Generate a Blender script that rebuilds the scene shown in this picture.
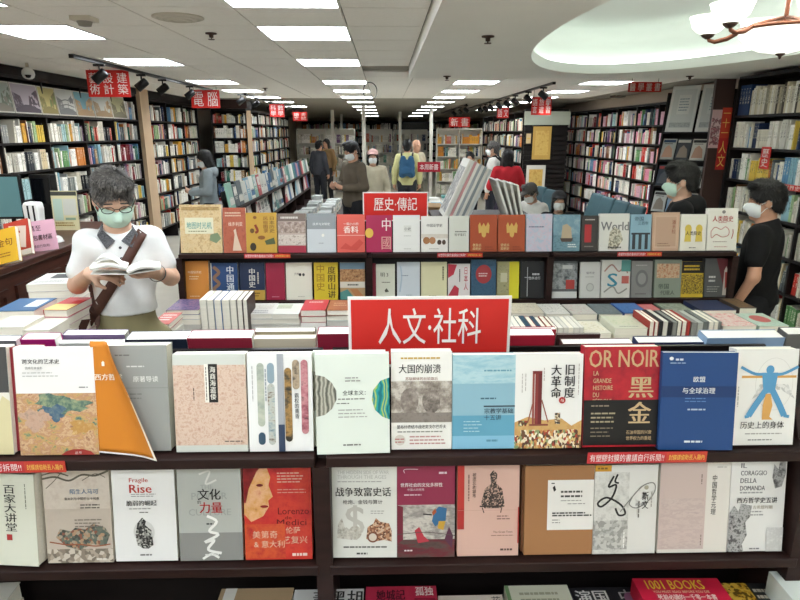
import bpy, math, random
import numpy as np
from mathutils import Matrix, Vector
for _o in list(bpy.data.objects): bpy.data.objects.remove(_o)
SC = bpy.context.scene
COL = SC.collection
R = math.radians
RND = random.Random(7)
# ------------------------------------------------------------------ camera, world, exposure
CAM = Vector((0, 0, 1.85)); PITCH = R(15.55); YAW = R(1.40); F = 600.0
_cd = bpy.data.cameras.new('camera'); _cd.sensor_width = 36; _cd.lens = 27; _cd.clip_start = .02
_cam = bpy.data.objects.new('camera', _cd); COL.objects.link(_cam)
_cam.location = CAM; _cam.rotation_euler = (R(90) - PITCH, 0, -YAW)
SC.camera = _cam
_w = bpy.data.worlds.new('world'); SC.world = _w; _w.use_nodes = True
_bg = _w.node_tree.nodes['Background']; _bg.inputs[0].default_value = (.92, .96, 1, 1); _bg.inputs[1].default_value = .08
SC.view_settings.view_transform = 'Standard'; SC.view_settings.look = 'None'
SC.view_settings.gamma = 1.0; SC.view_settings.use_curve_mapping = False
SC.view_settings.exposure = 0.52
PANEL_POWER = 13.0
SC.cycles.max_bounces = 8; SC.cycles.diffuse_bounces = 7; SC.cycles.glossy_bounces = 2
SC.cycles.transmission_bounces = 4; SC.cycles.caustics_reflective = False; SC.cycles.caustics_refractive = False

FW = Vector((math.sin(YAW) * math.cos(PITCH), math.cos(YAW) * math.cos(PITCH), -math.sin(PITCH)))
RT = Vector((math.cos(YAW), -math.sin(YAW), 0)); UP = RT.cross(FW)
def proj(p):
    q = Vector(p) - CAM; d = q.dot(FW)
    return 400 + F * q.dot(RT) / d, 300 - F * q.dot(UP) / d
def at(x, y, X=None, Y=None, Z=None):
    """point of the place seen at (x, y) that lies on a known plane of the room"""
    d = FW + RT * ((x - 400) / F) + UP * ((300 - y) / F)
    t = (X - CAM.x) / d.x if X is not None else (Y - CAM.y) / d.y if Y is not None else (Z - CAM.z) / d.z
    return CAM + d * t

# ------------------------------------------------------------------ materials
def lin(h):
    h = h.lstrip('#'); c = [int(h[i:i + 2], 16) / 255 for i in (0, 2, 4)]
    return tuple(v / 12.92 if v <= .04045 else ((v + .055) / 1.055) ** 2.4 for v in c) + (1,)
_M = {}
def mat(name, c, rough=.6, metal=0, vary=0.0, scale=8, bump=0.0, emit=0, spec=.35, detail=4, stretch=None, trans=0, alpha=1, emitc=None):
    if name in _M: return _M[name]
    m = bpy.data.materials.new(name); m.use_nodes = True; nt = m.node_tree; b = nt.nodes['Principled BSDF']
    b.inputs['Base Color'].default_value = lin(c) if isinstance(c, str) else c
    b.inputs['Roughness'].default_value = rough; b.inputs['Metallic'].default_value = metal
    b.inputs['Specular IOR Level'].default_value = spec
    if trans: b.inputs['Transmission Weight'].default_value = trans
    if emit:
        b.inputs['Emission Color'].default_value = lin(emitc or c); b.inputs['Emission Strength'].default_value = emit
    if vary or bump:
        tc = nt.nodes.new('ShaderNodeTexCoord'); n = nt.nodes.new('ShaderNodeTexNoise')
        n.inputs['Scale'].default_value = scale; n.inputs['Detail'].default_value = detail
        src = tc.outputs['Object']
        if stretch:
            mp = nt.nodes.new('ShaderNodeMapping'); mp.inputs['Scale'].default_value = stretch
            nt.links.new(src, mp.inputs[0]); src = mp.outputs[0]
        nt.links.new(src, n.inputs['Vector'])
        if vary:
            r = nt.nodes.new('ShaderNodeValToRGB'); base = lin(c) if isinstance(c, str) else c
            r.color_ramp.elements[0].position = .3; r.color_ramp.elements[1].position = .7
            r.color_ramp.elements[0].color = tuple(max(0, v * (1 - vary)) for v in base[:3]) + (1,)
            r.color_ramp.elements[1].color = tuple(min(1, v * (1 + vary)) for v in base[:3]) + (1,)
            nt.links.new(n.outputs[0], r.inputs[0]); nt.links.new(r.outputs[0], b.inputs['Base Color'])
        if bump:
            bp = nt.nodes.new('ShaderNodeBump'); bp.inputs['Strength'].default_value = bump; bp.inputs['Distance'].default_value = .01
            nt.links.new(n.outputs[0], bp.inputs['Height']); nt.links.new(bp.outputs[0], b.inputs['Normal'])
    _M[name] = m
    return m
def ink(h, rough=.45):
    """flat printed colour"""
    return mat('ink_' + h.lstrip('#') + ('' if rough == .45 else '_m'), tuple(v * .87 for v in lin(h)[:3]) + (1,), rough)
_PN = [0]
def pic(kind, scale, cols, detail=6, stretch=(1, 1, 1), hard=False, dist=0.0):
    """printed picture: noise / cells / waves run through a colour ramp"""
    scale *= {'v': 2.6, 'n': 1.7, 'w': 1.0}[kind]; dist *= .3 if kind == 'n' else 1
    key = ('pic', kind, scale, tuple(cols), detail, stretch, hard, dist)
    if key in _M: return _M[key]
    _PN[0] += 1
    m = bpy.data.materials.new('printed_picture_%d' % _PN[0]); m.use_nodes = True; nt = m.node_tree; b = nt.nodes['Principled BSDF']
    b.inputs['Roughness'].default_value = .45; b.inputs['Specular IOR Level'].default_value = .35
    tc = nt.nodes.new('ShaderNodeTexCoord'); mp = nt.nodes.new('ShaderNodeMapping')
    mp.inputs['Scale'].default_value = stretch; mp.inputs['Location'].default_value = (_PN[0] * 1.7, _PN[0] * .9, _PN[0] * 2.3)
    nt.links.new(tc.outputs['Object'], mp.inputs[0])
    if kind == 'v':
        n = nt.nodes.new('ShaderNodeTexVoronoi'); n.inputs['Scale'].default_value = scale
        sep = nt.nodes.new('ShaderNodeSeparateColor'); nt.links.new(n.outputs['Color'], sep.inputs[0]); out = sep.outputs[0]
    elif kind == 'w':
        n = nt.nodes.new('ShaderNodeTexWave'); n.inputs['Scale'].default_value = scale; n.inputs['Distortion'].default_value = dist or 6
        n.inputs['Detail'].default_value = detail; out = n.outputs[1]
    else:
        n = nt.nodes.new('ShaderNodeTexNoise'); n.inputs['Scale'].default_value = scale; n.inputs['Detail'].default_value = detail
        n.inputs['Roughness'].default_value = .68; n.inputs['Distortion'].default_value = dist; out = n.outputs[0]
    nt.links.new(mp.outputs[0], n.inputs['Vector'])
    r = nt.nodes.new('ShaderNodeValToRGB'); cr = r.color_ramp
    if hard: cr.interpolation = 'CONSTANT'
    lo, hi = (.28, .72) if kind == 'n' else (0.0, 1.0)
    k = len(cols)
    for i, c in enumerate(cols):
        pos = lo + (hi - lo) * i / max(1, k - (0 if hard else 1))
        e = cr.elements[i] if i < 2 else cr.elements.new(min(1, pos))
        e.position = min(1, pos); e.color = tuple(v * .9 for v in lin(c)[:3]) + (1,)
    nt.links.new(out, r.inputs[0]); nt.links.new(r.outputs[0], b.inputs['Base Color'])
    _M[key] = m
    return m
def M(x):
    if isinstance(x, str): return ink(x)
    if isinstance(x, tuple): return pic(*x)
    return x
def spine_mat():
    """shared book spine: colour from the book's own 'col' attribute, printed title marks along the spine's own uv"""
    m = bpy.data.materials.new('book_spines'); m.use_nodes = True; nt = m.node_tree; b = nt.nodes['Principled BSDF']
    b.inputs['Roughness'].default_value = .5; b.inputs['Specular IOR Level'].default_value = .3
    a = nt.nodes.new('ShaderNodeAttribute'); a.attribute_name = 'col'
    uv = nt.nodes.new('ShaderNodeUVMap'); uv.uv_map = 'uv'
    s = nt.nodes.new('ShaderNodeSeparateXYZ'); nt.links.new(uv.outputs[0], s.inputs[0])
    def mth(op, x, y=None):
        n = nt.nodes.new('ShaderNodeMath'); n.operation = op
        for i, v in enumerate((x, y)):
            if v is None: continue
            if isinstance(v, (int, float)): n.inputs[i].default_value = v
            else: nt.links.new(v, n.inputs[i])
        return n.outputs[0]
    fu = mth('FRACT', s.outputs[0]); idn = mth('FLOOR', s.outputs[0])
    inu = mth('LESS_THAN', mth('ABSOLUTE', mth('SUBTRACT', fu, .5)), .24)
    v = s.outputs[1]
    inv = mth('MULTIPLY', mth('GREATER_THAN', v, .38), mth('LESS_THAN', v, .88))
    cb = nt.nodes.new('ShaderNodeCombineXYZ')
    nt.links.new(mth('MULTIPLY', idn, 3.7), cb.inputs[0]); nt.links.new(mth('MULTIPLY', v, 22.0), cb.inputs[1]); nt.links.new(mth('MULTIPLY', fu, 3.0), cb.inputs[2])
    n = nt.nodes.new('ShaderNodeTexNoise'); n.inputs['Scale'].default_value = 1.0; n.inputs['Detail'].default_value = 1
    nt.links.new(cb.outputs[0], n.inputs['Vector'])
    mark = mth('MULTIPLY', mth('MULTIPLY', inu, inv), mth('GREATER_THAN', n.outputs[0], .52))
    bw = nt.nodes.new('ShaderNodeRGBToBW'); nt.links.new(a.outputs[0], bw.inputs[0])
    dark = nt.nodes.new('ShaderNodeMix'); dark.data_type = 'RGBA'
    nt.links.new(mth('GREATER_THAN', bw.outputs[0], .28), dark.inputs[0])
    dark.inputs[6].default_value = (.75, .72, .6, 1); dark.inputs[7].default_value = (.05, .05, .07, 1)
    mx = nt.nodes.new('ShaderNodeMix'); mx.data_type = 'RGBA'
    nt.links.new(mth('MULTIPLY', mark, .8), mx.inputs[0]); nt.links.new(a.outputs[0], mx.inputs[6]); nt.links.new(dark.outputs[2], mx.inputs[7])
    nt.links.new(mx.outputs[2], b.inputs['Base Color'])
    return m
SPINE = spine_mat()
WOOD = mat('dark_mahogany', '#281815', .5, spec=.2, vary=.25, scale=6, stretch=(1, 1, 9))
WOODB = mat('black_brown_wood', '#140e0d', .5, vary=.2, scale=6, stretch=(1, 1, 8))
COUNTER = mat('reddish_counter_wood', '#45261d', .35, vary=.3, scale=5, stretch=(1, 1, 10))
PAPER = mat('page_paper', '#ebe6d8', .8, vary=.06, scale=300, stretch=(.02, 1, 1))
PAPERW = mat('white_page_paper', '#f3f1ea', .8, vary=.04, scale=300)
BLACK = mat('black_plastic', '#0d0d0e', .4)
BLACKM = mat('black_metal', '#101010', .35, metal=.3)
WHITEP = mat('white_plastic', '#eeeeea', .35)
STEEL = mat('brushed_steel', '#b9b9b6', .3, metal=1)
COPPER = mat('aged_copper', '#8a5a48', .35, metal=.85)
BRONZE = mat('dark_bronze', '#4a3a33', .4, metal=.7)
REDSIGN = mat('red_sign_board', '#c8261f', .5, vary=.04, scale=4)
TILE = mat('ceiling_tile_mineral', '#f2efe8', .9, vary=.02, scale=30, bump=.05)
PLASTER = mat('painted_plaster', '#edece6', .85, vary=.02, scale=2)
DOMEW = mat('dome_white_plaster', '#eef2ee', .8)

# ------------------------------------------------------------------ mesh helpers
class MB:
    def __init__(s): s.v = []; s.f = []; s.m = []
    def add(s, vs, fs, mi=0):
        o = len(s.v); s.v += [tuple(p) for p in vs]; s.f += [tuple(o + i for i in f) for f in fs]; s.m += [mi] * len(fs); return s
    def box(s, x0, y0, z0, x1, y1, z1, mi=0, mtx=None):
        vs = [Vector((x, y, z)) for z in (z0, z1) for y in (y0, y1) for x in (x0, x1)]
        if mtx is not None: vs = [mtx @ v for v in vs]
        return s.add(vs, [(0, 2, 3, 1), (4, 5, 7, 6), (0, 1, 5, 4), (2, 6, 7, 3), (0, 4, 6, 2), (1, 3, 7, 5)], mi)
    def prism(s, pts, y0, y1, mi=0):
        """polygon in xz extruded along y"""
        n = len(pts); vs = [(x, y0, z) for x, z in pts] + [(x, y1, z) for x, z in pts]
        return s.add(vs, [tuple(range(n)), tuple(range(2 * n - 1, n - 1, -1))] + [(i, n + i, n + (i + 1) % n, (i + 1) % n) for i in range(n)], mi)
    def lathe(s, prof, c=(0, 0, 0), n=20, mi=0, mtx=None, sx=1, sy=1):
        vs = []
        for r, z in prof:
            for i in range(n):
                a = 2 * math.pi * i / n; vs.append(Vector((c[0] + r * sx * math.cos(a), c[1] + r * sy * math.sin(a), c[2] + z)))
        if mtx is not None: vs = [mtx @ v for v in vs]
        fs = [(k * n + i, k * n + (i + 1) % n, (k + 1) * n + (i + 1) % n, (k + 1) * n + i) for k in range(len(prof) - 1) for i in range(n)]
        return s.add(vs, fs, mi)
    def tube(s, pts, r, n=8, mi=0, cap=True):
        pts = [Vector(p) for p in pts]; rs = r if isinstance(r, (list, tuple)) else [r] * len(pts); vs = []; up0 = None
        for i, p in enumerate(pts):
            t = (pts[min(i + 1, len(pts) - 1)] - pts[max(i - 1, 0)]).normalized()
            a = t.orthogonal().normalized() if up0 is None else (up0 - t * up0.dot(t)).normalized()
            up0 = a; b = t.cross(a)
            for k in range(n):
                g = 2 * math.pi * k / n; vs.append(p + (a * math.cos(g) + b * math.sin(g)) * rs[i])
        fs = [(i * n + k, i * n + (k + 1) % n, (i + 1) * n + (k + 1) % n, (i + 1) * n + k) for i in range(len(pts) - 1) for k in range(n)]
        if cap: fs += [tuple(range(n - 1, -1, -1)), tuple((len(pts) - 1) * n + k for k in range(n))]
        return s.add(vs, fs, mi)
    def grid(s, fn, nu, nv, mi=0):
        vs = [fn(i / nu, j / nv) for j in range(nv + 1) for i in range(nu + 1)]
        return s.add(vs, [(j * (nu + 1) + i, j * (nu + 1) + i + 1, (j + 1) * (nu + 1) + i + 1, (j + 1) * (nu + 1) + i) for j in range(nv) for i in range(nu)], mi)
    def mesh(s, name, mats, smooth=False):
        me = bpy.data.meshes.new(name); me.from_pydata(s.v, [], s.f)
        for m in (mats if isinstance(mats, (list, tuple)) else [mats]): me.materials.append(m)
        if any(s.m): me.polygons.foreach_set('material_index', s.m)
        if smooth: me.polygons.foreach_set('use_smooth', [True] * len(s.f))
        me.update(); return me
    def build(s, name, mats, parent=None, smooth=False, loc=None, rot=None):
        return link(name, s.mesh(name, mats, smooth), parent, loc, rot)
def link(name, me, parent=None, loc=None, rot=None):
    o = bpy.data.objects.new(name, me); COL.objects.link(o)
    if parent is not None: o.parent = parent
    if loc is not None: o.location = loc
    if rot is not None: o.rotation_euler = rot
    return o
def smooth_by_angle(o, deg=40):
    me = o.data; me.polygons.foreach_set('use_smooth', [True] * len(me.polygons))
    me.set_sharp_from_angle(angle=R(deg)); return o
def bevel(o, w=.003, seg=2):
    md = o.modifiers.new('bevel', 'BEVEL'); md.width = w; md.segments = seg; md.limit_method = 'ANGLE'; return o
def tag(o, label, cat, group=None):
    o['label'] = label; o['category'] = cat
    if group: o['group'] = group
    return o
def thing(name, label, cat, loc=(0, 0, 0), rot=(0, 0, 0), group=None):
    o = bpy.data.objects.new(name, None); COL.objects.link(o); o.empty_display_size = .05
    o.location = loc; o.rotation_euler = rot
    return tag(o, label, cat, group)
def struct(o): o['kind'] = 'structure'; return o
def stuff(o): o['kind'] = 'stuff'; return o
_FT = {}
def text_mesh(s, size=1.0, bold=0.0, align='CENTER', line=1.0):
    key = (s, bold, align, line)
    if key not in _FT:
        c = bpy.data.curves.new('lettering', 'FONT'); c.body = s; c.align_x = align; c.align_y = 'CENTER'; c.resolution_u = 2
        c.offset = bold; c.space_line = line
        o = bpy.data.objects.new('lettering', c); COL.objects.link(o)
        me = bpy.data.meshes.new_from_object(o.evaluated_get(bpy.context.evaluated_depsgraph_get()))
        a = np.empty(len(me.vertices) * 3); me.vertices.foreach_get('co', a)
        _FT[key] = (a.reshape(-1, 3), [tuple(p.vertices) for p in me.polygons])
        bpy.data.objects.remove(o); bpy.data.curves.remove(c); bpy.data.meshes.remove(me)
    return _FT[key]
def lettering(s, size, m, parent, x=0, z=0, y=0, bold=.004, xs=1.0, align='CENTER', vertical=False, name='title', fit=None):
    """flat printed characters standing in the parent's xz plane, read from -y"""
    if vertical: s = '\n'.join(s)
    v, f = text_mesh(s, 1, 0.0, align, 1.0)
    if not len(v): return None
    v = v.copy()
    w = v[:, 0].max() - v[:, 0].min(); h = v[:, 1].max() - v[:, 1].min()
    if fit: sx, sz = fit[0] / w, fit[1] / h
    else: sx, sz = size * xs, size
    if fit or vertical or align == 'CENTER':
        v[:, 0] -= (v[:, 0].max() + v[:, 0].min()) / 2; v[:, 1] -= (v[:, 1].max() + v[:, 1].min()) / 2
    if bold > .003:     # heavier weight: the strokes printed again a hair to each side
        n0 = len(v); dv = np.array([min(bold * .9, .03), 0, 0]); v = np.concatenate([v - dv, v + dv]); v[:n0, 2] = 0; v[n0:, 2] = -.00012; f = f + [tuple(i + n0 for i in q) for q in f]
    me = bpy.data.meshes.new(name)
    me.from_pydata([(a * sx + x, y + e, b * sz + z) for a, b, e in v.tolist()], [], f); me.materials.append(M(m)); me.update()
    return link(name, me, parent)
# ------------------------------------------------------------------ room shell
ZC = 2.52; ZS = 2.42; XL = -4.22; XR = 4.85; YB = 30.0; YF = -3.2; SX = .26; SY = 6.84
FLOOR = mat('floor_tile', '#dad6ca', .3, vary=.06, scale=3)
struct(MB().box(XL, YF, -.1, XR, YB, 0).build('floor', FLOOR))
WALLP = mat('cream_wall_paint', '#c9bfae', .85, vary=.03, scale=2)
struct(MB().box(XL - .1, YF, 0, XL, YB, ZC).build('wall_left', WALLP))
struct(MB().box(XR, YF, 0, XR + .1, YB, ZC).build('wall_right', WALLP))
struct(MB().box(XL, YB, 0, XR, YB + .1, ZC).build('wall_back', WALLP))
struct(MB().box(XL, YF - .1, 0, XR, YF, ZC).build('wall_front', WALLP))
mb = MB(); mb.box(XL, YF, ZC + .014, SX, SY, ZC + .1); mb.box(XL, SY, ZC + .014, XR, 12.65, ZC + .1); mb.box(XL, 12.65, ZC, XR, YB, ZC + .1)
ceil = struct(mb.build('ceiling', mat('ceiling_grid', '#8d887d', .8, vary=.02, scale=20)))
# light panels on the 0.6 m grid
GX = [-.24 - .6 * k for k in range(-6, 7)]
COLS = (-2.64, -.84, .96, 2.76)
PROW = (-2.15, -.95, .65, 1.85, 3.05, 4.25, 6.05, 8.45, 10.25, 12.05, 13.85, 16.25, 18.65, 21.65, 25.25)
PANELM = mat('light_panel_diffuser', '#ffffff', .5, emit=PANEL_POWER, emitc='#f1f9ff')
FRAMEM = mat('white_panel_frame', '#d9d8d2', .5)
panels = set(); pm = MB().box(-.288, -.288, 0, .288, .288, .008).mesh('diffuser', PANELM)
fm = MB(); 
for a, b in ((-.3, -.288), (.288, .3)): fm.box(-.3, a, -.004, .3, b, .012); fm.box(a, -.288, -.004, b, .288, .012)
fm = fm.mesh('frame', FRAMEM)
for x in COLS:
    for y in PROW:
        if x > SX and .0 < y < SY + .3: continue  # dropped-ceiling panels behind the camera: unseen, added to light the near book covers
        if (x > 2 and not (8 < y < 20 or y < 0)): continue
        if y > 9 and x < -2 and y > 16.5: continue
        panels.add((round(x, 2), round(y, 2)))
        t = thing('ceiling_light', 'square ceiling light panel of the row over ' + {-2.64: 'the left wall bookcase', -.84: 'the left aisle table', .96: 'the middle aisle', 2.76: 'the reading seats'}[x], 'light', (x + .3, y + .3, ZC if x < SX or y > SY else ZS - .016), group='light panels over ' + {-2.64: 'the wall bookcase', -.84: 'the aisle table', .96: 'the middle aisle', 2.76: 'the seats'}[x])
        link('frame', fm, t, (0, 0, 0)); link('diffuser', pm, t, (0, 0, 0))
# ceiling tiles
tm = MB().box(-.2945, -.2945, 0, .2945, .2945, .014).mesh('ceiling_tile', TILE)
tm2 = MB().box(-.2945, -.2945, 0, .19, .2945, .014).mesh('ceiling_tile', TILE)
pan = [(a, b) for a, b in panels]
for k in range(17):
    for x0 in GX:
        y0 = 2.45 + .6 * k
        if x0 < XL - .01 or x0 + .6 > XR: continue
        if any(abs(a - x0) < .1 and abs(b - y0) < .1 for a, b in pan): continue
        if y0 < SY and x0 > SX: continue
        if y0 + .3 < SY and x0 + .6 > SX: me_ = tm2
        else: me_ = tm
        if y0 < SY < y0 + .6 and x0 + .6 > SX: continue
        link('ceiling_tile', me_, ceil, (x0 + .3, y0 + .3, ZC))
# dropped plaster ceiling with an oval recess
DC = (2.1, 3.55); DA, DB = 1.12, 2.75; N = 72
def ell_pt(i, g=0.0): a = 2 * math.pi * i / N; return DC[0] + (DA + g) * math.cos(a), DC[1] + (DB + g) * math.sin(a)
def rect_pt(i):
    a = 2 * math.pi * i / N; c, s = math.cos(a), math.sin(a); t = 1e9
    if c > 1e-6: t = min(t, (XR - DC[0]) / c)
    if c < -1e-6: t = min(t, (SX - DC[0]) / c)
    if s > 1e-6: t = min(t, (SY - DC[1]) / s)
    if s < -1e-6: t = min(t, (YF - DC[1]) / s)
    return DC[0] + c * t, DC[1] + s * t
mb = MB(); vs = []
angs = [2 * math.pi * i / N for i in range(N)]
for z in (ZS,):
    for i in range(N): x, y = rect_pt(i); vs.append((x, y, z))
    for i in range(N): x, y = ell_pt(i); vs.append((x, y, z))
mb.add(vs, [(i, (i + 1) % N, N + (i + 1) % N, N + i) for i in range(N)])
# corners of the rectangle left by the rays
for cx, cy in ((SX, SY), (XR, SY), (XR, YF), (SX, YF)):
    a = math.atan2(cy - DC[1], cx - DC[0]) % (2 * math.pi); i = int(a / (2 * math.pi) * N); p, q = rect_pt(i), rect_pt((i + 1) % N)
    mb.add([(p[0], p[1], ZS), (cx, cy, ZS), (q[0], q[1], ZS)], [(0, 1, 2)])
mb.add([(SX, YF, ZS), (SX, SY, ZS), (SX, SY, ZC + .02), (SX, YF, ZC + .02)], [(0, 1, 2, 3)])
mb.add([(SX, SY, ZS), (XR, SY, ZS), (XR, SY, ZC + .02), (SX, SY, ZC + .02)], [(0, 1, 2, 3)])
soff = mb.build('ceiling', PLASTER); soff.name = 'ceiling_soffit'; struct(soff)
prof = [(0, ZS), (0, ZS + .085), (.17, ZS + .09), (.17, ZS + .26)]
for k in range(1, 9): g = .17 - .20 * (1 - math.cos(k * math.pi / 16)); prof.append((g, ZS + .26 + .16 * math.sin(k * math.pi / 16)))
mb = MB(); vs = []
for g, z in prof:
    for i in range(N): x, y = ell_pt(i, g); vs.append((x, y, z))
fs = [(k * N + i, k * N + (i + 1) % N, (k + 1) * N + (i + 1) % N, (k + 1) * N + i) for k in range(len(prof) - 1) for i in range(N)]
L = (len(prof) - 1) * N; fs.append(tuple(L + i for i in range(N)))
mb.add(vs, fs); o = mb.build('ceiling_dome', DOMEW); struct(o); smooth_by_angle(o, 50)
cove = MB().tube([ell_pt(i, .09) + (ZS + .10,) for i in range(N + 1)], .012, 6, cap=False).build('cove_light', mat('cove_tube', '#ffffff', .5, emit=2.6, emitc='#f2fff6'))
tag(cove, 'hidden light strip running round the ledge of the oval ceiling recess', 'light')

# ------------------------------------------------------------------ bookcases
PAL = ['#e9e6dc'] * 9 + ['#f2f0ea'] * 8 + ['#d9d4c4'] * 5 + ['#c9c7c0'] * 3 + ['#b8b4a8'] * 2 + ['#8d918f', '#5f666a', '#3a3f45', '#22252b', '#17181c', '#1f2f52', '#2f5588', '#5f8fb5',
       '#8fb7c6', '#a9c9cc', '#2f6b5c', '#5f8f5a', '#9db88a', '#a32a2a', '#c23b33', '#d06a5a', '#7a1f2b', '#d9a441', '#e0c35a', '#c97f3d', '#7b5236', '#9a7b5a', '#6b4a73', '#cfa3b0', '#d8c7a0']
CNAME = {'#e9e6dc': 'off-white', '#f2f0ea': 'white', '#d9d4c4': 'cream', '#c9c7c0': 'pale grey', '#b8b4a8': 'stone grey'}
def fill(width, hmax, rng, pal=PAL, lo=.012, hi=.036, dense=.96, hlo=.62):
    x = .006; out = []
    while x < width - .02:
        if rng.random() > dense: x += rng.uniform(.02, .09); continue
        run = rng.choice((1, 1, 1, 2, 3, 5)); c = rng.choice(pal); w = rng.uniform(lo, hi); h = hmax * rng.uniform(hlo, .95); d = rng.uniform(.14, .2)
        til = rng.uniform(-.12, .16) if rng.random() < .12 else 0
        for _ in range(run):
            if x + w > width - .006: break
            if til: x += abs(math.sin(til)) * h * .5
            if x + w + abs(math.sin(til)) * h > width - .006 and til: break
            out.append((x, w, h, d, til, c)); x += w + .0012
            if til and rng.random() < .7: break
        if til: x += abs(math.sin(til)) * h * .6
    return out
def book_boxes(rows, name, parent=None, loc=(0, 0, 0), rot=(0, 0, 0)):
    """rows: list of (x, y, z, w, h, d, tilt, colour); one mesh, front faces carry the spine print"""
    v = []; f = []; c = []; uv = []
    for k, (x, y, z, w, h, d, til, col) in enumerate(rows):
        o = len(v); st, ct = math.sin(til), math.cos(til); off = max(0, -st * h) if til < 0 else 0
        for yy in (y, y + d):
            for dx, dz in ((0, 0), (w, 0), (w, h), (0, h)):
                v.append((x + off + dx * ct + dz * st, yy, z + dz * ct - dx * st + (w * st if til > 0 else 0)))
        lc = lin(col); pg = lin('#e6e0d0')
        for q, cc, front in (((0, 1, 2, 3), lc, 1), ((3, 2, 6, 7), pg, 0), ((0, 3, 7, 4), lc, 0), ((1, 5, 6, 2), lc, 0), ((4, 7, 6, 5), pg, 0), ((0, 4, 5, 1), pg, 0)):
            f.append(tuple(o + i for i in q)); c += [cc] * 4
            uv += [(k + .001, 0), (k + .999, 0), (k + .999, 1), (k + .001, 1)] if front else [(0, -1)] * 4
    me = bpy.data.meshes.new(name); me.from_pydata(v, [], f); me.materials.append(SPINE)
    a = me.color_attributes.new('col', 'FLOAT_COLOR', 'CORNER'); a.data.foreach_set('color', np.array(c, 'f').ravel())
    u = me.uv_layers.new(name='uv'); u.data.foreach_set('uv', np.array(uv, 'f').ravel()); me.update()
    return link(name, me, parent, loc, rot)
def rz_of(rot): return Matrix.Rotation(rot, 4, 'Z')
def bookcase(label, loc, rot, length, shelves, top, bay=.9, depth=.28, wood=WOODB, seed=1, books=True, skip=(), cat='bookcase', group=None, pal=PAL, hmul=1.0, dense=.96, slabel=None, back=None):
    """local x along the case, front at y=0, back at +depth"""
    t = thing('bookcase', label, cat, loc, (0, 0, rot), group)
    nb = max(1, round(length / bay)); bw = length / nb; rng = random.Random(seed)
    for i in range(nb + 1):
        x = i * bw; MB().box(x - .011, -.005, 0, x + .011, depth, top).build('side_panel', wood, t)
    for z in shelves: MB().box(0, -.003, z - .024, length, depth - .012, z).build('shelf_board', wood, t)
    MB().box(0, -.005, top, length, depth, top + .03).build('top_board', wood, t)
    MB().box(0, depth - .012, 0, length, depth, top).build('back_panel', back or wood, t)
    rows = []
    zs = list(shelves) + [top]
    for r in range(len(shelves)):
        hgt = (zs[r + 1] - zs[r] - .03) * hmul
        if r in skip: continue
        for i in range(nb):
            for (x, w, h, d, til, c) in fill(bw - .03, min(hgt, .30), rng, pal, dense=dense): rows.append((i * bw + .014 + x, .012 + rng.uniform(0, .03), zs[r], w, h, d, til, c))
    if books and rows:
        o = book_boxes(rows, 'shelved_books', None, loc, (0, 0, rot)); stuff(o)
        o['label'] = slabel or ('rows of shelved books in the ' + label)[:110]; o['category'] = 'books'
    return t, rows
SH = [.10, .40, .70, .85 + .0, 1.15, 1.45, 1.75, 2.05]
SH = [.25, .55, .85, 1.15, 1.45, 1.75, 2.05]
LX = -3.88
bookcase('tall black-brown wall bookcase under the row of old street photographs', (LX, 4.6, 0), R(90), 5.35, SH, 2.40, bay=.89, seed=11, skip=(6,), depth=.32,
         slabel='rows of mixed spines packed into the bookcase under the street photographs')
# last bay of the top shelf carries books instead of photographs
rows = []
rng = random.Random(5)
for (x, w, h, d, til, c) in fill(1.0, .28, rng): rows.append((4.32 + x, .02, 2.05, w, h, d, til, c))
o = stuff(book_boxes(rows, 'shelved_books', None, (LX, 4.6, 0), (0, 0, R(90)))); o['label'] = 'books on the top shelf between the street photographs and the tan pillar'; o['category'] = 'books'
struct(MB().box(XL, 4.2, 2.43, LX + .02, 9.95, ZC).build('trim_1', WOODB))
struct(MB().box(LX, 4.6, 2.02, LX + .035, 8.9, 2.05).build('trim_6', WOODB))
struct(MB().box(XL, 9.97, 0, LX + .06, 10.32, ZC).build('pillar', mat('tan_pillar_laminate', '#c3a88a', .6, vary=.08, scale=3, stretch=(1, 1, .2)))).name = 'trim_2'
bookcase('black-brown wall bookcase just beyond the tan pillar', (LX, 10.34, 0), R(90), 2.75, SH, 2.36, bay=.92, seed=12, depth=.32, slabel='books filling the bookcase beyond the tan pillar')
struct(MB().box(XL, 10.33, 2.40, LX, 13.1, ZC).build('trim_3', WOODB))
bookcase('narrow dark bookcase facing the counter at the end of the left wall', (-3.62, 13.2, 0), 0, .72, SH, 2.30, bay=.72, seed=13, slabel='books in the narrow dark end bookcase')
struct(MB().box(-3.9, 13.15, 2.34, -2.86, 13.6, ZC).build('trim_4', mat('brown_beam', '#3a2420', .5)))
bookcase('long bookcase with pale wooden uprights behind the narrow dark one', (-2.9, 13.55, 0), R(90), 5.4, SH, 2.30, bay=.9, seed=14, slabel='books in the long bookcase behind the narrow dark one')
MB_p = tag(MB().box(-2.885, 13.16, 0, -2.8, 13.21, 2.3).build('shelf_end_panel', mat('tan_pillar_laminate', '#c3a88a')), 'tan end panel between the two dark bookcases', 'panel')
# near right bookcase, its books are built one by one further down
NRX = 3.55
NSH = [.16, .47, .78, 1.09, 1.40, 1.71, 2.02]
near_right, near_rows = bookcase('tall black bookcase under the dropped plaster ceiling beside the shopper in the black t-shirt', (NRX, 6.28, 0), R(-90), 3.6, NSH, 2.36, bay=1.2, seed=21, books=False, depth=.3, hmul=.98,
                      pal=['#e9e6dc'] * 8 + ['#d9d4c4'] * 5 + PAL)
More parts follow.
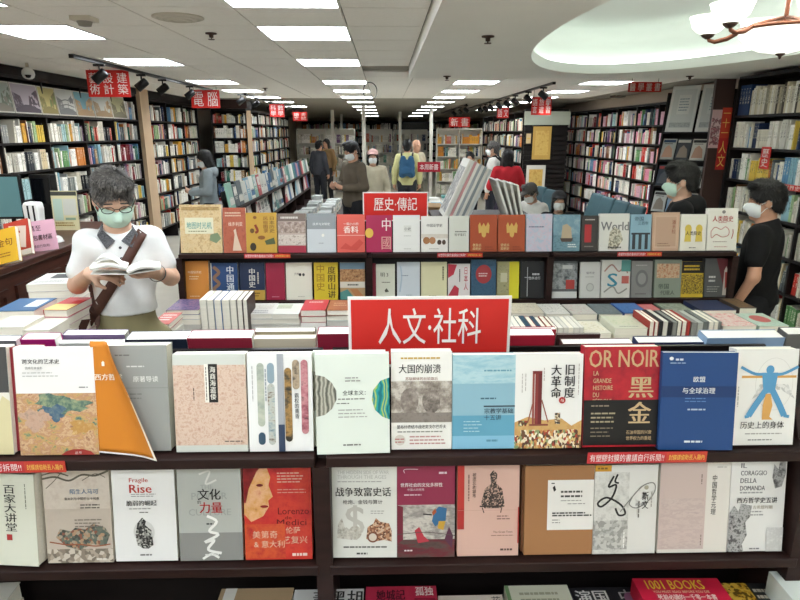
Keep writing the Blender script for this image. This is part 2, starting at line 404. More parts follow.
# far right wall bookcase
RX = 4.5
bookcase('very long wall bookcase behind the teal seats', (RX, 15.6, 0), R(-90), 9.0, [.12, .43, .74, 1.05, 1.36, 1.67, 1.98], 2.30, bay=.9, seed=22,
         pal=PAL + ['#c23b33', '#cfa3b0', '#d58aa0', '#e0b0a0'] * 3, slabel='colourful spines filling the long wall bookcase behind the teal seats', depth=.3)
struct(MB().box(RX + .02, SY, 2.34, XR, 15.6, ZC).build('trim_5', mat('tan_bulkhead', '#a8998a', .8)))
# right side, further back
SL = thing('slatted_panel', 'dark slatted wooden panel hung with scrolls at the far right', 'panel', (3.05, 13.5, 0))
MB().box(0, .05, 0, .95, .1, 2.35).build('backing', WOODB, SL)
for k in range(22): MB().box(0, 0, .1 + k * .1, .95, .05, .17 + k * .1).build('slat', WOODB, SL)
MB().box(-.02, -.02, 2.02, .97, .04, 2.3).build('header_board', mat('pale_green_board', '#b9bfae', .7, emit=0), SL)
def scroll(label, x, z0, z1, w, c, y=13.44):
    t = thing('hanging_scroll', label, 'scroll', (x, y, 0))
    MB().box(-w / 2, 0, z0, w / 2, .012, z1).build('sheet', M(c), t)
    MB().box(-w * .36, -.004, z0 + .1, w * .36, 0, z1 - .1).build('panel', M(('n', 9, ['#b98a3c', '#d8b566', '#caa052'], 4)), t)
    MB().tube([(-w / 2 - .03, .006, z1), (w / 2 + .03, .006, z1)], .014).build('rod', WOODB, t)
    MB().tube([(-w / 2 - .03, .006, z0), (w / 2 + .03, .006, z0)], .014).build('rod', WOODB, t)
scroll('yellow hanging scroll on the slatted panel', 3.42, 1.28, 2.0, .40, '#c9a253')
scroll('small pale square scroll beside the yellow one', 3.13, 1.62, 1.85, .10, '#d3b98a', 13.45)
scroll('white hanging paper low on the slatted panel', 3.33, .62, 1.18, .42, '#dcdad0')
bookcase('side bookcase beyond the slatted panel', (3.04, 19.3, 0), R(-90), 5.6, [.15, .5, .85, 1.2, 1.55, 1.9], 2.3, bay=.93, seed=23, slabel='books in the side bookcase beyond the slatted panel')
# back of the store
WSH = mat('white_shelving', '#dad8d0', .6)
bookcase('row of black bookcases lining the far back wall', (-3.9, YB - .4, 0), 0, 8.4, [.1, .42, .74, 1.06, 1.38, 1.70, 2.02], 2.35, bay=.84, seed=31, depth=.35, slabel='books along the far back wall')
bookcase('white gondola shelf left of the far aisle', (-2.75, 19.5, 0), 0, 1.8, [.15, .5, .85, 1.2, 1.55], 1.95, bay=.9, seed=32, wood=WSH, slabel='books on the white gondola left of the far aisle')
bookcase('second white gondola shelf beside the far aisle', (-.75, 21.5, 0), 0, 1.0, [.15, .5, .85, 1.2, 1.55], 1.95, bay=1.0, seed=33, wood=WSH, slabel='books on the second white gondola by the far aisle')
bookcase('white gondola shelf right of the far aisle', (1.5, 17.8, 0), 0, 1.3, [.15, .5, .85, 1.2, 1.55], 1.95, bay=.65, seed=34, wood=WSH, pal=PAL + ['#d9a441', '#d08a2e'] * 8, slabel='yellowish books on the white gondola right of the far aisle')
bookcase('pale bookcase at the very back of the middle aisle', (.35, 24.2, 0), 0, 1.3, [.15, .5, .85, 1.2, 1.55], 1.95, bay=.65, seed=35, wood=WSH, slabel='books on the pale bookcase at the back of the middle aisle')
bookcase('white shelf unit left of the black wall bookcases', (-2.9, 24.5, 0), 0, 1.6, [.15, .5, .85, 1.2, 1.55], 1.95, bay=.8, seed=36, wood=WSH, slabel='books on the white shelf unit far left')
for i, (px, Y, hh) in enumerate(((333, 18.9, 2.52), (364, 15.6, 2.52), (400, 20.5, 2.52), (431, 17.2, 2.52), (342, 23.0, 2.52))):
    p = at(px, 140, Y=Y); o = MB().box(p.x - .045, Y - .045, 0, p.x + .045, Y + .045, hh).build('trim_%d' % (10 + i), WSH); struct(o)
ac = thing('air_conditioner_grille', 'black slotted air conditioner grille high at the far end of the aisle', 'grille', (at(414, 128, Y=24).x - .6, 24.1, 1.98))
MB().box(0, .02, 0, 1.2, .12, .28).build('housing', BLACK, ac)
for k in range(5): MB().box(.03, 0, .03 + k * .05, 1.17, .02, .055 + k * .05).build('louvre', BLACKM, ac)
# ------------------------------------------------------------------ display units (table with a two-tier double-sided rack)
TILT = R(9)
YA, ZAU, ZAL = 1.15, 1.193, .922
YM, ZMU, ZML = 3.35, 1.195, .918
def xat(px, Y, z): return at(px, proj((0, Y, z))[1], Y=Y).x
def rack(label, edges, Y, zu, zl, zt):
    t = thing('display_rack', label, 'display rack', (0, 0, 0))
    x0, x1 = edges[0], edges[-1]; dp = .30; s, c = math.sin(TILT), math.cos(TILT)
    for z, nm in ((zu, 'upper'), (zl, 'lower')):
        for a, b in zip(edges, edges[1:]):
            bevel(MB().box(a + .012, Y - .022, z - .024, b - .012, Y + dp + .022, z).build('shelf_board', WOOD, t), .002, 1)
            for sg, yy in ((1, Y + .060), (-1, Y + dp - .060)):
                hh = .16 if nm == 'upper' else zu - zl - .03
                mt = Matrix.Translation((0, yy, z)) @ Matrix.Rotation(-TILT * sg, 4, 'X')
                MB().box(a + .012, -.004, .002, b - .012, .004, hh, mtx=mt).build('back_panel', WOODB, t)
    MB().box(x0 + .012, Y + .14, zt, x1 - .012, Y + .16, zl - .026).build('shade_panel', WOODB, t)  # added dark sheet, stands in for the shade in the open gap below
    for i, e in enumerate(edges):
        ws = (-.012, .012) if 0 < i < len(edges) - 1 else ((0, .022) if i == 0 else (-.022, 0))
        MB().box(e + ws[0] - .006, Y - .018, zt, e + ws[1] + .006, Y + dp + .018, zu - .026).build('upright', WOOD, t)
        pr = MB(); pr.v = []
        a, b = e + ws[0], e + ws[1]
        MB().add([(a, Y + .02, zu - .03), (a, Y + dp - .02, zu - .03), (a, Y + dp - .11, zu + .15), (a, Y + .11, zu + .15), (b, Y + .02, zu - .03), (b, Y + dp - .02, zu - .03), (b, Y + dp - .11, zu + .15), (b, Y + .11, zu + .15)],
                 [(0, 1, 2, 3), (7, 6, 5, 4), (0, 4, 5, 1), (1, 5, 6, 2), (2, 6, 7, 3), (3, 7, 4, 0)]).build('divider', WOOD, t)
    return t
def table(label, x0, x1, y0, y1, z, wood=WOOD, cat='table'):
    t = thing('display_table', label, cat, (0, 0, 0))
    bevel(MB().box(x0, y0, z - .035, x1, y1, z).build('table_top', wood, t), .004, 2)
    MB().box(x0 + .04, y0 + .04, .08, x1 - .04, y0 + .06, z - .035).build('front_panel', wood, t)
    MB().box(x0 + .04, y1 - .06, .08, x1 - .04, y1 - .04, z - .035).build('rear_panel', wood, t)
    for x in (x0 + .04, x1 - .06): MB().box(x, y0 + .06, .08, x + .02, y1 - .06, z - .035).build('side_panel', wood, t)
    MB().box(x0 + .08, y0 + .08, 0, x1 - .08, y1 - .08, .08).build('plinth', WOODB, t)
    return t
ea = [xat(320, YA, ZAU) - 1.03, xat(321, YA, ZAU), xat(818, YA, ZAU)]
em = [xat(177, YM, ZMU), xat(369, YM, ZMU), xat(550.5, YM, ZMU), xat(737, YM, ZMU)]
TZA, TZM = .66, .70
rack('dark wooden two-tier display rack under the large red sign', ea, YA, ZAU, ZAL, TZA)
rack('long dark wooden three-bay display rack under the small red sign', em, YM, ZMU, ZML, TZM)
table('dark display table carrying the rack with the large red sign', ea[0] - .05, ea[-1] + .03, .62, 1.98, TZA)
table('dark display table with piles of books below the three-bay rack', em[0] - .16, em[-1] + .03, 2.82, 3.86, TZM)

# ------------------------------------------------------------------ books shown face out
def blob(cx, cy, rx, ry, seed, n=40):
    r = random.Random(seed); ph = [r.uniform(0, 6.28) for _ in range(5)]
    return [(cx + rx * k * math.cos(a), cy + ry * k * math.sin(a)) for a, k in [(2 * math.pi * i / n, 1 + .22 * math.sin(3 * 2 * math.pi * i / n + ph[0]) + .15 * math.sin(7 * 2 * math.pi * i / n + ph[1]) + r.uniform(-.12, .12)) for i in range(n)]]
def spline(P, n=5):
    if len(P) < 3: return P
    out = []
    for i in range(len(P) - 1):
        a, b, c, d = P[max(i - 1, 0)], P[i], P[i + 1], P[min(i + 2, len(P) - 1)]
        for k in range(n):
            t = k / n; out.append(.5 * ((2 * b) + (c - a) * t + (2 * a - 5 * b + 4 * c - d) * t * t + (3 * b - a - 3 * c + d) * t ** 3))
    return out + [P[-1]]
def cover_items(t, w, h, items, eps=.0005, step=.00014, y=0):
    for k, it in enumerate(items):
        yy = y - eps - step * k; q = it[0]
        fx = lambda u: (u - .5) * w
        fz = lambda v: (1 - v) * h
        if q == 'r':
            _, a, b, c, d, m = it
            MB().add([(fx(a), yy, fz(d)), (fx(c), yy, fz(d)), (fx(c), yy, fz(b)), (fx(a), yy, fz(b))], [(0, 1, 2, 3)]).build('cover_picture' if isinstance(m, tuple) else 'colour_field', M(m), t)
        elif q == 'o':
            _, cx, cy, rx, ry, m = it
            MB().add([(fx(cx) + rx * w * math.cos(a), yy, fz(cy) + ry * h * math.sin(a)) for a in [2 * math.pi * i / 28 for i in range(28)]], [tuple(range(28))]).build('emblem', M(m), t)
        elif q == 'p':
            _, pts, m = it
            MB().add([(fx(a), yy, fz(b)) for a, b in pts], [tuple(range(len(pts)))]).build('illustration', M(m), t)
        elif q == 'k':      # stroke through points
            _, pts, th, m = it
            vs = []; P = spline([Vector((fx(a), fz(b))) for a, b in pts])
            for i, p in enumerate(P):
                d = (P[min(i + 1, len(P) - 1)] - P[max(i - 1, 0)]).normalized(); n = Vector((-d.y, d.x)) * th * w * .5
                vs += [(p.x + n.x, yy, p.y + n.y), (p.x - n.x, yy, p.y - n.y)]
            MB().add(vs, [(2 * i, 2 * i + 1, 2 * i + 3, 2 * i + 2) for i in range(len(P) - 1)]).build('illustration', M(m), t)
        elif q == 't':
            _, s, cx, cy, sz, c = it[:6]; o = it[6] if len(it) > 6 else {}
            al = o.get('al', 'CENTER')
            lettering(s, sz * h, c, t, fx(cx), fz(cy), yy, o.get('b', .006), o.get('xs', 1), al)
        elif q == 'f':      # text fitted to a box
            _, s, a, b, c, d, col = it[:7]; o = it[7] if len(it) > 7 else {}
            lettering(s, 1, col, t, fx((a + c) / 2), fz((b + d) / 2), yy, o.get('b', .006), fit=((c - a) * w, (d - b) * h), vertical=o.get('v', False))
        elif q == 'l':      # lines of print too small to read
            _, a, b, c, n, dy, ht, col = it; mb = MB(); r = random.Random(k * 31 + n)
            for i in range(n):
                x = a; e = c - r.uniform(0, .25) * (c - a); v = b + i * dy
                while x < e:
                    g = min(e, x + r.uniform(.03, .09)); mb.add([(fx(x), yy, fz(v + ht)), (fx(g), yy, fz(v + ht)), (fx(g), yy, fz(v)), (fx(x), yy, fz(v))], [(0, 1, 2, 3)]); x = g + .012
            stuff(mb.build('small_print', M(col), t))
        elif q == 'V':      # vertical columns of tiny print
            _, a, b, d, n, dx, wd, col = it; mb = MB(); r = random.Random(k * 37 + n)
            for i in range(n):
                y0 = b; u = a + i * dx; e = d - r.uniform(0, .2) * (d - b)
                while y0 < e:
                    g = min(e, y0 + r.uniform(.02, .05)); mb.add([(fx(u), yy, fz(g)), (fx(u + wd), yy, fz(g)), (fx(u + wd), yy, fz(y0)), (fx(u), yy, fz(y0))], [(0, 1, 2, 3)]); y0 = g + .008
            stuff(mb.build('small_print', M(col), t))
def book_body(t, w, h, th, cover, back=None, spine=None, hard=False, paper=None):
    b = .0018; i = .004 if hard else .0012
    mb = MB(); mb.box(-w / 2, 0, 0, w / 2, b, h, 0); mb.box(-w / 2, th - b, 0, w / 2, th, h, 1); mb.box(-w / 2, b, 0, -w / 2 + b, th - b, h, 2)
    cov = mb.build('cover', [M(cover), M(back or cover), M(spine or cover)], t)
    MB().box(-w / 2 + b, b, i, w / 2 - i, th - b, h - i).build('page_block', paper or PAPER, t)
    return cov
def solve_h(Y, z, yt, tilt):
    best = (1e9, .2)
    for k in range(120, 330):
        h = k / 1000; e = abs(proj((0, Y + h * math.sin(tilt), z + h * math.cos(tilt)))[1] - yt)
        if e < best[0]: best = (e, h)
    return best[1]
ROWS = {'AU': (YA, ZAU), 'AL': (YA, ZAL), 'MU': (YM, ZMU), 'ML': (YM, ZML)}
def fb(row, x0, x1, yt, cover, th, label, items=(), back=None, spine=None, dy=0.0, yaw=0.0, hard=False, tilt=None, group=None, hmax=None, dz=0.0, paper=None):
    Y, z = ROWS[row]; Y += dy; z += dz; tl = TILT if tilt is None else tilt
    h = solve_h(Y, z, yt, tl)
    if hmax: h = min(h, hmax)
    Yc, zc = Y + h / 2 * math.sin(tl), z + h / 2 * math.cos(tl); py = proj((0, Yc, zc))[1]
    a, b = at(x0, py, Y=Yc).x, at(x1, py, Y=Yc).x
    w = b - a - .0012
    t = thing('book', label, 'book', ((a + b) / 2, Y, z + th * math.sin(tl) + .0005), (-tl, 0, yaw), group)
    cov = book_body(t, w, h, th, cover, back, spine, hard, paper)
    cover_items(cov, w, h, items, eps=.0005 if row[0] == 'A' else .0008, step=.00014 if row[0] == 'A' else .0003)
    return t
W1 = '#eeece4'; W2 = '#e4e5dd'; INKB = '#1c1b1c'; GR = '#8a8a86'; RED = '#b3202a'
# ---- upper tier of the near rack
fb('AU', -62, 10, 346, '#e9e6da', .03, 'grey and black book with a cream figure, beside the white art history book', [('r', 0, 0, 1, .42, '#4c4c4c'), ('p', [(.8, 1), (.78, .6), (.9, .45), (1, .5), (1, 1)], '#d9cfa4'), ('r', 0, .9, .8, 1, '#5a5a58')])
fb('AU', 13, 40, 347, '#8e2a33', .035, 'dark red hardback peeping out behind the white art history book', dy=.013, spine='#8e2a33')
fb('AU', 16, 96, 346, '#efedea', .012, 'white book with a mottled landscape painting on its lower half and red seal', [
    ('r', 0, .42, 1, 1, ('n', 26, ['#3f5a6e', '#7f8f6a', '#c9a36a', '#b5876a', '#d3b48c', '#a9785c', '#5f6f62'], 8, (1, 1, 1.3), False, .9)),
    ('p', blob(.55, .53, .33, .09, 3), ('n', 45, ['#2f4a52', '#5a7468', '#8a9a7a', '#a9a884'], 8)), ('p', blob(.45, .60, .16, .07, 5), ('n', 45, ['#2f4a62', '#4f6a80', '#7a8a84'], 8)), ('p', blob(.8, .74, .16, .06, 8), ('n', 45, ['#c9a35c', '#b98a4c', '#d8bc86'], 8)), ('p', blob(.22, .66, .17, .1, 9), ('n', 50, ['#a98470', '#c4a48e', '#8a7a72'], 8)),
    ('t', '跨文化的艺术史', .34, .125, .048, INKB), ('t', '图像及其重影', .25, .185, .026, GR), ('l', .1, .225, .55, 2, .03, .008, '#b5b5b0'), ('l', .8, .36, .92, 1, .03, .01, '#777777'),
    ('p', [(.52, 1), (.58, .965), (.68, .945), (.8, .945), (.9, .965), (.95, 1)], '#a33a34'), ('t', '丛书', .74, .978, .03, '#e6d9cf')])
# grey textbook with a curled orange cover
T2 = fb('AU', 95, 169, 346, '#9b9d99', .037, 'thick grey textbook whose orange front cover is curling open', [
    ('t', '原著导读', .70, .315, .058, '#f1f1ec'), ('l', .3, .085, .5, 1, .03, .012, '#6f6f6c'), ('l', .45, .19, .72, 1, .03, .012, '#dededa'), ('l', .4, .45, .7, 2, .04, .01, '#7a7b78'), ('r', 0, .395, 1, .40, '#868884')], dy=.005)
def curl(u, v):
    w, h = .158, .238
    right = .30 + .04 * math.sin(v * 3) + .50 * v ** 1.25     # free edge, v from the top
    x = -w / 2 + u * right * w * 1.08
    lift = .003 + .03 * max(0, u - .55) ** 1.6 * 3.2 * (1 - .35 * v) + .012 * v * u
    z = h * (1 - v) * (1 - .0) - (.010 * u * v) - .012 * (1 - v) * max(0, u - .7) * 3
    return (x, -lift, z)
o = MB().grid(curl, 14, 18).build('curled_cover', ink('#d08128', .4), T2, smooth=True); o.modifiers.new('thick', 'SOLIDIFY').thickness = .0008
def curl_off(u, v, g=.0012): x, y, z = curl(u, v); return (x, y - g, z)
def edge(u, v): return curl_off(1 - .045 * (1 - u), v)
MB().grid(edge, 2, 18).build('folded_edge', ink('#efeae0'), T2, smooth=True)
def edge2(u, v): return curl_off(u, .985 + .015 * v)
MB().grid(edge2, 14, 1).build('folded_edge', ink('#efeae0'), T2, smooth=True)
lettering('西方哲学', .0145, '#f4efe2', T2, -.043, .163, -.0075, .02)
MB().add([(-.056, -.006, .186), (-.050, -.0065, .186), (-.050, -.0065, .194), (-.053, -.006, .197), (-.056, -.006, .194)], [(0, 1, 2, 3, 4)]).build('emblem', ink('#f4efe2'), T2)
PINKST = ('n', 60, ['#b08a78', '#c9a795', '#d9c3b0', '#c3a08e', '#e0cdbb'], 9, (1, 1, 1), False, .4)
fb('AU', 174, 247, 355, '#d2d5cd', .03, 'pale grey book with a rosy stone texture and a black vertical label', [
    ('r', .0, .11, 1, .93, PINKST), ('r', .48, .10, .61, .49, '#191717'), ('r', .43, .10, .485, .49, '#efece2'), ('f', '海商海盗倭', .505, .125, .585, .46, '#efece2', {'v': True, 'b': .015}),
    ('V', .448, .13, .47, 1, .03, .012, '#555555'), ('V', .27, .34, .48, 1, .03, .014, '#5a4a44'), ('l', .68, .885, .95, 1, .03, .012, '#6a5f58')])
def capsule(cx, y0, y1, r, asp=.72):
    pts = []
    for i in range(13): a = math.pi * i / 12; pts.append((cx + r * math.cos(a), y0 + r * asp * (1 - math.sin(a))))
    for i in range(13): a = math.pi * i / 12; pts.append((cx - r * math.cos(a), y1 - r * asp * (1 - math.sin(a))))
    return pts
SKYP = ('n', 16, ['#34495c', '#8fa0a6', '#c3c6bd', '#7a6a5c', '#2c3a44'], 6, (1, 1, 2.2))
fb('AU', 248, 313, 355, '#eeeeec', .025, 'white book with tall rounded picture strips and a grey vertical bar', [
    ('p', capsule(.20, .09, .74, .055), ('n', 14, ['#cfcfbf', '#b9bfae', '#9aa39a'], 4, (1, 1, 2))), ('p', capsule(.20, .80, .93, .055), '#3a5368'), ('p', capsule(.36, .09, .3, .055), '#8fa3ae'), ('p', capsule(.36, .3, .93, .055), SKYP),
    ('p', capsule(.625, .14, .9, .055), ('n', 18, ['#1d1d1c', '#4a4234', '#b08a52', '#332a22'], 5, (1, 1, 1.6))), ('r', .46, 0, .56, .72, '#a6aab0'), ('r', .46, .72, .56, 1, '#33425c'),
    ('p', capsule(.75, .06, .36, .055), ('n', 30, ['#2a2524', '#b8a58c', '#5a4a40'], 5)), ('p', capsule(.88, .06, .82, .055), ('n', 20, ['#3a2226', '#a8626e', '#c98f94', '#2a1c20'], 6, (1, 1, 1.8))),
    ('f', '霸权的黄昏', .72, .40, .79, .66, '#2a2a2c', {'v': True}), ('V', .07, .12, .5, 1, .02, .014, '#b0b0ae'), ('V', .27, .15, .55, 1, .02, .02, '#9fa8b0')])
GLOB = [('p', [(0, .20), (.12, .22), (.22, .28), (.28, .36), (.28, .45), (.22, .54), (.12, .60), (0, .62)], ('w', 26, ['#5a5a52', '#a3a294', '#c6c4b4', '#7c7b70'], 4, (.7, 1, 1), False, 4)), ('p', [(1, .24), (.88, .27), (.78, .36), (.76, .46), (.80, .56), (.90, .63), (1, .66)], ('w', 16, ['#0d6f78', '#2aa0a6', '#3fa57a', '#c2d05a', '#1d8a96'], 3, (1, 1, 1), False, 6)),
        ('t', '全球主义：', .52, .385, .052, INKB), ('l', .3, .44, .72, 1, .03, .012, '#8b8b86'), ('l', .28, .485, .5, 1, .03, .008, '#555555'), ('l', .3, .55, .7, 3, .035, .01, '#a9aaa4'), ('l', .4, .23, .62, 2, .03, .012, '#9a9a96'), ('l', .36, .90, .62, 1, .03, .014, '#6a6a66')]
fb('AU', 313, 386, 353, '#dfe6dc', .02, 'mint white book with a grey marbled half circle, behind the copy with the teal circle', GLOB[:1], dy=.02)
fb('AU', 316, 390, 355, '#e2eae0', .018, 'mint white book showing a grey marbled disc and a teal swirl disc', GLOB, dy=-.012, yaw=R(1.5))
fb('AU', 391, 452, 354, '#f0efe9', .03, 'white book with a bold black title over a sepia photograph of stone portraits', [
    ('t', '大国的崩溃', .47, .175, .098, INKB, {'xs': .86, 'b': .015}), ('l', .16, .06, .82, 1, .03, .016, '#c9a23a'), ('t', '苏联解体的台前幕后', .5, .275, .036, '#9a6f5f'),
    ('r', .0, .30, 1, .71, ('n', 20, ['#4a423c', '#7a7068', '#a39a90', '#cfc8be', '#8a8078'], 7, (1, 1, 1))), ('o', .30, .5, .15, .13, ('n', 40, ['#5a524c', '#8a8078', '#b5aca2'], 6)), ('o', .66, .5, .15, .13, ('n', 40, ['#4a423c', '#8a8078', '#c0b7ad'], 6)),
    ('r', 0, .62, 1, .72, ('n', 26, ['#57504a', '#8c837b', '#6a625b'], 5)), ('t', '是布什终结冷战还是戈尔巴乔夫', .5, .765, .042, INKB, {'xs': .84, 'b': .02}), ('l', .1, .81, .9, 1, .03, .012, '#888880'), ('l', .3, .86, .92, 3, .035, .014, '#bf8f8f'), ('o', .14, .9, .09, .055, '#d8d2c8'), ('l', .06, .885, .22, 2, .03, .01, '#b04a4a')])
fb('AU', 452, 515, 358, '#8fb9c9', .028, 'light blue textbook with pale clouds and a dark band title', [
    ('r', 0, 0, 1, .30, ('n', 14, ['#86b4c6', '#9cc4d0', '#b5d3d8', '#8ab8c8'], 5, (.6, 1, 2.2), False, 1)), ('r', 0, .64, 1, .86, '#63a3bd'), ('r', 0, .86, 1, 1, '#86bdd8'), ('r', .5, .535, 1, .55, '#3b4a55'),
    ('f', '宗教学基础', .51, .565, .97, .62, '#2a3b48'), ('f', '十五讲', .51, .635, .78, .69, '#2a3b48'), ('l', .45, .45, .72, 1, .03, .016, '#4c6f80'), ('l', .5, .155, .97, 1, .03, .016, '#6a9aac'), ('l', .18, .70, .5, 4, .035, .008, '#b5d8e0'), ('l', .55, .9, .75, 1, .03, .022, '#5a8ea6')])
CROWD = ('v', 95, ['#a8402f', '#d8b878', '#6a4a34', '#e6d9b8', '#c98a50', '#8a9a6a', '#f0e6cf', '#5a3a2c'], 2, (1, 1, .6), True)
fb('AU', 514, 582, 357, '#efeee9', .022, 'white book with a red guillotine above a crowd', [
    ('p', [(0, .72), (.2, .66), (.45, .70), (.7, .68), (.85, .76), (1, .70), (1, 1), (0, 1)], ('n', 24, ['#b98a52', '#d0a86a', '#c2955a'], 4)), ('r', 0, .86, 1, 1, CROWD), ('r', .1, .80, .95, .87, CROWD), ('r', .06, .70, .20, .76, CROWD), ('r', .6, .62, .68, .74, ('v', 120, ['#3a3a3a', '#8a6a4a', '#d8c8a8'], 2, (1, 1, 1), True)),
    ('r', .30, .18, .365, .74, '#8a3a38'), ('r', .345, .18, .40, .74, '#6f2a2b'), ('r', .26, .20, .29, .74, '#a05248'), ('r', .26, .175, .40, .205, '#7a3030'), ('k', [(.2, .72), (.28, .48)], .018, '#9a5a48'), ('k', [(.5, .72), (.40, .48)], .018, '#9a5a48'), ('r', .22, .735, .5, .755, '#8a4a3c'),
    ('f', '旧制度', .73, .11, .88, .46, INKB, {'v': True, 'b': .02}), ('f', '大革命', .53, .11, .68, .46, INKB, {'v': True, 'b': .02}), ('o', .70, .485, .05, .035, '#b03030'), ('t', '与', .70, .485, .04, '#f0e8e0'), ('V', .93, .1, .5, 1, .02, .012, '#b5aaa4'), ('V', .42, .14, .32, 1, .02, .012, '#b5aaa4'), ('V', .1, .2, .42, 2, .05, .012, '#b5b0aa')])
NOIRRED = ('n', 12, ['#7d1622', '#a31d2b', '#b8242f', '#8e1825'], 6)
fb('AU', 583, 658, 351, '#a31d2b', .03, 'dark red book with huge beige capital letters and a black lower band', [
    ('r', 0, 0, 1, 1, NOIRRED), ('f', 'OR NOIR', .06, .03, .985, .20, '#c9a77c', {'b': .015}), ('f', 'LA', .12, .235, .19, .28, '#d0b48c'), ('f', 'GRANDE', .12, .31, .36, .355, '#d0b48c'), ('f', 'HISTOIRE', .12, .38, .38, .425, '#d0b48c'), ('f', 'DU', .12, .45, .20, .495, '#d0b48c'), ('f', 'PÉTROLE', .12, .505, .37, .55, '#d0b48c'),
    ('f', '黑', .60, .30, .92, .505, '#c9ad84', {'b': .022}), ('r', 0, .525, 1, .98, '#171516'), ('f', '金', .60, .545, .90, .76, '#c9ad84', {'b': .022}), ('l', .1, .575, .4, 1, .04, .014, '#8a8070'), ('l', .1, .65, .46, 3, .042, .016, '#a3987f'), ('l', .1, .80, .42, 3, .04, .012, '#7a725f'), ('f', '石油帝国的兴衰', .58, .83, .92, .87, '#c9ad84'), ('f', '世界权力的重组', .58, .89, .92, .93, '#c9ad84')])
fb('AU', 733, 795, 355, '#ecebe5', .03, 'white book with a blue spread-armed human figure and orange arms', [
    ('k', [(.63 + .30 * math.cos(a * math.pi / 16), .36 + .27 * math.sin(a * math.pi / 16)) for a in range(33)], .006, '#cfcdc6'),
    ('p', [(.28, .52), (.4, .36), (.85, .36), (.98, .52), (.75, .42), (.5, .42)], ('v', 70, ['#cfcfca', '#e0dfda', '#bdbdb8'], 2, (1, 1, 1), True)),
    ('r', .1, .27, .98, .295, '#dba65c'), ('k', [(.08, .18), (.3, .25), (.5, .255), (.75, .255), (1, .18)], .045, '#5b9cc6'), ('o', .55, .21, .065, .045, '#5b9cc6'), ('p', [(.42, .24), (.68, .24), (.64, .45), (.46, .45)], '#5b9cc6'),
    ('k', [(.50, .42), (.36, .56), (.24, .69)], .10, '#5b9cc6'), ('k', [(.60, .42), (.72, .56), (.82, .69)], .10, '#5b9cc6'), ('p', [(.50, .46), (.58, .46), (.62, .58), (.58, .70), (.64, .73), (.46, .73), (.46, .58)], '#dba65c'), ('k', [(.25, .69), (.18, .70)], .05, '#5b9cc6'), ('k', [(.81, .69), (.90, .70)], .05, '#5b9cc6'),
    ('t', '历史上的身体', .47, .785, .082, INKB, {'xs': .93, 'b': .005}), ('l', .2, .87, .8, 1, .03, .012, '#a8a7a0'), ('l', .25, .935, .65, 1, .03, .012, '#8a8a86'), ('V', .04, .38, .62, 1, .04, .02, '#b5b4ae')], spine='#dedcd6')
fb('AU', 660, 734, 357, '#21487f', .017, 'dark blue book with a white title on a navy band', [
    ('r', 0, .34, 1, .455, '#1c3a6b'), ('t', '欧盟', .5, .27, .062, '#eef0f0'), ('t', '与全球治理', .5, .385, .066, '#eef0f0'), ('o', .115, .06, .028, .018, '#eef0f0'), ('l', .17, .06, .3, 1, .03, .02, '#cfd8e6'), ('l', .1, .10, .34, 1, .03, .01, '#9fb4d3'), ('l', .32, .46, .66, 2, .03, .01, '#5f86b8'), ('l', .36, .57, .62, 1, .03, .016, '#b8c6dc'), ('l', .34, .90, .60, 1, .03, .02, '#dfe6ee')], yaw=R(-2), dy=-.014)
# ---- lower tier of the near rack
fb('AL', -36, 37, 471, '#e0e2d2', .036, 'thick pale green book with a brush-script vertical title', [
    ('f', '百家大讲堂', .55, .12, .72, .62, '#22211f', {'v': True, 'b': .015}), ('r', .56, .655, .64, .72, '#b03434'), ('V', .86, .1, .4, 1, .03, .014, '#8a8f80'), ('r', 0, 0, 1, .08, ('n', 20, ['#d8dac8', '#e4e6d8'], 4))], yaw=R(-5), dy=-.006)
fb('AL', 44, 111, 467, '#c9bcae', .026, 'beige book with a caravan drawing and a starburst of branches', [
    ('r', 0, 0, 1, .42, ('n', 16, ['#c2b2a4', '#d3c8bb', '#cbbfb2'], 5)), ('r', 0, .85, 1, 1, ('v', 40, ['#b0a393', '#8f8374', '#d0c6b8', '#7b7266'], 3, (1, 1, 1), True)),
    ('k', [(0, .10), (.2, .08), (.4, .12), (.6, .06), (.8, .07), (1, .02)], .03, '#5f5a4c'), ('k', [(.05, .2), (.18, .12), (.3, .03)], .012, '#6a6456'), ('k', [(0, .06), (.2, .03), (.4, .07)], .02, '#6a6456'), ('k', [(.6, .12), (.8, .05), (.95, .09)], .012, '#6a6456'),
    ('p', [(.15, .72), (.22, .63), (.38, .66), (.45, .62), (.6, .64), (.72, .58), (.9, .62), (.97, .7), (.9, .82), (.7, .8), (.5, .86), (.3, .82)], ('v', 60, ['#6f7468', '#8b5a48', '#a89c88', '#4c4f48', '#b08f72', '#5f6a62'], 3, (1, 1, 1), True)),
    ('k', [(.05, .77), (.3, .80), (.5, .80), (.75, .82), (.97, .80)], .02, '#9a5a3e'), ('t', '陌生人马可', .62, .235, .058, '#6b86a0', {'b': .02}), ('t', '意大利与中国的古今相遇', .58, .31, .032, '#4a4a48'), ('l', .55, .37, .9, 2, .03, .014, '#7a746c'), ('l', .45, .53, .9, 3, .035, .012, '#857c72'), ('l', .75, .95, .9, 1, .03, .02, '#e6e0d6')])
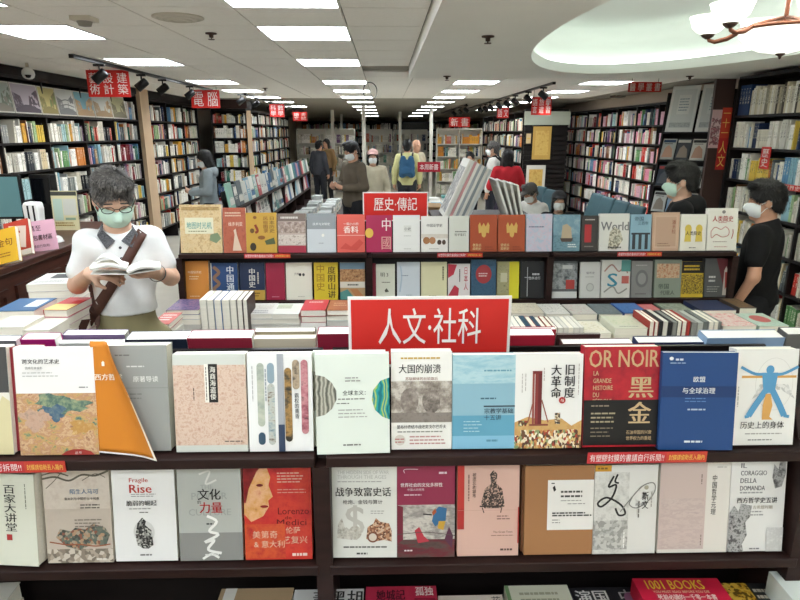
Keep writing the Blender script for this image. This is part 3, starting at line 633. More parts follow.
fb('AL', 113, 176, 468, '#efefed', .034, 'white book with a small engraving and a red English title', [
    ('f', 'Fragile', .28, .095, .58, .155, '#c0392e', {'b': .01}), ('f', 'Rise', .28, .165, .63, .255, '#c0392e', {'b': .02}), ('l', .3, .265, .75, 2, .022, .008, '#9a9a98'), ('t', '脆弱的崛起', .46, .365, .062, '#2b2b2b', {'b': .012}), ('l', .26, .42, .72, 1, .03, .01, '#9a9a98'), ('l', .42, .46, .58, 1, .03, .01, '#777777'),
    ('o', .48, .68, .17, .125, '#d8d8d4'), ('p', [(.38, .58), (.46, .52), (.52, .56), (.5, .6), (.6, .66), (.62, .82), (.54, .86), (.46, .86), (.36, .82), (.34, .7)], ('v', 130, ['#161616', '#2f2f2f', '#8a8a86', '#4c4c4a', '#bcbcb6'], 2, (1, 1, 1), True)), ('l', .4, .92, .6, 1, .03, .016, '#6a6a6a')])
fb('AL', 178, 242, 466, '#b9bcb6', .026, 'grey book with white brush strokes and a red and black title', [
    ('r', 0, .70, 1, 1, '#8f8f8c'), ('t', 'THE', .46, .215, .07, '#a6aaa5', {'b': .015}), ('t', 'POWER', .5, .31, .105, '#a6aaa5', {'b': .015}), ('t', 'CULTURE', .5, .48, .10, '#a6aaa5', {'b': .015}),
    ('k', [(.35, .08), (.52, .05), (.45, .18), (.62, .14)], .03, '#dcdcd6'), ('k', [(.45, .52), (.60, .58), (.48, .68), (.62, .72), (.40, .80), (.55, .78), (.45, .88), (.66, .92)], .045, '#f4f4f0'), ('k', [(.36, .98), (.5, .93), (.62, .97)], .04, '#f4f4f0'),
    ('t', '文化', .50, .29, .125, INKB, {'b': .015, 'xs': .95}), ('t', '力量', .52, .43, .125, '#c02a30', {'b': .015, 'xs': .95}), ('t', '的', .34, .37, .04, INKB), ('l', .44, .595, .58, 1, .03, .016, '#4a4a4a'), ('l', .4, .925, .62, 1, .03, .018, '#e0e0dc')])
fb('AL', 244, 312, 464, '#c02b2c', .024, 'red book with a ghostly reddish face of a man in profile', [
    ('r', 0, 0, 1, 1, ('n', 11, ['#9d1c22', '#c42c2c', '#d2402f', '#b82528'], 5)), ('p', [(0, .10), (.12, .02), (.34, .02), (.40, .14), (.37, .22), (.43, .34), (.36, .38), (.37, .44), (.28, .54), (.1, .6), (0, .52)], ('n', 14, ['#8e1a1e', '#dba05a', '#e8b48a', '#c96a4a'], 4)),
    ('p', [(0, .1), (0, 0), (.3, 0), (.2, .08), (.08, .25), (.03, .4), (0, .4)], ('n', 30, ['#6f1216', '#931b20'], 4)), ('o', .24, .22, .05, .015, '#6f1216'), ('o', .30, .44, .06, .014, '#8e1a1e'), ('f', 'Lorenzo', .50, .455, .96, .525, '#6f1418', {'b': .005}), ('f', 'de', .60, .54, .70, .575, '#6f1418'), ('f', 'Medici', .48, .575, .92, .64, '#6f1418'),
    ('t', '洛伦佐', .2, .68, .075, '#d8b9a0', {'b': 0}), ('t', '与佛罗伦萨', .55, .69, .075, '#d8b9a0', {'b': 0}), ('t', '文艺复兴', .68, .79, .085, '#d8b9a0', {'b': 0}), ('l', .5, .09, .9, 4, .03, .012, '#e0b0a0'), ('l', .5, .26, .95, 2, .03, .01, '#d89a8c'), ('l', .7, .93, .93, 1, .03, .03, '#f0d8cc'), ('r', .0, .62, .6, .98, ('n', 20, ['#c0302c', '#d2582f', '#b02428'], 4)), ('t', '美第奇', .3, .73, .085, '#e0bfa6', {'b': 0}), ('t', '& 意大利', .36, .83, .08, '#e0bfa6', {'b': 0})])
fb('AL', 331, 397, 468, '#e4e5de', .032, 'pale grey book with a dollar sign drawing and a sepia cannon', [
    ('f', 'THE HIDDEN SIDE OF WAR', .10, .045, .88, .085, '#bdbdb6'), ('f', 'THROUGH THE AGES', .10, .095, .84, .135, '#bdbdb6'), ('l', .1, .16, .85, 1, .02, .01, '#a8a8a2'), ('t', '战争致富史话', .49, .275, .105, '#26221f', {'xs': .93, 'b': .02}), ('t', '枪炮、金钱与算计', .48, .385, .052, '#3a3632'), ('l', .6, .48, .85, 2, .025, .01, '#b0b0aa'),
    ('f', '$', .22, .42, .50, .80, '#c3c1b8', {'b': .01}), ('p', [(.08, .78), (.1, .62), (.16, .56), (.2, .66), (.3, .74), (.32, .8)], ('n', 90, ['#8a867c', '#c9c6bc', '#dedcd2'], 3)), ('o', .36, .72, .1, .075, ('n', 80, ['#a09c90', '#d5d2c8'], 3)),
    ('p', [(.53, .79), (.55, .66), (.64, .62), (.68, .56), (.74, .6), (.88, .62), (.92, .70), (.92, .82), (.8, .8), (.66, .82)], ('v', 90, ['#8a5a42', '#b98a6a', '#6a4534', '#d2b59a'], 2, (1, 1, 1), True)), ('o', .63, .77, .085, .06, '#7a4c38'), ('o', .63, .77, .06, .042, '#d9cfc0'), ('l', .18, .87, .85, 1, .02, .016, '#6a6a66'), ('l', .38, .94, .55, 1, .02, .02, '#4a4a48')], yaw=R(-1))
fb('AL', 397, 455, 468, '#96304f', .022, 'plum book with a wide photograph of leaping street performers', [
    ('r', 0, .42, 1, 1, ('n', 12, ['#b9b4ac', '#8f8a86', '#cfcac0', '#6b6668'], 4, (1, 1, 2))), ('r', 0, .80, 1, 1, ('n', 15, ['#4a3a3c', '#6f2a34', '#5a4a46', '#2f2628'], 5, (.5, 1, 2))), ('p', [(0, .42), (.10, .44), (.1, .8), (0, .85)], '#7a2a3c'), ('p', [(.64, .50), (.72, .44), (.86, .46), (.84, .60), (.74, .62), (.66, .66), (.60, .60)], '#3a6f9a'), ('p', [(.72, .60), (.84, .6), (.8, .70), (.7, .68)], '#c9a03a'),
    ('p', [(.60, .50), (.66, .46), (.68, .5), (.62, .54)], '#b05a34'), ('k', [(.45, .52), (.6, .53)], .025, '#2a2628'), ('p', [(.30, .7), (.38, .66), (.46, .76), (.56, .82), (.36, .84)], '#b83a48'), ('p', [(.82, .80), (.9, .66), (.97, .76), (.95, .9)], '#5a3048'), ('k', [(0, .74), (.5, .72), (1, .76)], .012, '#5a4c48'),
    ('t', '世界社会的文化多样性', .42, .20, .048, '#f0e6e6', {'xs': .92, 'b': .02}), ('t', '中国人的视角', .32, .25, .03, '#e0c8d0'), ('l', .12, .3, .42, 1, .03, .014, '#e0c0cc'), ('k', [(.13, .07), (.13, .03), (.36, .03)], .012, '#e6c8d4'), ('l', .72, .06, .9, 1, .02, .022, '#e6d0d8'), ('l', .12, .91, .3, 1, .02, .016, '#e6dede')])
fb('AL', 457, 519, 468, '#dcb5a6', .026, 'salmon pink book with an engraved seated man above a red corner', [
    ('r', 0, .0, .11, .68, '#c23b34'), ('r', 0, .47, .11, .70, '#b5332f'), ('r', .98, .46, 1, .86, '#b5332f'), ('p', [(.52, .10), (.58, .05), (.64, .10), (.62, .2), (.72, .26), (.76, .42), (.70, .47), (.44, .47), (.38, .42), (.44, .26), (.54, .2)], ('v', 150, ['#2f2826', '#6a5a52', '#c0a090', '#453a36'], 2, (1, 1, 1), True)), ('r', .36, .44, .76, .455, '#3a302c'), ('k', [(.40, .46), (.43, .52)], .015, '#3a302c'), ('k', [(.72, .46), (.70, .52)], .015, '#3a302c'),
    ('f', '被遗忘的城市', .24, .08, .30, .35, '#4a3a36', {'v': True}), ('V', .17, .1, .42, 1, .03, .02, '#8a6a60'), ('k', [(0, .49), (.98, .49)], .004, '#c09a8c'), ('l', .64, .55, .86, 2, .03, .012, '#8a6a60'), ('t', 'The Great Town', .74, .73, .03, '#4a3a36'), ('l', .55, .765, .92, 1, .03, .008, '#8a6a60'), ('l', .70, .915, .9, 1, .03, .022, '#5a4440')])
fb('AL', 521, 530, 469, '#8a5f42', .02, 'brown hardback edge behind the brown book with the white square', dy=.014)
fb('AL', 524, 593, 470, '#a9794f', .03, 'brown cloth book with a large white square label', [
    ('r', .33, .16, 1.0, .72, '#eeece6'), ('p', [(.40, .24), (.43, .22), (.45, .27), (.42, .29)], INKB), ('l', .38, .19, .44, 1, .02, .012, '#444444'), ('l', .52, .28, .88, 1, .03, .022, '#4a4a46'), ('l', .52, .33, .92, 1, .03, .022, '#4a4a46'), ('l', .52, .385, .86, 1, .03, .01, '#a0a09a'), ('l', .62, .42, .9, 1, .03, .01, '#a0a09a'), ('l', .4, .52, .98, 2, .028, .016, '#3a3a38'), ('l', .4, .60, .52, 2, .03, .01, '#8a8a86')])
fb('AL', 593, 656, 470, '#e2e2dc', .026, 'pale book with a loose black ink scribble over grey drawings', [
    ('r', 0, .08, .55, 1, ('n', 40, ['#a9a9a4', '#c9c9c3', '#dcdcd6', '#b8b8b2'], 8)), ('r', 0, .62, .55, .95, ('v', 60, ['#9a9a95', '#c6c6c0', '#b2b2ac'], 3, (1, 1, 1), True)), ('r', 0, 0, .26, .07, '#d39a2e'), ('l', .04, .025, .22, 1, .02, .02, '#7a5a1e'),
    ('k', [(.30, .12), (.22, .24), (.34, .22), (.28, .36), (.12, .46), (.06, .42), (.2, .36), (.42, .44), (.50, .54), (.40, .56), (.34, .48)], .032, '#191919'), ('k', [(.36, .10), (.32, .18), (.38, .2)], .03, '#191919'), ('k', [(.42, .52), (.55, .40), (.75, .24), (.92, .20), (.96, .28), (.86, .40), (.68, .48), (.56, .44), (.6, .36)], .018, '#8a8a86'),
    ('f', '斯文', .76, .30, .86, .49, INKB, {'v': True, 'b': .015}), ('t', '唐宋思想', .74, .44, .03, '#777777'), ('o', .82, .25, .035, .025, '#b5b09c'), ('V', .70, .40, .60, 1, .05, .02, '#77746c'), ('V', .90, .3, .5, 1, .05, .014, '#a9a69c'), ('V', .48, .75, .95, 1, .02, .02, '#f0f0ec')])
fb('AL', 658, 728, 467, '#e3dfd6', .024, 'cream book with a pinkish ink-wash mountain panel', [
    ('r', .0, .02, .66, .96, '#cdbab2'), ('r', .02, .40, .64, .95, ('n', 22, ['#b7a6a2', '#cdbcb4', '#c0aea8', '#d4c6bd'], 7, (1, 1, 2.2))), ('f', '中国哲学元理', .74, .15, .81, .58, '#3a3634', {'v': True, 'b': .01}), ('V', .58, .14, .26, 1, .03, .016, '#8a7a74'), ('V', .61, .8, .92, 1, .03, .014, '#8a7a74'), ('l', .8, .06, .95, 1, .03, .01, '#b0aaa2')])
fb('AL', 728, 783, 465, '#e6e6e2', .03, 'white book with grey gargoyle sculpture photos and Italian capitals', [
    ('f', 'IL', .17, .05, .27, .10, '#77777a', {'b': .02}), ('f', 'CORAGGIO', .17, .13, .64, .18, '#77777a', {'b': .02}), ('f', 'DELLA', .17, .21, .46, .26, '#77777a', {'b': .02}), ('f', 'DOMANDA', .17, .29, .62, .34, '#77777a', {'b': .02}), ('l', .17, .355, .7, 1, .03, .016, '#a8a8a8'),
    ('t', '西方哲学史五讲', .49, .445, .066, '#222222', {'xs': .92, 'b': .02}), ('t', '古希腊时期', .6, .52, .042, '#a39a86'), ('l', .35, .56, .65, 2, .035, .014, '#9a9a9a'),
    ('p', [(.76, .06), (.84, .12), (.86, .02), (.96, .03), (.98, .16), (.92, .3), (.80, .32), (.74, .2)], ('n', 60, ['#2a2a2a', '#6f6f6f', '#b0b0ae', '#3f3f3f'], 5)), ('p', [(0, .58), (.08, .50), (.16, .56), (.20, .48), (.40, .50), (.38, .62), (.30, .68), (.34, .82), (.26, .92), (.30, 1), (0, 1)], ('n', 40, ['#222222', '#5f5f5f', '#b8b8b6', '#3a3a3a', '#888888'], 6)), ('r', .7, .74, 1, 1, ('n', 30, ['#d9d9d6', '#c3c3c0', '#e4e4e0'], 4)), ('l', .4, .96, .6, 1, .03, .014, '#77777a')])
# ---- upper tier of the three-bay rack
MAPP = ('n', 22, ['#b08d5a', '#cdae7c', '#d9c296', '#b99a6a', '#c9b184'], 6)
fb('MU', 180, 222, 205, '#c3a06a', .03, 'large tan antique-map book with a pale title box', [('r', 0, 0, 1, 1, MAPP), ('r', .12, .27, .8, .60, '#e3dfc0'), ('f', '地图时光机', .16, .36, .76, .50, '#4f9a94', {'b': .015}), ('l', .2, .54, .7, 1, .03, .02, '#8a8a6a'), ('p', [(.72, .62), (.9, .58), (.98, .7), (.86, .8), (.7, .74)], '#7a8a6a'), ('r', .05, .05, .95, .12, ('n', 50, ['#8a6a3c', '#c9ab74'], 4))])
fb('MU', 223, 246, 208, '#a4563f', .025, 'rust red book with a pale dancing figure', [('r', 0, 0, 1, 1, ('n', 20, ['#8e4634', '#b06048', '#a4563f'], 5)), ('l', .1, .1, .9, 2, .06, .03, '#d9b9a0'), ('t', '维多利亚', .55, .36, .1, '#e6cdb8', {'xs': .8}), ('p', [(.4, .95), (.5, .6), (.46, .5), (.56, .46), (.6, .6), (.8, .95)], '#d8c0a8')])
fb('MU', 246, 277, 213, '#c39a3e', .025, 'mustard yellow book with small dark Japanese drawings', [('f', '日本历史', .76, .1, .93, .5, '#5a451c', {'v': True}), ('f', '风俗图录', .56, .1, .72, .5, '#7a4a1e', {'v': True}), ('o', .22, .85, .1, .1, '#3a3020'), ('p', [(.6, .7), (.9, .62), (.95, .78), (.65, .8)], '#4f5a3a'), ('k', [(.3, .3), (.38, .45), (.3, .5)], .08, '#8a3a22'), ('o', .2, .45, .07, .06, '#6a4a20'), ('o', .5, .62, .12, .05, '#8a5a2a'), ('o', .3, .12, .06, .04, '#8a5a2a')])
fb('MU', 278, 306, 214, '#b9a79c', .025, 'book with brown cityscape photo strips over a crimson foot', [('r', 0, 0, 1, .2, '#7a6a62'), ('r', 0, .22, 1, .5, ('n', 30, ['#5a4a44', '#a08c80', '#cfc3b8'], 6)), ('r', 0, .54, 1, .8, ('n', 30, ['#8a7a70', '#d3c8bc', '#6a5a52'], 6)), ('r', 0, .82, 1, 1, '#a02f42'), ('l', .1, .08, .9, 1, .05, .05, '#d8d0c6')])
fb('MU', 307, 336, 214, '#c6cbcd', .025, 'pale grey book with a darker grey upper band', [('r', 0, 0, 1, .4, '#8f9496'), ('t', '技术与文明史', .5, .27, .075, '#e6e8e8'), ('o', .55, .56, .05, .04, '#e9e6da'), ('l', .4, .75, .6, 1, .03, .02, '#8f9496')])
fb('MU', 337, 365, 215, '#d85f51', .025, 'coral red book with a white rounded title', [('t', '香料', .5, .40, .2, '#f3e6dc', {'b': .02}), ('t', '一颗小小的', .5, .25, .08, '#f3e6dc'), ('r', 0, .54, 1, .56, '#e8a59a'), ('p', [(.1, .9), (.3, .75), (.5, .85), (.8, .65), (.95, .75), (.7, .95)], '#c94a40')])
fb('MU', 366, 392, 216, '#a92450', .025, 'magenta book with a yellow disc at the foot of the small red sign', [('o', .12, .48, .16, .13, '#d9b04a'), ('f', '中', .62, .08, .95, .42, '#ecdcd8', {'b': .015}), ('f', '國', .60, .58, .95, .92, '#d99a94', {'b': .015})])
fb('MU', 393, 420, 216, '#e6e6e0', .025, 'plain white book with a tiny framed title next to the magenta one', [('r', .4, .28, .68, .46, '#dadad2'), ('t', '小史', .54, .37, .09, '#5a5a58'), ('l', .4, .55, .7, 1, .04, .02, '#bdbdb6'), ('l', .4, .9, .7, 1, .04, .02, '#bdbdb6')])
fb('MU', 421, 448, 217, '#e6e4dc', .025, 'white book with a line of brown bears across the cover', [('t', '中国论学史', .5, .26, .1, '#4a4a48', {'xs': .9}), ('r', 0, .5, 1, .62, ('n', 20, ['#d9d2c6', '#c9c0b2'], 4)), ('o', .2, .68, .13, .1, '#a8754a'), ('o', .42, .68, .12, .1, '#b5825a'), ('o', .68, .73, .08, .07, '#4a3a30'), ('o', .85, .73, .07, .07, '#5a483c'), ('l', .3, .9, .7, 1, .04, .02, '#b0aca2')])
fb('MU', 449, 469, 217, '#d6d8cc', .025, 'narrow sage white book beside the first brick-red eagle book', [('l', .3, .42, .9, 1, .04, .03, '#7a7a72'), ('t', '哲学家们', .55, .52, .08, '#4a4a46')])
EAG = [('p', [(.36, .2), (.42, .32), (.5, .22), (.58, .32), (.66, .2), (.72, .28), (.7, .5), (.6, .48), (.58, .58), (.52, .62), (.44, .58), (.42, .48), (.32, .5), (.3, .28)], '#d3ac5c'), ('f', '德意志', .10, .78, .42, .86, '#d9c08a', {'b': .02}), ('f', '简明史', .10, .88, .42, .96, '#d9c08a', {'b': .02}), ('l', .55, .86, .9, 2, .06, .03, '#8a3f24')]
fb('MU', 470, 497, 216, '#a94d2b', .028, 'brick-red book with a gold double eagle beside the sage white book', EAG)
fb('MU', 498, 525, 216, '#ab502d', .028, 'brick-red book with a gold double eagle beside the pale blue sky book', EAG)
fb('MU', 526, 552, 215, '#a9bccb', .025, 'pale blue book with mauve blossom clouds', [('r', 0, 0, 1, 1, ('n', 20, ['#9db6c9', '#b9c6d3', '#c9b8c6', '#aebfd0', '#8fa6c0'], 6)), ('l', .1, .33, .7, 1, .04, .03, '#5a6a80')])
fb('MU', 553, 580, 216, '#5f8495', .025, 'blue book with a sailing ship on a rough sea', [('r', 0, .55, 1, 1, ('n', 20, ['#3f6070', '#6f93a0', '#4a6c7a'], 6, (1, 1, 2))), ('r', 0, 0, 1, .55, ('n', 12, ['#86a6b0', '#6f93a3', '#a3bac0'], 5)), ('p', [(.3, .65), (.34, .3), (.5, .25), (.66, .35), (.7, .65)], '#b9a68a'), ('p', [(.25, .64), (.75, .64), (.68, .74), (.32, .74)], '#4a3a30'), ('l', .55, .8, .9, 2, .06, .03, '#e0e6e6')])
fb('MU', 581, 598, 217, '#3a3634', .025, 'narrow charcoal book with a red block', [('r', .2, .25, .6, .75, '#b02f34'), ('l', .2, .1, .8, 1, .04, .03, '#c9c3bc'), ('l', .2, .85, .8, 1, .04, .03, '#8a847e')])
fb('MU', 599, 629, 215, '#e0e0da', .025, 'white book with large grey capitals and a golden collage', [('f', 'World', .05, .22, .98, .45, '#77777a', {'b': .02}), ('p', [(.3, .95), (.35, .5), (.5, .35), (.7, .45), (.8, .7), (.6, .95)], ('n', 40, ['#b5974a', '#e0dcc8', '#6a665a', '#cfc39a'], 5)), ('l', .3, .88, .8, 1, .04, .04, '#4a4a46')])
fb('MU', 630, 651, 216, '#8fb4c6', .025, 'light blue book with a row of dark columns', [('t', '帝国', .4, .12, .13, '#2f4652'), ('t', '三百年', .6, .24, .1, '#2f4652'), ('r', .05, .5, .95, .55, '#3a3f44'), ('r', .1, .55, .25, .95, '#3a3f44'), ('r', .4, .55, .55, .95, '#3a3f44'), ('r', .7, .55, .85, .95, '#3a3f44')])
fb('MU', 652, 679, 214, '#c7a891', .025, 'sandy pink book with a framed inner rectangle', [('r', .08, .08, .92, .92, '#cdb09a'), ('r', .12, .12, .88, .88, '#bfa08a'), ('f', '潘多拉', .72, .2, .86, .55, '#8a4a3a', {'v': True}), ('l', .2, .8, .7, 2, .06, .02, '#8a6a58')])
fb('MU', 680, 706, 216, '#eae8de', .025, 'white book with gold ape figures behind its title', [('o', .3, .4, .13, .12, '#dcc35a'), ('o', .72, .4, .13, .12, '#dcc35a'), ('p', [(.2, .4), (.4, .4), (.42, .75), (.16, .75)], '#dcc35a'), ('p', [(.62, .4), (.82, .4), (.86, .75), (.58, .75)], '#dcc35a'), ('t', '人类简史', .5, .52, .12, '#3a3a38', {'xs': .9, 'b': .02}), ('l', .35, .9, .65, 1, .04, .03, '#8a8a84')])
fb('MU', 707, 737, 210, '#ecebe2', .03, 'tall white book with a red title and a red hand-drawn animal outline', [('t', '人类简史', .5, .25, .15, '#b8323a', {'xs': .84, 'b': .02}), ('o', .52, .09, .06, .04, '#8a8a84'), ('k', [(.12, .55), (.25, .45), (.45, .5), (.6, .44), (.72, .52), (.7, .64), (.5, .68), (.3, .62), (.15, .7), (.12, .55)], .025, '#c98a84'), ('k', [(.85, .5), (.86, .6), (.82, .72)], .03, '#b05a54'), ('l', .2, .78, .8, 1, .04, .02, '#b5a8a0'), ('l', .25, .9, .75, 1, .04, .02, '#c9a09a'), ('l', .35, .33, .66, 1, .04, .02, '#d0a09c')])
# ---- lower tier of the three-bay rack
fb('ML', 181, 209, 261, '#d38a3c', .028, 'plain orange book in the end bay of the rack', [('t', '中国经济史', .5, .28, .07, '#f0e0c8'), ('l', .3, .38, .7, 2, .06, .02, '#e9cfa8'), ('l', .3, .88, .7, 1, .06, .02, '#e9cfa8')])
fb('ML', 211, 238, 263, '#2c4a78', .028, 'blue book with white vertical characters and flame-like ornament', [('f', '中国通史', .58, .08, .86, .96, '#dfe3e6', {'v': True, 'b': .02}), ('k', [(.1, .1), (.3, .25), (.12, .4), (.3, .55), (.1, .7), (.3, .85)], .12, '#8a6a52'), ('r', 0, 0, .04, 1, '#c9c3b8')])
fb('ML', 240, 265, 263, '#26324e', .028, 'navy book with a yellow foot', [('f', '中国史', .36, .15, .62, .66, '#e8e6de', {'v': True, 'b': .015}), ('r', 0, .73, 1, 1, '#c9a24a'), ('l', .1, .8, .9, 2, .07, .03, '#6a4f1e'), ('V', .7, .25, .6, 1, .05, .06, '#c9c3b8')])
fb('ML', 266, 285, 263, '#9c2440', .022, 'crimson book without any lettering', [('l', .3, .9, .7, 1, .04, .02, '#c98a98')])
fb('ML', 286, 312, 263, '#e3e0cf', .025, 'cream book with a tiny black and white inkblot title', [('t', '万象', .42, .30, .07, '#4a4a46'), ('o', .55, .32, .05, .04, INKB), ('o', .68, .32, .05, .04, '#4a4a46'), ('l', .45, .9, .75, 1, .04, .02, '#b5b0a0')])
fb('ML', 314, 338, 263, '#d6bd2c', .022, 'bright yellow book with brush characters', [('f', '中国史', .1, .05, .45, .75, '#9a7a1a', {'v': True}), ('f', '度阴山讲', .58, .1, .9, .95, '#4a3c10', {'v': True, 'b': .02})])
fb('ML', 340, 365, 263, '#b5946a', .025, 'book with a brown crowd photo above teal and orange stripes', [('r', 0, 0, 1, .18, '#6f8a9a'), ('r', 0, .18, 1, .5, ('n', 40, ['#5a3c28', '#a87c50', '#c9a376'], 4)), ('r', 0, .52, 1, .68, '#d9d6c8'), ('p', [(0, 1), (0, .8), (.3, .72), (.5, .9), (.6, 1)], '#4f8a84'), ('p', [(.4, .72), (.7, .72), (1, .95), (1, 1), (.7, 1)], '#b87a4a'), ('l', .3, .58, .8, 1, .04, .04, '#5a5a54')])
fb('ML', 368, 376, 264, '#8f2438', .02, 'crimson book edge in the middle bay', [])
fb('ML', 376, 395, 265, '#d8d9c6', .025, 'pale sage book with a small inked sprig', [('t', '明', .35, .3, .14, '#4a4a42'), ('t', '3', .6, .3, .14, '#4a4a42'), ('l', .3, .5, .8, 1, .04, .03, '#8a8a7c'), ('p', [(.45, .75), (.55, .68), (.68, .78), (.5, .8)], '#5a5a4c')])
fb('ML', 397, 420, 263, '#d3dade', .025, 'very pale blue book with a faint streak', [('k', [(.15, .1), (.2, .4), (.12, .8)], .06, '#b5c6d3'), ('l', .2, .35, .5, 1, .04, .02, '#8a98a3'), ('l', .4, .88, .7, 1, .04, .02, '#9aa6ae')])
fb('ML', 421, 447, 263, '#e3deb4', .025, 'pale yellow book with one small vertical title', [('V', .82, .12, .5, 1, .05, .06, '#6a6a4c'), ('l', .3, .9, .6, 1, .04, .02, '#a8a480')])
fb('ML', 448, 470, 265, '#e8e2de', .022, 'white book splashed with red brush figures', [('p', [(0, .0), (.4, .02), (.25, .3), (0, .4)], '#c8384a'), ('p', [(0, .9), (.3, .6), (.5, .7), (.45, 1), (0, 1)], '#c8384a'), ('f', '日本人', .72, .1, .9, .75, '#c8384a', {'v': True}), ('V', .5, .15, .55, 1, .05, .05, '#4a4a46')])
fb('ML', 471, 496, 261, '#2f4f68', .028, 'dark blue book with a red disc', [('r', 0, 0, 1, 1, ('n', 50, ['#28465e', '#3a5f78', '#2c4a62'], 4)), ('o', .5, .37, .32, .24, '#a83a3e'), ('l', .3, .34, .7, 2, .06, .03, '#e0c8c0')])
fb('ML', 497, 519, 263, '#a6a072', .025, 'olive book with a grey picture on a bright yellow side', [('r', .55, 0, 1, 1, '#d8cf2a'), ('r', .02, .1, .52, .85, ('n', 30, ['#6f6c50', '#a8a47c', '#8a8662'], 4)), ('r', .15, .3, .45, .55, '#c6c3a4')])
fb('ML', 520, 544, 263, '#1d1f22', .028, 'black book with a silver sword', [('k', [(.3, .15), (.3, .95)], .03, '#a9adb0'), ('r', .18, .42, .42, .44, '#a9adb0'), ('t', '战争进行', .6, .45, .09, '#d0d3d5', {'xs': .9}), ('l', .5, .32, .85, 1, .04, .05, '#c9ccce')])
fb('ML', 552, 577, 263, '#5a5f62', .025, 'dark grey photo-covered book beside the rack divider', [('r', 0, .05, 1, .75, ('n', 25, ['#2f3336', '#6f7578', '#a0a5a6', '#44494c'], 6)), ('r', .55, .5, .9, .75, '#a83a36'), ('r', 0, .82, 1, 1, '#d3d5d3'), ('r', .4, .1, .8, .2, '#c9cccb')])
fb('ML', 580, 600, 264, '#d5d6d2', .025, 'white-grey book with a round engraved medallion', [('o', .5, .7, .2, .12, '#b0b2ae'), ('o', .5, .7, .15, .09, '#c9cbc6'), ('t', '银币史', .5, .3, .08, '#77777a'), ('l', .25, .4, .75, 1, .04, .02, '#a0a29e')])
fb('ML', 601, 630, 262, '#dcdcd4', .025, 'white book with a big teal S among looping lines', [('k', [(.1, .3), (.35, .12), (.6, .3), (.8, .15), (.9, .35)], .05, '#b08a80'), ('k', [(.1, .85), (.4, .7), (.6, .88), (.9, .75)], .05, '#9a9a92'), ('f', 'S', .22, .35, .55, .7, '#3f8fa8', {'b': .015}), ('r', .68, 0, 1, .3, '#5a9a94'), ('r', .7, .42, .95, .62, '#c86a62')])
fb('ML', 631, 652, 263, '#8d8f8d', .025, 'mid grey book with a spiky line emblem', [('o', .5, .48, .3, .24, '#77797a'), ('o', .5, .48, .2, .16, '#9a9c9a'), ('l', .2, .1, .8, 1, .04, .03, '#b5b7b4'), ('l', .2, .88, .8, 1, .04, .03, '#6a6c6a')])
fb('ML', 654, 681, 262, '#8f9a8c', .025, 'grey-green book with an orange townscape picture', [('r', .08, .1, .92, .48, ('n', 40, ['#8a5a44', '#c08a6a', '#d8c0a0', '#6a5448'], 5)), ('t', '帝国', .35, .7, .15, '#3f4a42'), ('t', '代理人', .5, .87, .13, '#3f4a42')])
fb('ML', 681, 703, 264, '#cfae2a', .025, 'yellow and black book covered in round portraits', [('r', 0, 0, 1, .32, '#1f1d1a'), ('l', .1, .1, .9, 2, .09, .05, '#cfae2a'), ('r', 0, .36, 1, .9, ('v', 150, ['#2a2618', '#d8b838', '#8a742a'], 2, (1, 1, 1), True)), ('r', 0, .92, 1, 1, '#d8b838')])
fb('ML', 704, 732, 261, '#57595a', .028, 'dark grey and maroon book with a robed white figure', [('p', [(.4, 0), (1, 0), (1, 1), (.8, 1)], '#6a2a30'), ('p', [(.66, .95), (.7, .3), (.76, .2), (.82, .3), (.92, .95)], '#c9bfb4'), ('p', [(.72, .35), (.8, .35), (.84, .7), (.74, .8)], '#a8433f'), ('l', .15, .45, .45, 2, .1, .05, '#d3d3d0'), ('l', .1, .72, .55, 3, .06, .02, '#a8a8a6')])
# ---- far side of the near rack: backs and page tops of the books facing the other way
def back_book(x0, x1, yt, cover, th, label, dy=0.0, up=0.0, paper=None):
    """leans from the far side of the near rack; we see its back cover and the top of its pages"""
    Yt = YA + .30 - .055 - .034 + dy; z = ZAU
    h = .215 + up; c, s = math.cos(TILT), math.sin(TILT)
    # solve the height so that the top edge is where the photograph has it
    best = (1e9, .2)
    for k in range(140, 330):
        hh = k / 1000; yy = YA + .30 + .0 - th + dy - hh * s
        e = abs(proj((0, yy, z + hh * c))[1] - yt)
        if e < best[0]: best = (e, hh)
    h = best[1]; yb = YA + .30 - th + dy
    a, b = at(x0, yt + 6, Y=yb - h * s).x, at(x1, yt + 6, Y=yb - h * s).x
    t = thing('book', label, 'book', ((a + b) / 2, yb, z + .0006), (TILT, 0, 0))
    book_body(t, b - a - .001, h, th, cover, paper=paper or PAPERW)
    return t
back_book(-40, 16, 338, '#77777a', .03, 'grey-backed book with white page tops behind the grey and black book')
back_book(20, 55, 337, '#a81a6c', .035, 'magenta-backed book standing behind the white art history book')
back_book(58, 124, 341, '#c9c9c4', .02, 'pale grey-backed book tucked in front of the purple-backed one')
back_book(62, 125, 333, '#6a5578', .03, 'purple-backed book behind the grey textbook with the orange cover', dy=.034)
back_book(125, 187, 338, '#1b2333', .045, 'thick navy-backed book between the purple-backed and the crimson-backed books')
back_book(187, 252, 337, '#8a2436', .045, 'crimson-backed thick book behind the rosy stone-textured book')
back_book(253, 316, 338, '#cfc3ac', .022, 'beige-backed book behind the book with rounded picture strips')
back_book(254, 315, 331, '#8a8066', .025, 'khaki-backed book standing behind the beige-backed one', dy=.026)
back_book(317, 352, 334, '#8e2238', .04, 'crimson-backed book partly hidden by the large red sign')
back_book(509, 555, 337, '#b02438', .04, 'bright red-backed book at the edge of the large red sign')
back_book(511, 556, 331, '#a82034', .018, 'thin red-backed book standing behind the bright red-backed one', dy=.044)
back_book(562, 633, 346, '#5a3a36', .03, 'brown-backed book with broad white page tops behind the guillotine book')
back_book(556, 600, 336, '#4a302e', .008, 'slim dark brown cover standing above the brown-backed book', dy=.033)
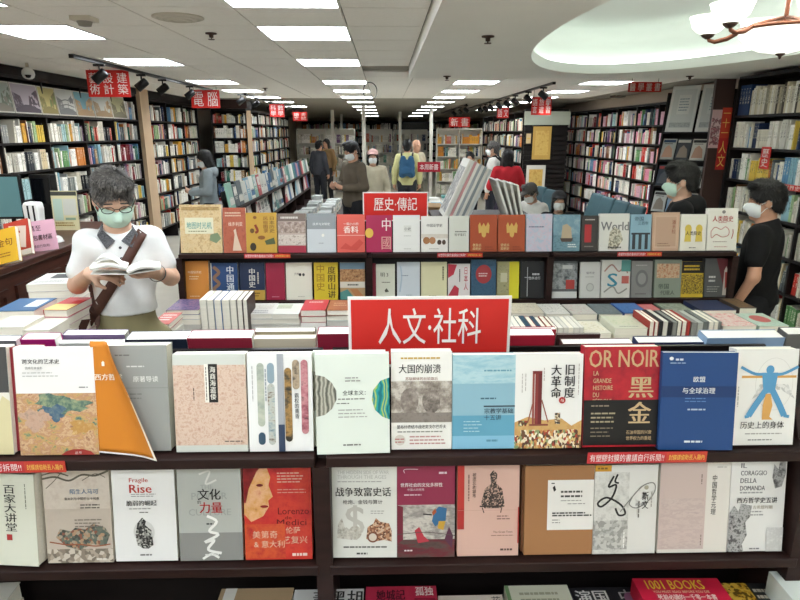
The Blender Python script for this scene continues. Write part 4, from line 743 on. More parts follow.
back_book(637, 706, 345, '#1f2b52', .035, 'navy-backed book behind the dark red book with capital letters')
back_book(637, 690, 340, '#1b2548', .01, 'slim navy-backed book standing above the other navy-backed one', dy=.037)
back_book(706, 784, 341, '#7f9ab8', .045, 'slate-blue-backed thick book behind the blue and white books')
back_book(786, 850, 338, '#5a5a58', .04, 'dark grey-backed book at the outer end of the near rack')

# ------------------------------------------------------------------ red category signs standing on the racks
def stand_sign(label, x0, x1, y0, y1, Y, txt, fit):
    a, b = at(x0, y1, Y=Y), at(x1, y1, Y=Y); zt = at(x0, y0, Y=Y).z; w = b.x - a.x; h = zt - a.z
    t = thing('category_sign', label, 'sign', ((a.x + b.x) / 2, Y, a.z - .03))
    MB().box(-w / 2, 0, 0, w / 2, .004, h + .03).build('white_board', ink('#f0eeea'), t)
    m = w * .018
    MB().box(-w / 2 + m, -.001, m, w / 2 - m, 0, h + .03 - m).build('red_field', REDSIGN, t)
    lettering(txt, 1, '#f6f1ec', t, 0, h / 2 + .03, -.0022, .004, fit=(w * fit[0], h * fit[1]))
    return t
stand_sign('large red sign with white characters on the near rack', 349, 509, 297, 355, YA + .145, '人文·社科', (.63, .62))
stand_sign('small red sign with white characters on the three-bay rack', 363, 428, 192, 216, YM + .14, '歷史·傳記', (.66, .55))
# red notice strips stuck to the shelf edges
def notice(label, x0, x1, Y, z, main, small, hgt=.024, split=.62):
    a, b = xat(x0, Y, z), xat(x1, Y, z); w = b - a
    t = thing('notice_strip', label, 'notice', ((a + b) / 2, Y - .024, z - hgt + .004))
    MB().box(-w / 2, 0, 0, w / 2, .0012, hgt).build('strip', ink('#c22f34'), t)
    lettering(main, 1, '#f6eeee', t, -w / 2 + w * split * .5, hgt / 2, -.0006, .0, fit=(w * split * .94, hgt * .66))
    MB().add([(-w / 2 + w * split, -.0004, .001), (w / 2, -.0004, .001), (w / 2, -.0004, hgt - .001), (-w / 2 + w * split, -.0004, hgt - .001)], [(0, 1, 2, 3)]).build('orange_field', ink('#c8402e'), t)
    if small: lettering(small, 1, '#f2d060', t, -w / 2 + w * (split + .5 * (1 - split)), hgt / 2, -.0009, .0, fit=(w * (1 - split) * .88, hgt * .5))
NM, NS = '有塑膠封膜的書請自行拆閱!!', '封膜請協助丟入箱內'
notice('red notice strip on the shelf edge under the dark red book with capital letters', 584, 701, YA - .001, ZAU + .002, NM, NS, .026, .66)
notice('red notice strip on the shelf edge under the white art history book', -70, 70, YA - .001, ZAU - .002, NM, NS, .026, .71)
notice('thin red notice strip on the rack edge below the mustard yellow book', 245, 291, YM - .001, ZMU, NM, NS, .026, .65)
notice('thin red notice strip on the rack edge below the sage white book', 437, 482, YM - .001, ZMU, NM, NS, .026, .65)
notice('thin red notice strip on the rack edge below the light blue book', 616, 660, YM - .001, ZMU, NM, NS, .026, .65)

# ------------------------------------------------------------------ piles of books
def flat_book(x, y, z, w, d, th, cover, label, yaw=0.0, items=(), spine_side='x-', paper=None, group=None):
    """lies flat: w along x, d along y; cover up. spine_side tells which long edge is the spine"""
    t = thing('book', label, 'book', (x, y, z), (0, 0, yaw), group)
    b = .0016; mb = MB()
    mb.box(-w / 2, -d / 2, 0, w / 2, d / 2, b); mb.box(-w / 2, -d / 2, th - b, w / 2, d / 2, th)
    if spine_side == 'x-': mb.box(-w / 2, -d / 2, b, -w / 2 + b, d / 2, th - b)
    elif spine_side == 'x+': mb.box(w / 2 - b, -d / 2, b, w / 2, d / 2, th - b)
    elif spine_side == 'y-': mb.box(-w / 2, -d / 2, b, w / 2, -d / 2 + b, th - b)
    cov = mb.build('cover', M(cover), t)
    i = .0022
    MB().box(-w / 2 + i, -d / 2 + i, b, w / 2 - i, d / 2 - i, th - b).build('page_block', paper or PAPER, t)
    if items:
        for o in flat_items(cov, w, d, th, items): pass
    return t
def flat_items(t, w, d, th, items):
    before = set(t.children)
    cover_items(t, w, d, items, eps=.0006, step=.0003)
    for o in t.children:
        if o not in before:
            co = np.empty(len(o.data.vertices) * 3); o.data.vertices.foreach_get('co', co); co = co.reshape(-1, 3)
            new = np.stack([co[:, 0], co[:, 2] - d / 2, th - co[:, 1]], 1); o.data.vertices.foreach_set('co', new.ravel()); o.data.update()
            yield o
ORD = ['top one', 'second down', 'third down', 'fourth down', 'fifth down', 'sixth down', 'seventh down', 'eighth down', 'ninth down', 'tenth down', 'eleventh down', 'twelfth down', 'thirteenth down', 'fourteenth down', 'fifteenth down']
PRNG = random.Random(3)
LOWER = MB(); LOWC = [PAPER, PAPERW, ink('#dcd9d0')]
def pile(px, py, Y, w, d, n, th, cover, desc, zb=None, items=(), covers=None, yaw=0.0, spine='x-', keep=2):
    """pile of n books; (px, py) is where the middle of its top front edge shows, Y its distance; zb the surface it rests on"""
    zb = TZM if zb is None else zb
    p = at(px, py, Y=Y); top = p.z
    if n is None: n = max(1, round((top - zb) / th))
    th = (top - zb) / n
    for k in range(n):
        c = cover if k == n - 1 or not covers else covers[k % len(covers)]
        bx, by = p.x + PRNG.uniform(-.003, .003), Y + d / 2 + PRNG.uniform(-.003, .003)
        if n - 1 - k >= keep:
            LOWER.box(-w / 2, -d / 2, 0, w / 2, d / 2, th - .002, k % 3, Matrix.Translation((bx, by, zb + k * th)) @ Matrix.Rotation(yaw, 4, 'Z')); continue
        nm = ORD[n - 1 - k]
        lab = ('%s, %s' % (desc, nm)) if n > 1 else desc
        flat_book(p.x + PRNG.uniform(-.003, .003), Y + d / 2 + PRNG.uniform(-.003, .003), zb + k * th, w, d, th - .0006, c, lab, yaw + PRNG.uniform(-.02, .02), items if k == n - 1 else (), spine)
def xw(px, Y, z=.9): return at(px, proj((0, Y, z))[1], Y=Y).x
def pile_px(x0, x1, yf, Y, d, n, th, cover, desc, **kw):
    p0, p1 = at(x0, yf, Y=Y), at(x1, yf, Y=Y); pile((x0 + x1) / 2, yf, Y, p1.x - p0.x - .004, d, n, th, cover, desc, **kw)
FLOR = ('n', 40, ['#2a2f52', '#3c4470', '#8a6a80', '#2f3560'], 5)
pile_px(166, 199, 310, 3.08, .22, None, .028, FLOR, 'book with a navy floral cover beside the upright white books', covers=['#dcdad2', '#c9ccd0', '#e6e4dc'])
pile_px(150, 170, 324, 2.86, .2, None, .03, '#c96a62', 'pinkish red-covered book at the table end beside the shopper in white', covers=['#e4dcd6', '#d8b0a8'], items=[('l', .1, .2, .9, 3, .2, .08, '#efe0d8')])
pile_px(243, 273, 314, 3.06, .21, None, .03, '#dcdad4', 'white book with grey city print, left neighbour of the green-printed pile', covers=['#e6e4de'], items=[('r', .1, .15, .9, .6, ('n', 40, ['#b0aca4', '#dad6cc', '#8f8b84'], 4)), ('l', .1, .7, .9, 2, .14, .05, '#77777a')])
pile_px(272, 300, 314, 3.06, .21, None, .028, '#dfe0d8', 'white book with a green leaf print', covers=['#e3e4dc', '#d0d4ca'], items=[('r', .05, .1, .6, .5, ('n', 30, ['#5f7a5a', '#c9ccb8', '#8a9a7a'], 4))])
pile_px(300, 326, 310, 3.06, .21, None, .034, '#c8404a', 'red-covered book beside the green leaf pile', covers=['#e6dcd8', '#b83a44'], items=[('l', .2, .2, .8, 1, .2, .1, '#e6c8c4')])
pile_px(326, 353, 310, 3.06, .2, None, .032, '#a8684a', 'copper brown-covered book reaching behind the large red sign', covers=['#9fb5ae', '#e0ddd2'], items=[('l', .2, .3, .8, 2, .2, .06, '#d9b898')])
# upright white books with their fore-edges to the camera
def upright(x0, x1, yt, Y, d, cover, label, h=None, zb=None, lean=0.0, tops=None, group=None):
    zb = TZM if zb is None else zb
    a, b = at(x0, yt, Y=Y), at(x1, yt, Y=Y); w = b.x - a.x - .0015; h = a.z - zb
    t = thing('book', label, 'book', ((a.x + b.x) / 2, Y, zb + .0004), (0, lean, 0), group)
    bb = min(.002, w * .2); mb = MB(); mb.box(-w / 2, 0, 0, -w / 2 + bb, d, h); mb.box(w / 2 - bb, 0, 0, w / 2, d, h); mb.box(-w / 2 + bb, d - .002, 0, w / 2 - bb, d, h)
    mb.build('cover', M(cover), t); MB().box(-w / 2 + bb, .002, .001, w / 2 - bb, d - .002, h - .0015).build('page_block', tops or PAPER, t)
    return t
for (a, b, c, nm) in ((199, 206, '#e2dfd4', 'first of the upright white books beside the navy floral pile'), (206.3, 213, '#d5d2c6', 'second of the upright white books beside the navy floral pile'), (213.3, 221, '#3f74b5', 'upright book with blue covers among the white ones'), (221.3, 229, '#dedbd2', 'upright white book just after the blue one'), (229.3, 236, '#c3c0b6', 'upright grey-white book before the brown ones'), (236.3, 242, '#5a4a40', 'upright dark brown book at the end of the white row'), (242.2, 247, '#4a3c36', 'last upright dark brown book touching the grey city print pile')):
    upright(a, b, 300, 3.0, .19, c, nm)
# right half of the table, back row against the rack
BK = [(512, 545, 313, '#cfc6b4', ('n', 40, ['#7a6248', '#d9d2c0', '#b09a78'], 4), 'white book with brown figure prints beside the large red sign'), (546, 571, 314, '#d6d3cc', ('n', 50, ['#4a4440', '#e0ddd6', '#c9c3ba'], 4), 'white book with a dark sketch at its middle'), (572, 598, 314, '#b9b5ae', ('n', 30, ['#b07a80', '#c9c5be', '#a8a49c'], 4), 'grey book with a pink floral print'),
      (599, 624, 314, '#6a7478', ('n', 40, ['#4f585c', '#7a8488'], 4), 'slate grey patterned book'), (624, 650, 313, '#2f5a9a', ('n', 40, ['#28508c', '#4a78b4'], 4), 'blue-covered book on the back row beside slate grey'), (651, 668, 314, '#b83a3c', ('n', 30, ['#a83038', '#d8908c'], 4), 'small red-covered book beside the blue one'),
      (669, 698, 313, '#5f685c', ('n', 26, ['#4a5248', '#8a9284', '#b5bcae'], 5), 'green-grey photo-covered book'), (739, 757, 308, '#4c423a', ('n', 40, ['#3a322c', '#8a6a44'], 4), 'dark brown book at the table end')]
for (a, b, y, c, pc, nm) in BK:
    pile_px(a, b, y, 3.07, .2, None, .034, c, nm, covers=['#dedbd2', '#c9c9c4', c], items=[('r', .06, .08, .94, .92, pc)])
# red and navy boxed book lying across the back row
pile_px(701, 737, 310, 3.07, .2, None, .045, '#27304e', 'navy book with a red spine lying over the green-grey photo pile', covers=['#dcd9d0', '#c9c6bd'])
# front row: books packed upright, tops to the camera
rng = random.Random(9)
def packed(x0, x1, yt, Y, d, cols, desc, step=(4, 6)):
    x = x0; k = 0
    while x < x1:
        w = rng.uniform(*step); c = cols[k % len(cols)]
        nmc = {'#e0ddd4': 'white', '#2f4a5c': 'dark teal', '#a84a2c': 'rust', '#6a4a3c': 'brown', '#2a2a2c': 'black', '#8a8c88': 'grey', '#a83a34': 'red', '#d9d6cc': 'off-white', '#b5b7b2': 'silver grey', '#c9b98a': 'straw', '#6f7470': 'slate', '#1f2a3a': 'navy'}[c]
        upright(x, min(x + w, x1), yt + rng.uniform(-.6, .6), Y, d, c, '%s-covered upright book in the %s' % (nmc, desc), group='%s, %s covers' % (desc, nmc), tops=mat('pages_' + c[1:], c, .8) if rng.random() < .45 else PAPER); x += w + .2; k += 1
packed(510, 584, 328, 2.85, .2, ['#e0ddd4', '#e0ddd4', '#2f4a5c', '#2f4a5c', '#a84a2c', '#2f4a5c', '#6a4a3c', '#a84a2c', '#6a4a3c', '#e0ddd4', '#d9d6cc', '#e0ddd4'], 'packed row with dark teal and rust spines')
packed(650, 691, 322, 2.84, .21, ['#a83a34', '#a83a34', '#2a2a2c', '#d9d6cc', '#2a2a2c', '#8a8c88', '#2a2a2c'], 'packed row with black and white edges', (4, 5))
packed(692, 722, 322, 2.84, .21, ['#8a8c88', '#b5b7b2', '#6f7470', '#b5b7b2', '#d9d6cc', '#8a8c88'], 'packed row of grey magazines', (4, 6))
pile_px(585, 612, 333, 2.84, .21, None, .03, '#e3dfd0', 'cream book with a yellow flower print', covers=['#e6e3da'], items=[('r', .1, .1, .9, .8, ('n', 40, ['#d9cfa0', '#efeade', '#b5a868'], 4))])
pile_px(614, 648, 328, 2.84, .22, None, .04, '#dcdcc8', 'cream book with a pale green print', covers=['#d9d4c2', '#e0dbc9'], items=[('r', .1, .1, .9, .75, ('n', 30, ['#b5c9a0', '#dedcc6', '#c9cfae'], 4)), ('l', .2, .85, .8, 1, .05, .04, '#8a8a78')])
pile_px(723, 758, 326, 2.84, .22, None, .03, '#dfd6d0', 'pink-blossom-covered book at the table corner', covers=['#e4e2da'], items=[('r', 0, 0, 1, 1, ('n', 24, ['#c94a50', '#e0a8a4', '#e6dcd4', '#d87a78'], 4))])
pile_px(759, 790, 326, 2.84, .22, None, .03, '#b9cfc0', 'mint-covered book with a rose disc at the very corner of the table', covers=['#e4e2da'], items=[('r', 0, 0, 1, 1, ('n', 24, ['#a8c6b4', '#c9d8cc'], 4)), ('o', .5, .45, .3, .28, '#c96a68')])
# ---- books lying on the near table, cut by the picture's lower edge
def near_flat(x0, x1, yb, z, d, th, cover, label, items=(), yaw=0.0, pilen=3):
    """far edge of its cover shows at yb"""
    p0, p1 = at(x0, yb, Z=z), at(x1, yb, Z=z); w = p1.x - p0.x; yc = (p0.y + p1.y) / 2 - d / 2
    for k in range(pilen):
        zb = TZA + (z - TZA) * k / pilen
        if k < pilen - 1: LOWER.box(-w / 2, -d / 2, 0, w / 2, d / 2, (z - TZA) / pilen - .002, k % 3, Matrix.Translation(((p0.x + p1.x) / 2, yc, zb)) @ Matrix.Rotation(yaw, 4, 'Z')); continue
        flat_book((p0.x + p1.x) / 2, yc, zb, w, d, (z - TZA) / pilen - .0006, cover if k == pilen - 1 else '#d9d6cc', label if k == pilen - 1 else 'plain book, %s under the %s' % (['two places', 'directly'][k], ' '.join(label.split()[:9]).split(' with ')[0]), yaw, items if k == pilen - 1 else ())
near_flat(-40, 21, 583, .80, .21, .03, '#dcd8ca', 'cream book on the near table with greenish edges', yaw=.04)
near_flat(222, 294, 588, .80, .2, .03, '#b59a78', 'cardboard brown book on the near table with a white sticker', [('r', .06, .0, .22, .22, '#e9e6de')])
near_flat(295, 364, 589, .80, .2, .03, '#e6e6e4', 'white book with heavy black brush characters', [('f', '蕭黑胡', .28, .03, .98, .30, '#1c1b1c', {'b': .02}), ('l', .3, .4, .9, 2, .1, .03, '#77777a')])
near_flat(366, 436, 586, .81, .2, .03, '#b8304a', 'raspberry red book with dark characters on the near table', [('f', '她城記', .15, .06, .55, .22, '#3a1420', {'b': .02}), ('f', '孤独', .70, .02, .95, .16, '#f0dcd8', {'b': .015}), ('r', .68, .2, .97, .5, '#8a1f34')])
near_flat(438, 502, 595, .79, .2, .03, '#dccfc4', 'pale pinkish book with a small printed character', [('f', '花', .82, .03, .96, .16, '#4a4440')])
near_flat(504, 567, 585, .80, .2, .03, '#dcdcc6', 'pale green-cream book on the near table with a green stripe', [('r', 0, 0, .06, 1, '#7a9a6a'), ('l', .2, .12, .9, 2, .1, .04, '#a8a890')])
near_flat(569, 631, 587, .79, .2, .03, '#232226', 'black book with bold white characters', [('f', '演国', .05, .05, .55, .26, '#e0dedb', {'b': .02}), ('f', '中', .75, .05, .97, .26, '#b9b7b4', {'b': .02}), ('o', .9, .2, .1, .1, '#9a6a8a')])
near_flat(631, 716, 578, .835, .24, .03, '#c2203c', 'thick red book with a yellow Latin title on the near table', [('f', '1001 BOOKS', .12, .03, .78, .15, '#e8c63a', {'b': .015}), ('f', 'YOU MUST READ BEFORE YOU DIE', .16, .17, .8, .20, '#e6c0a0'), ('f', '死前必讀的一千零一本書', .18, .22, .84, .29, '#f0d8d0', {'b': .02}), ('l', .4, .36, .9, 2, .06, .03, '#8a1428')], yaw=-.02)
near_flat(719, 768, 583, .80, .2, .03, '#2a2a2c', 'black and gold ornate book beside the thick red one', [('r', 0, 0, .5, 1, ('v', 60, ['#c9982c', '#e0b84a', '#6a4c14'], 3, (1, 1, 1), True)), ('l', .55, .1, .95, 2, .1, .05, '#d0c8b8')], yaw=-.03)
near_flat(768, 830, 571, .86, .2, .03, '#dfe6e0', 'glossy white-green box set at the end of the near table', [('l', .2, .1, .8, 1, .1, .05, '#9ab0a4')], yaw=-.02)
near_flat(22, 90, 612, .74, .2, .03, '#6f8f7c', 'grey-green book lying low beside the cream one')
# ------------------------------------------------------------------ books of the near right bookcase, one by one on the shelves in plain view
def cname(h):
    if h in CNAME: return CNAME[h]
    r, g, b = [int(h[i:i + 2], 16) for i in (1, 3, 5)]; mx, mn = max(r, g, b), min(r, g, b); L = (mx + mn) / 2
    if mx - mn < 26: return 'black' if L < 45 else 'charcoal' if L < 90 else 'grey' if L < 170 else 'pale grey'
    import colorsys
    hue = colorsys.rgb_to_hsv(r / 255, g / 255, b / 255)[0] * 360
    base = 'red' if hue < 14 or hue > 345 else 'brown' if hue < 42 and L < 120 else 'tan' if hue < 42 else 'yellow' if hue < 65 else 'green' if hue < 165 else 'teal' if hue < 195 else 'blue' if hue < 250 else 'purple' if hue < 300 else 'pink'
    return ('dark ' if L < 80 else 'pale ' if L > 170 else '') + base
SHN = {2.02: 'top shelf', 1.71: 'second shelf', 1.40: 'third shelf', 1.09: 'fourth shelf'}
rest = []
top_set = []
x = .02
for k in range(4): top_set.append((x, .015, 2.02, .044, .285, .2, 0, '#1f3a63')); x += .0455
x += .01
for k in range(30):
    w = RND.uniform(.018, .04)
    if x + w > 1.17: break
    top_set.append((x, .02, 2.02, w, RND.uniform(.22, .27), .19, 0, RND.choice(['#d3cdb8', '#c9c0a4', '#b5ab90', '#dedbd0', '#8a8474', '#e4e2da', '#a8a294', '#4a443c', '#c3beb0']))); x += w + .0015
rows_nr = [r for r in near_rows if not (abs(r[2] - 2.02) < .01 and r[0] < 1.19)]
ind = top_set + [r for r in rows_nr if r[0] < 1.19 and 1.6 < r[2] < 1.8]
rest = [r for r in rows_nr if not (r[0] < 1.19 and 1.6 < r[2] < 1.8)]
for k, r in enumerate(ind):
    o = book_boxes([(0, 0, 0) + tuple(r[3:])], 'book'); o.matrix_world = Matrix.Translation((NRX, 6.28, 0)) @ Matrix.Rotation(R(-90), 4, 'Z') @ Matrix.Translation((r[0], r[1], r[2]))
    nm = cname(r[7]); sh = SHN[round(r[2], 2)]
    lab = 'tall navy volume of the matching set on the top shelf' if k < 4 else '%s-spined book on the %s of the tall black bookcase' % (nm, sh)
    tag(o, lab, 'book', 'matching navy volumes' if k < 4 else '%s books, %s of the tall black bookcase' % (nm, sh))
o = stuff(book_boxes(rest, 'shelved_books', None, (NRX, 6.28, 0), (0, 0, R(-90)))); o['label'] = 'remaining spines in the tall black bookcase beside the shopper in black'; o['category'] = 'books'
def shelf_tag(label, px, py, w, h, txt, X):
    p = at(px, py, X=X); t = thing('shelf_sign', label, 'sign', p, (0, 0, R(-90)))
    MB().box(-w / 2, 0, -h / 2, w / 2, .004, h / 2).build('card', REDSIGN, t); lettering(txt, 1, '#f6f1ec', t, 0, 0, -.002, .003, fit=(w * .7, h * .8), vertical=len(txt) < 3)
shelf_tag('red card with white characters fixed to the third shelf of the black bookcase', 765, 158, .14, .2, '歷史', NRX - .02)
shelf_tag('long red label on the fourth shelf edge of the black bookcase', 792, 188, .3, .05, '世界史', NRX - .02)
# ------------------------------------------------------------------ brown notice board and magazine rack beside the black bookcase
nb = thing('notice_board', 'brown board with red and yellow banners at the end of the black bookcase', 'notice board', (3.46, 6.36, 0))
MB().box(-.1, 0, 0, .1, .04, 2.38).build('board', mat('brown_board', '#3f2c27', .5), nb)
MB().box(-.1, -.004, 1.70, .03, 0, 2.08).build('pink_poster', ink('#d3b0b4'), nb)
MB().box(-.095, -.005, 1.73, .02, -.004, 2.0).build('poster_picture', M(('n', 14, ['#a83040', '#e0c8c8', '#6a3a44', '#d89aa0'], 4)), nb)
MB().box(.0, -.006, 1.80, .1, -.005, 2.1).build('orange_banner', ink('#c8402c'), nb)
MB().box(.0, -.007, 1.48, .1, -.006, 1.80).build('red_banner', ink('#b82c2a'), nb)
lettering('人文', 1, '#f0cf6a', nb, .05, 1.64, -.009, .003, fit=(.075, .26), vertical=True)
lettering('一十一', 1, '#f0cf6a', nb, .05, 1.95, -.0095, .003, fit=(.075, .2), vertical=True)
mr = thing('magazine_rack', 'tall slanted magazine rack between the black bookcase and the wall shelves', 'magazine rack', (3.36, 6.86, 0), (0, 0, R(-48)))
for s in (-1, 1): MB().add([(s * .35, -.05, 0), (s * .35, .42, 0), (s * .35, .42, 2.3), (s * .35, .26, 2.3), (s * .37, -.05, 0), (s * .37, .42, 0), (s * .37, .42, 2.3), (s * .37, .26, 2.3)], [(0, 1, 2, 3), (7, 6, 5, 4), (0, 4, 5, 1), (1, 5, 6, 2), (2, 6, 7, 3), (3, 7, 4, 0)]).build('side_panel', WOODB, mr)
TI = [(.95, .06), (1.25, .1), (1.55, .14), (1.86, .18)]
for z, y in TI:
    MB().box(-.35, y - .02, z - .02, .35, .40, z).build('shelf_board', WOODB, mr)
MB().box(-.35, .40, 0, .35, .42, 2.32).build('back_panel', WOODB, mr)
MB().box(-.35, .0, 0, .35, .03, .93).build('front_panel', WOODB, mr)
mrm = Matrix.Translation((3.36, 6.86, 0)) @ Matrix.Rotation(R(-48), 4, 'Z')
def mag(name, label, cat, lx, ly, lz, w, h, c, tilt=10, items=(), th=.012, group=None):
    t = thing(name, label, cat, mrm @ Vector((lx, ly, lz + .004)), (R(-tilt), 0, R(-48)), group)
    t.rotation_euler = (Matrix.Rotation(R(-48), 4, 'Z') @ Matrix.Rotation(R(-tilt), 4, 'X')).to_euler()
    MB().box(-w / 2, 0, 0, w / 2, th, h).build('cover', M(c), t)
    cover_items(t, w, h, items, eps=.001, step=.0006)
CERT = [('r', .1, .08, .9, .92, '#dfe3e2'), ('r', .3, .2, .75, .62, '#eef0ee'), ('l', .35, .28, .7, 5, .06, .02, '#8aa0b0'), ('r', .12, .8, .88, .9, ('n', 30, ['#9aa4a8', '#d5d8d8'], 4))]
mag('framed_certificate', 'pale framed sheet leaning on the magazine rack next to the wall shelves', 'poster', -.17, .18, 1.86, .31, .52, '#eef0ee', 12, CERT)
mag('framed_certificate', 'pale framed sheet leaning on the magazine rack next to the brown board', 'poster', .17, .18, 1.86, .31, .52, '#f0f1ee', 12, CERT)
for j, (z, y) in enumerate(TI[:3]):
    for i in range(4):
        c = [['#c9cbc9', '#8aa8c6', '#d6d3cc', '#5a6068'], ['#3a4450', '#cfcfc8', '#8f9a9a', '#dcdad2'], ['#b9bcb8', '#4a4f55', '#e0ded6', '#9fb0b5']][j][i]
        mag('magazine', '%s-covered magazine %s on the %s tier of the magazine rack' % (cname(c), ['beside the side panel', 'second along', 'third along', 'at the board end'][i], ['lowest', 'middle', 'upper'][j]), 'magazine', -.255 + i * .17, y, z, .155, .24, c, 16, [('r', .05, .05, .95, .18, ['#3a3a3c', '#b03a3a', '#2f4a6a', '#d9d6cc'][(i + j) % 4]), ('p', [(.1, .9), (.25, .45), (.5, .3), (.8, .5), (.9, .9)], ['#9a8f84', '#5a6068', '#c9a08a', '#e6e3da'][(i * 2 + j) % 4]), ('l', .15, .22, .85, 1, .05, .04, '#4a4a4c')])
# ------------------------------------------------------------------ old street photographs above the wall bookcase
PH = [(-14, 13, '#a9b0a4', '#6f7a68', '#8a8478'), (13, 40, '#b5aab4', '#6a5560', '#4f4450'), (40, 57, '#c9bd7a', '#7a8a4f', '#8f8450'), (57, 75, '#cfd0cc', '#9a9c98', '#77797a'), (75, 93, '#7fb0bf', '#c9a97a', '#b0906a'), (93, 111, '#c0c3bc', '#b59a72', '#9a7f5c'), (111, 125, '#b9b58a', '#8a7f5c', '#6f6a4c')]
PHN = ['pale grey-green', 'mauve-toned', 'yellow-green', 'silvery grey', 'blue-skied', 'sandy brown', 'olive-toned']
for (a, b, sky, bld, gnd), nm in zip(PH, PHN):
    y0, y1 = at(a, 95, X=LX + .03).y, at(b, 95, X=LX + .03).y; w = y1 - y0 - .01; h = .31
    t = thing('street_photograph', '%s print of an old street on top of the wall bookcase' % nm, 'photograph', (LX + .028, (y0 + y1) / 2, 2.052), (R(-6), 0, R(90)))
    t.rotation_euler = (Matrix.Rotation(R(90), 4, 'Z') @ Matrix.Rotation(R(-6), 4, 'X')).to_euler()
    MB().box(-w / 2, 0, 0, w / 2, .01, h).build('board', ink('#d9d6ca'), t)
    cover_items(t, w, h, [('r', .03, .04, .97, .96, sky), ('p', [(.03, .3), (.3, .42), (.36, .75), (.03, .9)], ('n', 16, [bld, gnd, sky], 4)), ('p', [(.97, .15), (.62, .40), (.55, .75), (.97, .9)], ('v', 8, [bld, gnd, sky], 2, (1, 1, 1), True)), ('p', [(.03, .96), (.03, .84), (.4, .7), (.6, .7), (.97, .84), (.97, .96)], gnd)]
                + ([('k', [(.1, .5), (.5, .4), (.9, .5)], .03, '#77797a'), ('k', [(.1, .66), (.5, .58), (.9, .66)], .03, '#77797a')] if nm == 'silvery grey' else []), eps=.001, step=.001)
# ------------------------------------------------------------------ ceiling fittings
def ceil_at(px, py, z=ZC): return at(px, py, Z=z)
p = ceil_at(178, 17); t = thing('ceiling_vent', 'round ceiling air diffuser in a tile', 'vent', p)
for r0, r1, z in ((.15, .12, 0), (.115, .085, -.006), (.08, .05, -.012)): MB().lathe([(r0, .0), (r0, z - .006), (r1, z - .014), (r1, 0)], n=32).build('ring', mat('cream_metal', '#c9c3b4', .5), t, smooth=True)
MB().lathe([(.001, -.022), (.045, -.016), (.05, 0)], n=24).build('core', mat('cream_metal', '#c9c3b4'), t, smooth=True)
p = ceil_at(84, 17); t = thing('smoke_detector', 'cream square-based smoke detector on the tiled ceiling', 'detector', p)
MB().box(-.06, -.06, -.025, .06, .06, 0).build('base', mat('cream_metal', '#c9c3b4'), t); MB().lathe([(.001, -.055), (.035, -.05), (.045, -.025)], n=20).build('sensor', mat('grey_plastic', '#8a867c', .5), t, smooth=True)
for px, py, z, lab in ((211, 33, ZC, 'small sprinkler head in the tiled ceiling'), (488, 36, ZS, 'dark sprinkler head in the middle of the plain dropped ceiling'), (447, 76, ZS, 'sprinkler head at the far edge of the plain dropped ceiling'), (265, 88, ZC, 'sprinkler head near the far light panels'), (690, 76, ZS, 'sprinkler head beside the oval recess')):
    p = ceil_at(px, py, z); t = thing('sprinkler_head', lab, 'sprinkler', p)
    MB().lathe([(.04, 0), (.038, -.008), (.016, -.012), (.014, -.03)], n=16).build('escutcheon', BRONZE, t, smooth=True); MB().lathe([(.001, -.046), (.022, -.044), (.022, -.04), (.004, -.038), (.004, -.03)], n=12).build('deflector', BRONZE, t)
p = at(28, 72, X=-3.55); t = thing('security_camera', 'white dome security camera hanging from the ceiling before the photographs', 'camera', (p.x, p.y, ZC))
MB().tube([(0, 0, 0), (0, 0, ZC and (p.z - ZC) + .03)], .014).build('stem', mat('cream_metal', '#c9c3b4'), t); MB().lathe([(.001, .06), (.03, .055), (.055, .025), (.06, -.005), (.05, -.035), (.03, -.05), (.001, -.055)], c=(0, 0, p.z - ZC - .015), n=20).build('housing', WHITEP, t, smooth=True)
MB().lathe([(.001, -.03), (.018, -.026), (.03, -.008), (.03, 0)], c=(.015, -.035, p.z - ZC - .03), n=16).build('lens', BLACK, t, smooth=True)
p = ceil_at(370, 80); t = thing('cable_coil', 'loose black cable loop dangling from the ceiling', 'cable', p)
MB().tube([(-.1, 0, 0)] + [(.09 * math.cos(a) , .02 * math.sin(a * 2), -.14 + .11 * math.sin(a)) for a in [math.pi * .8 - i * math.pi * 2.1 / 24 for i in range(25)]], .006, 6).build('cable', BLACK, t, smooth=True)
p = at(617, 92, X=4.4); t = thing('wall_speaker', 'grey box speaker fixed above the wall shelves', 'speaker', (4.42, p.y, p.z))
MB().box(-.09, -.17, -.1, .09, .17, .1).build('cabinet', mat('grey_plastic', '#8a867c'), t); MB().box(-.095, -.15, -.08, -.09, .15, .08).build('grille', mat('dark_cloth', '#5f5c55', .9), t); MB().box(.0, -.02, .1, .03, .02, ZC - p.z).build('bracket', BLACKM, t)
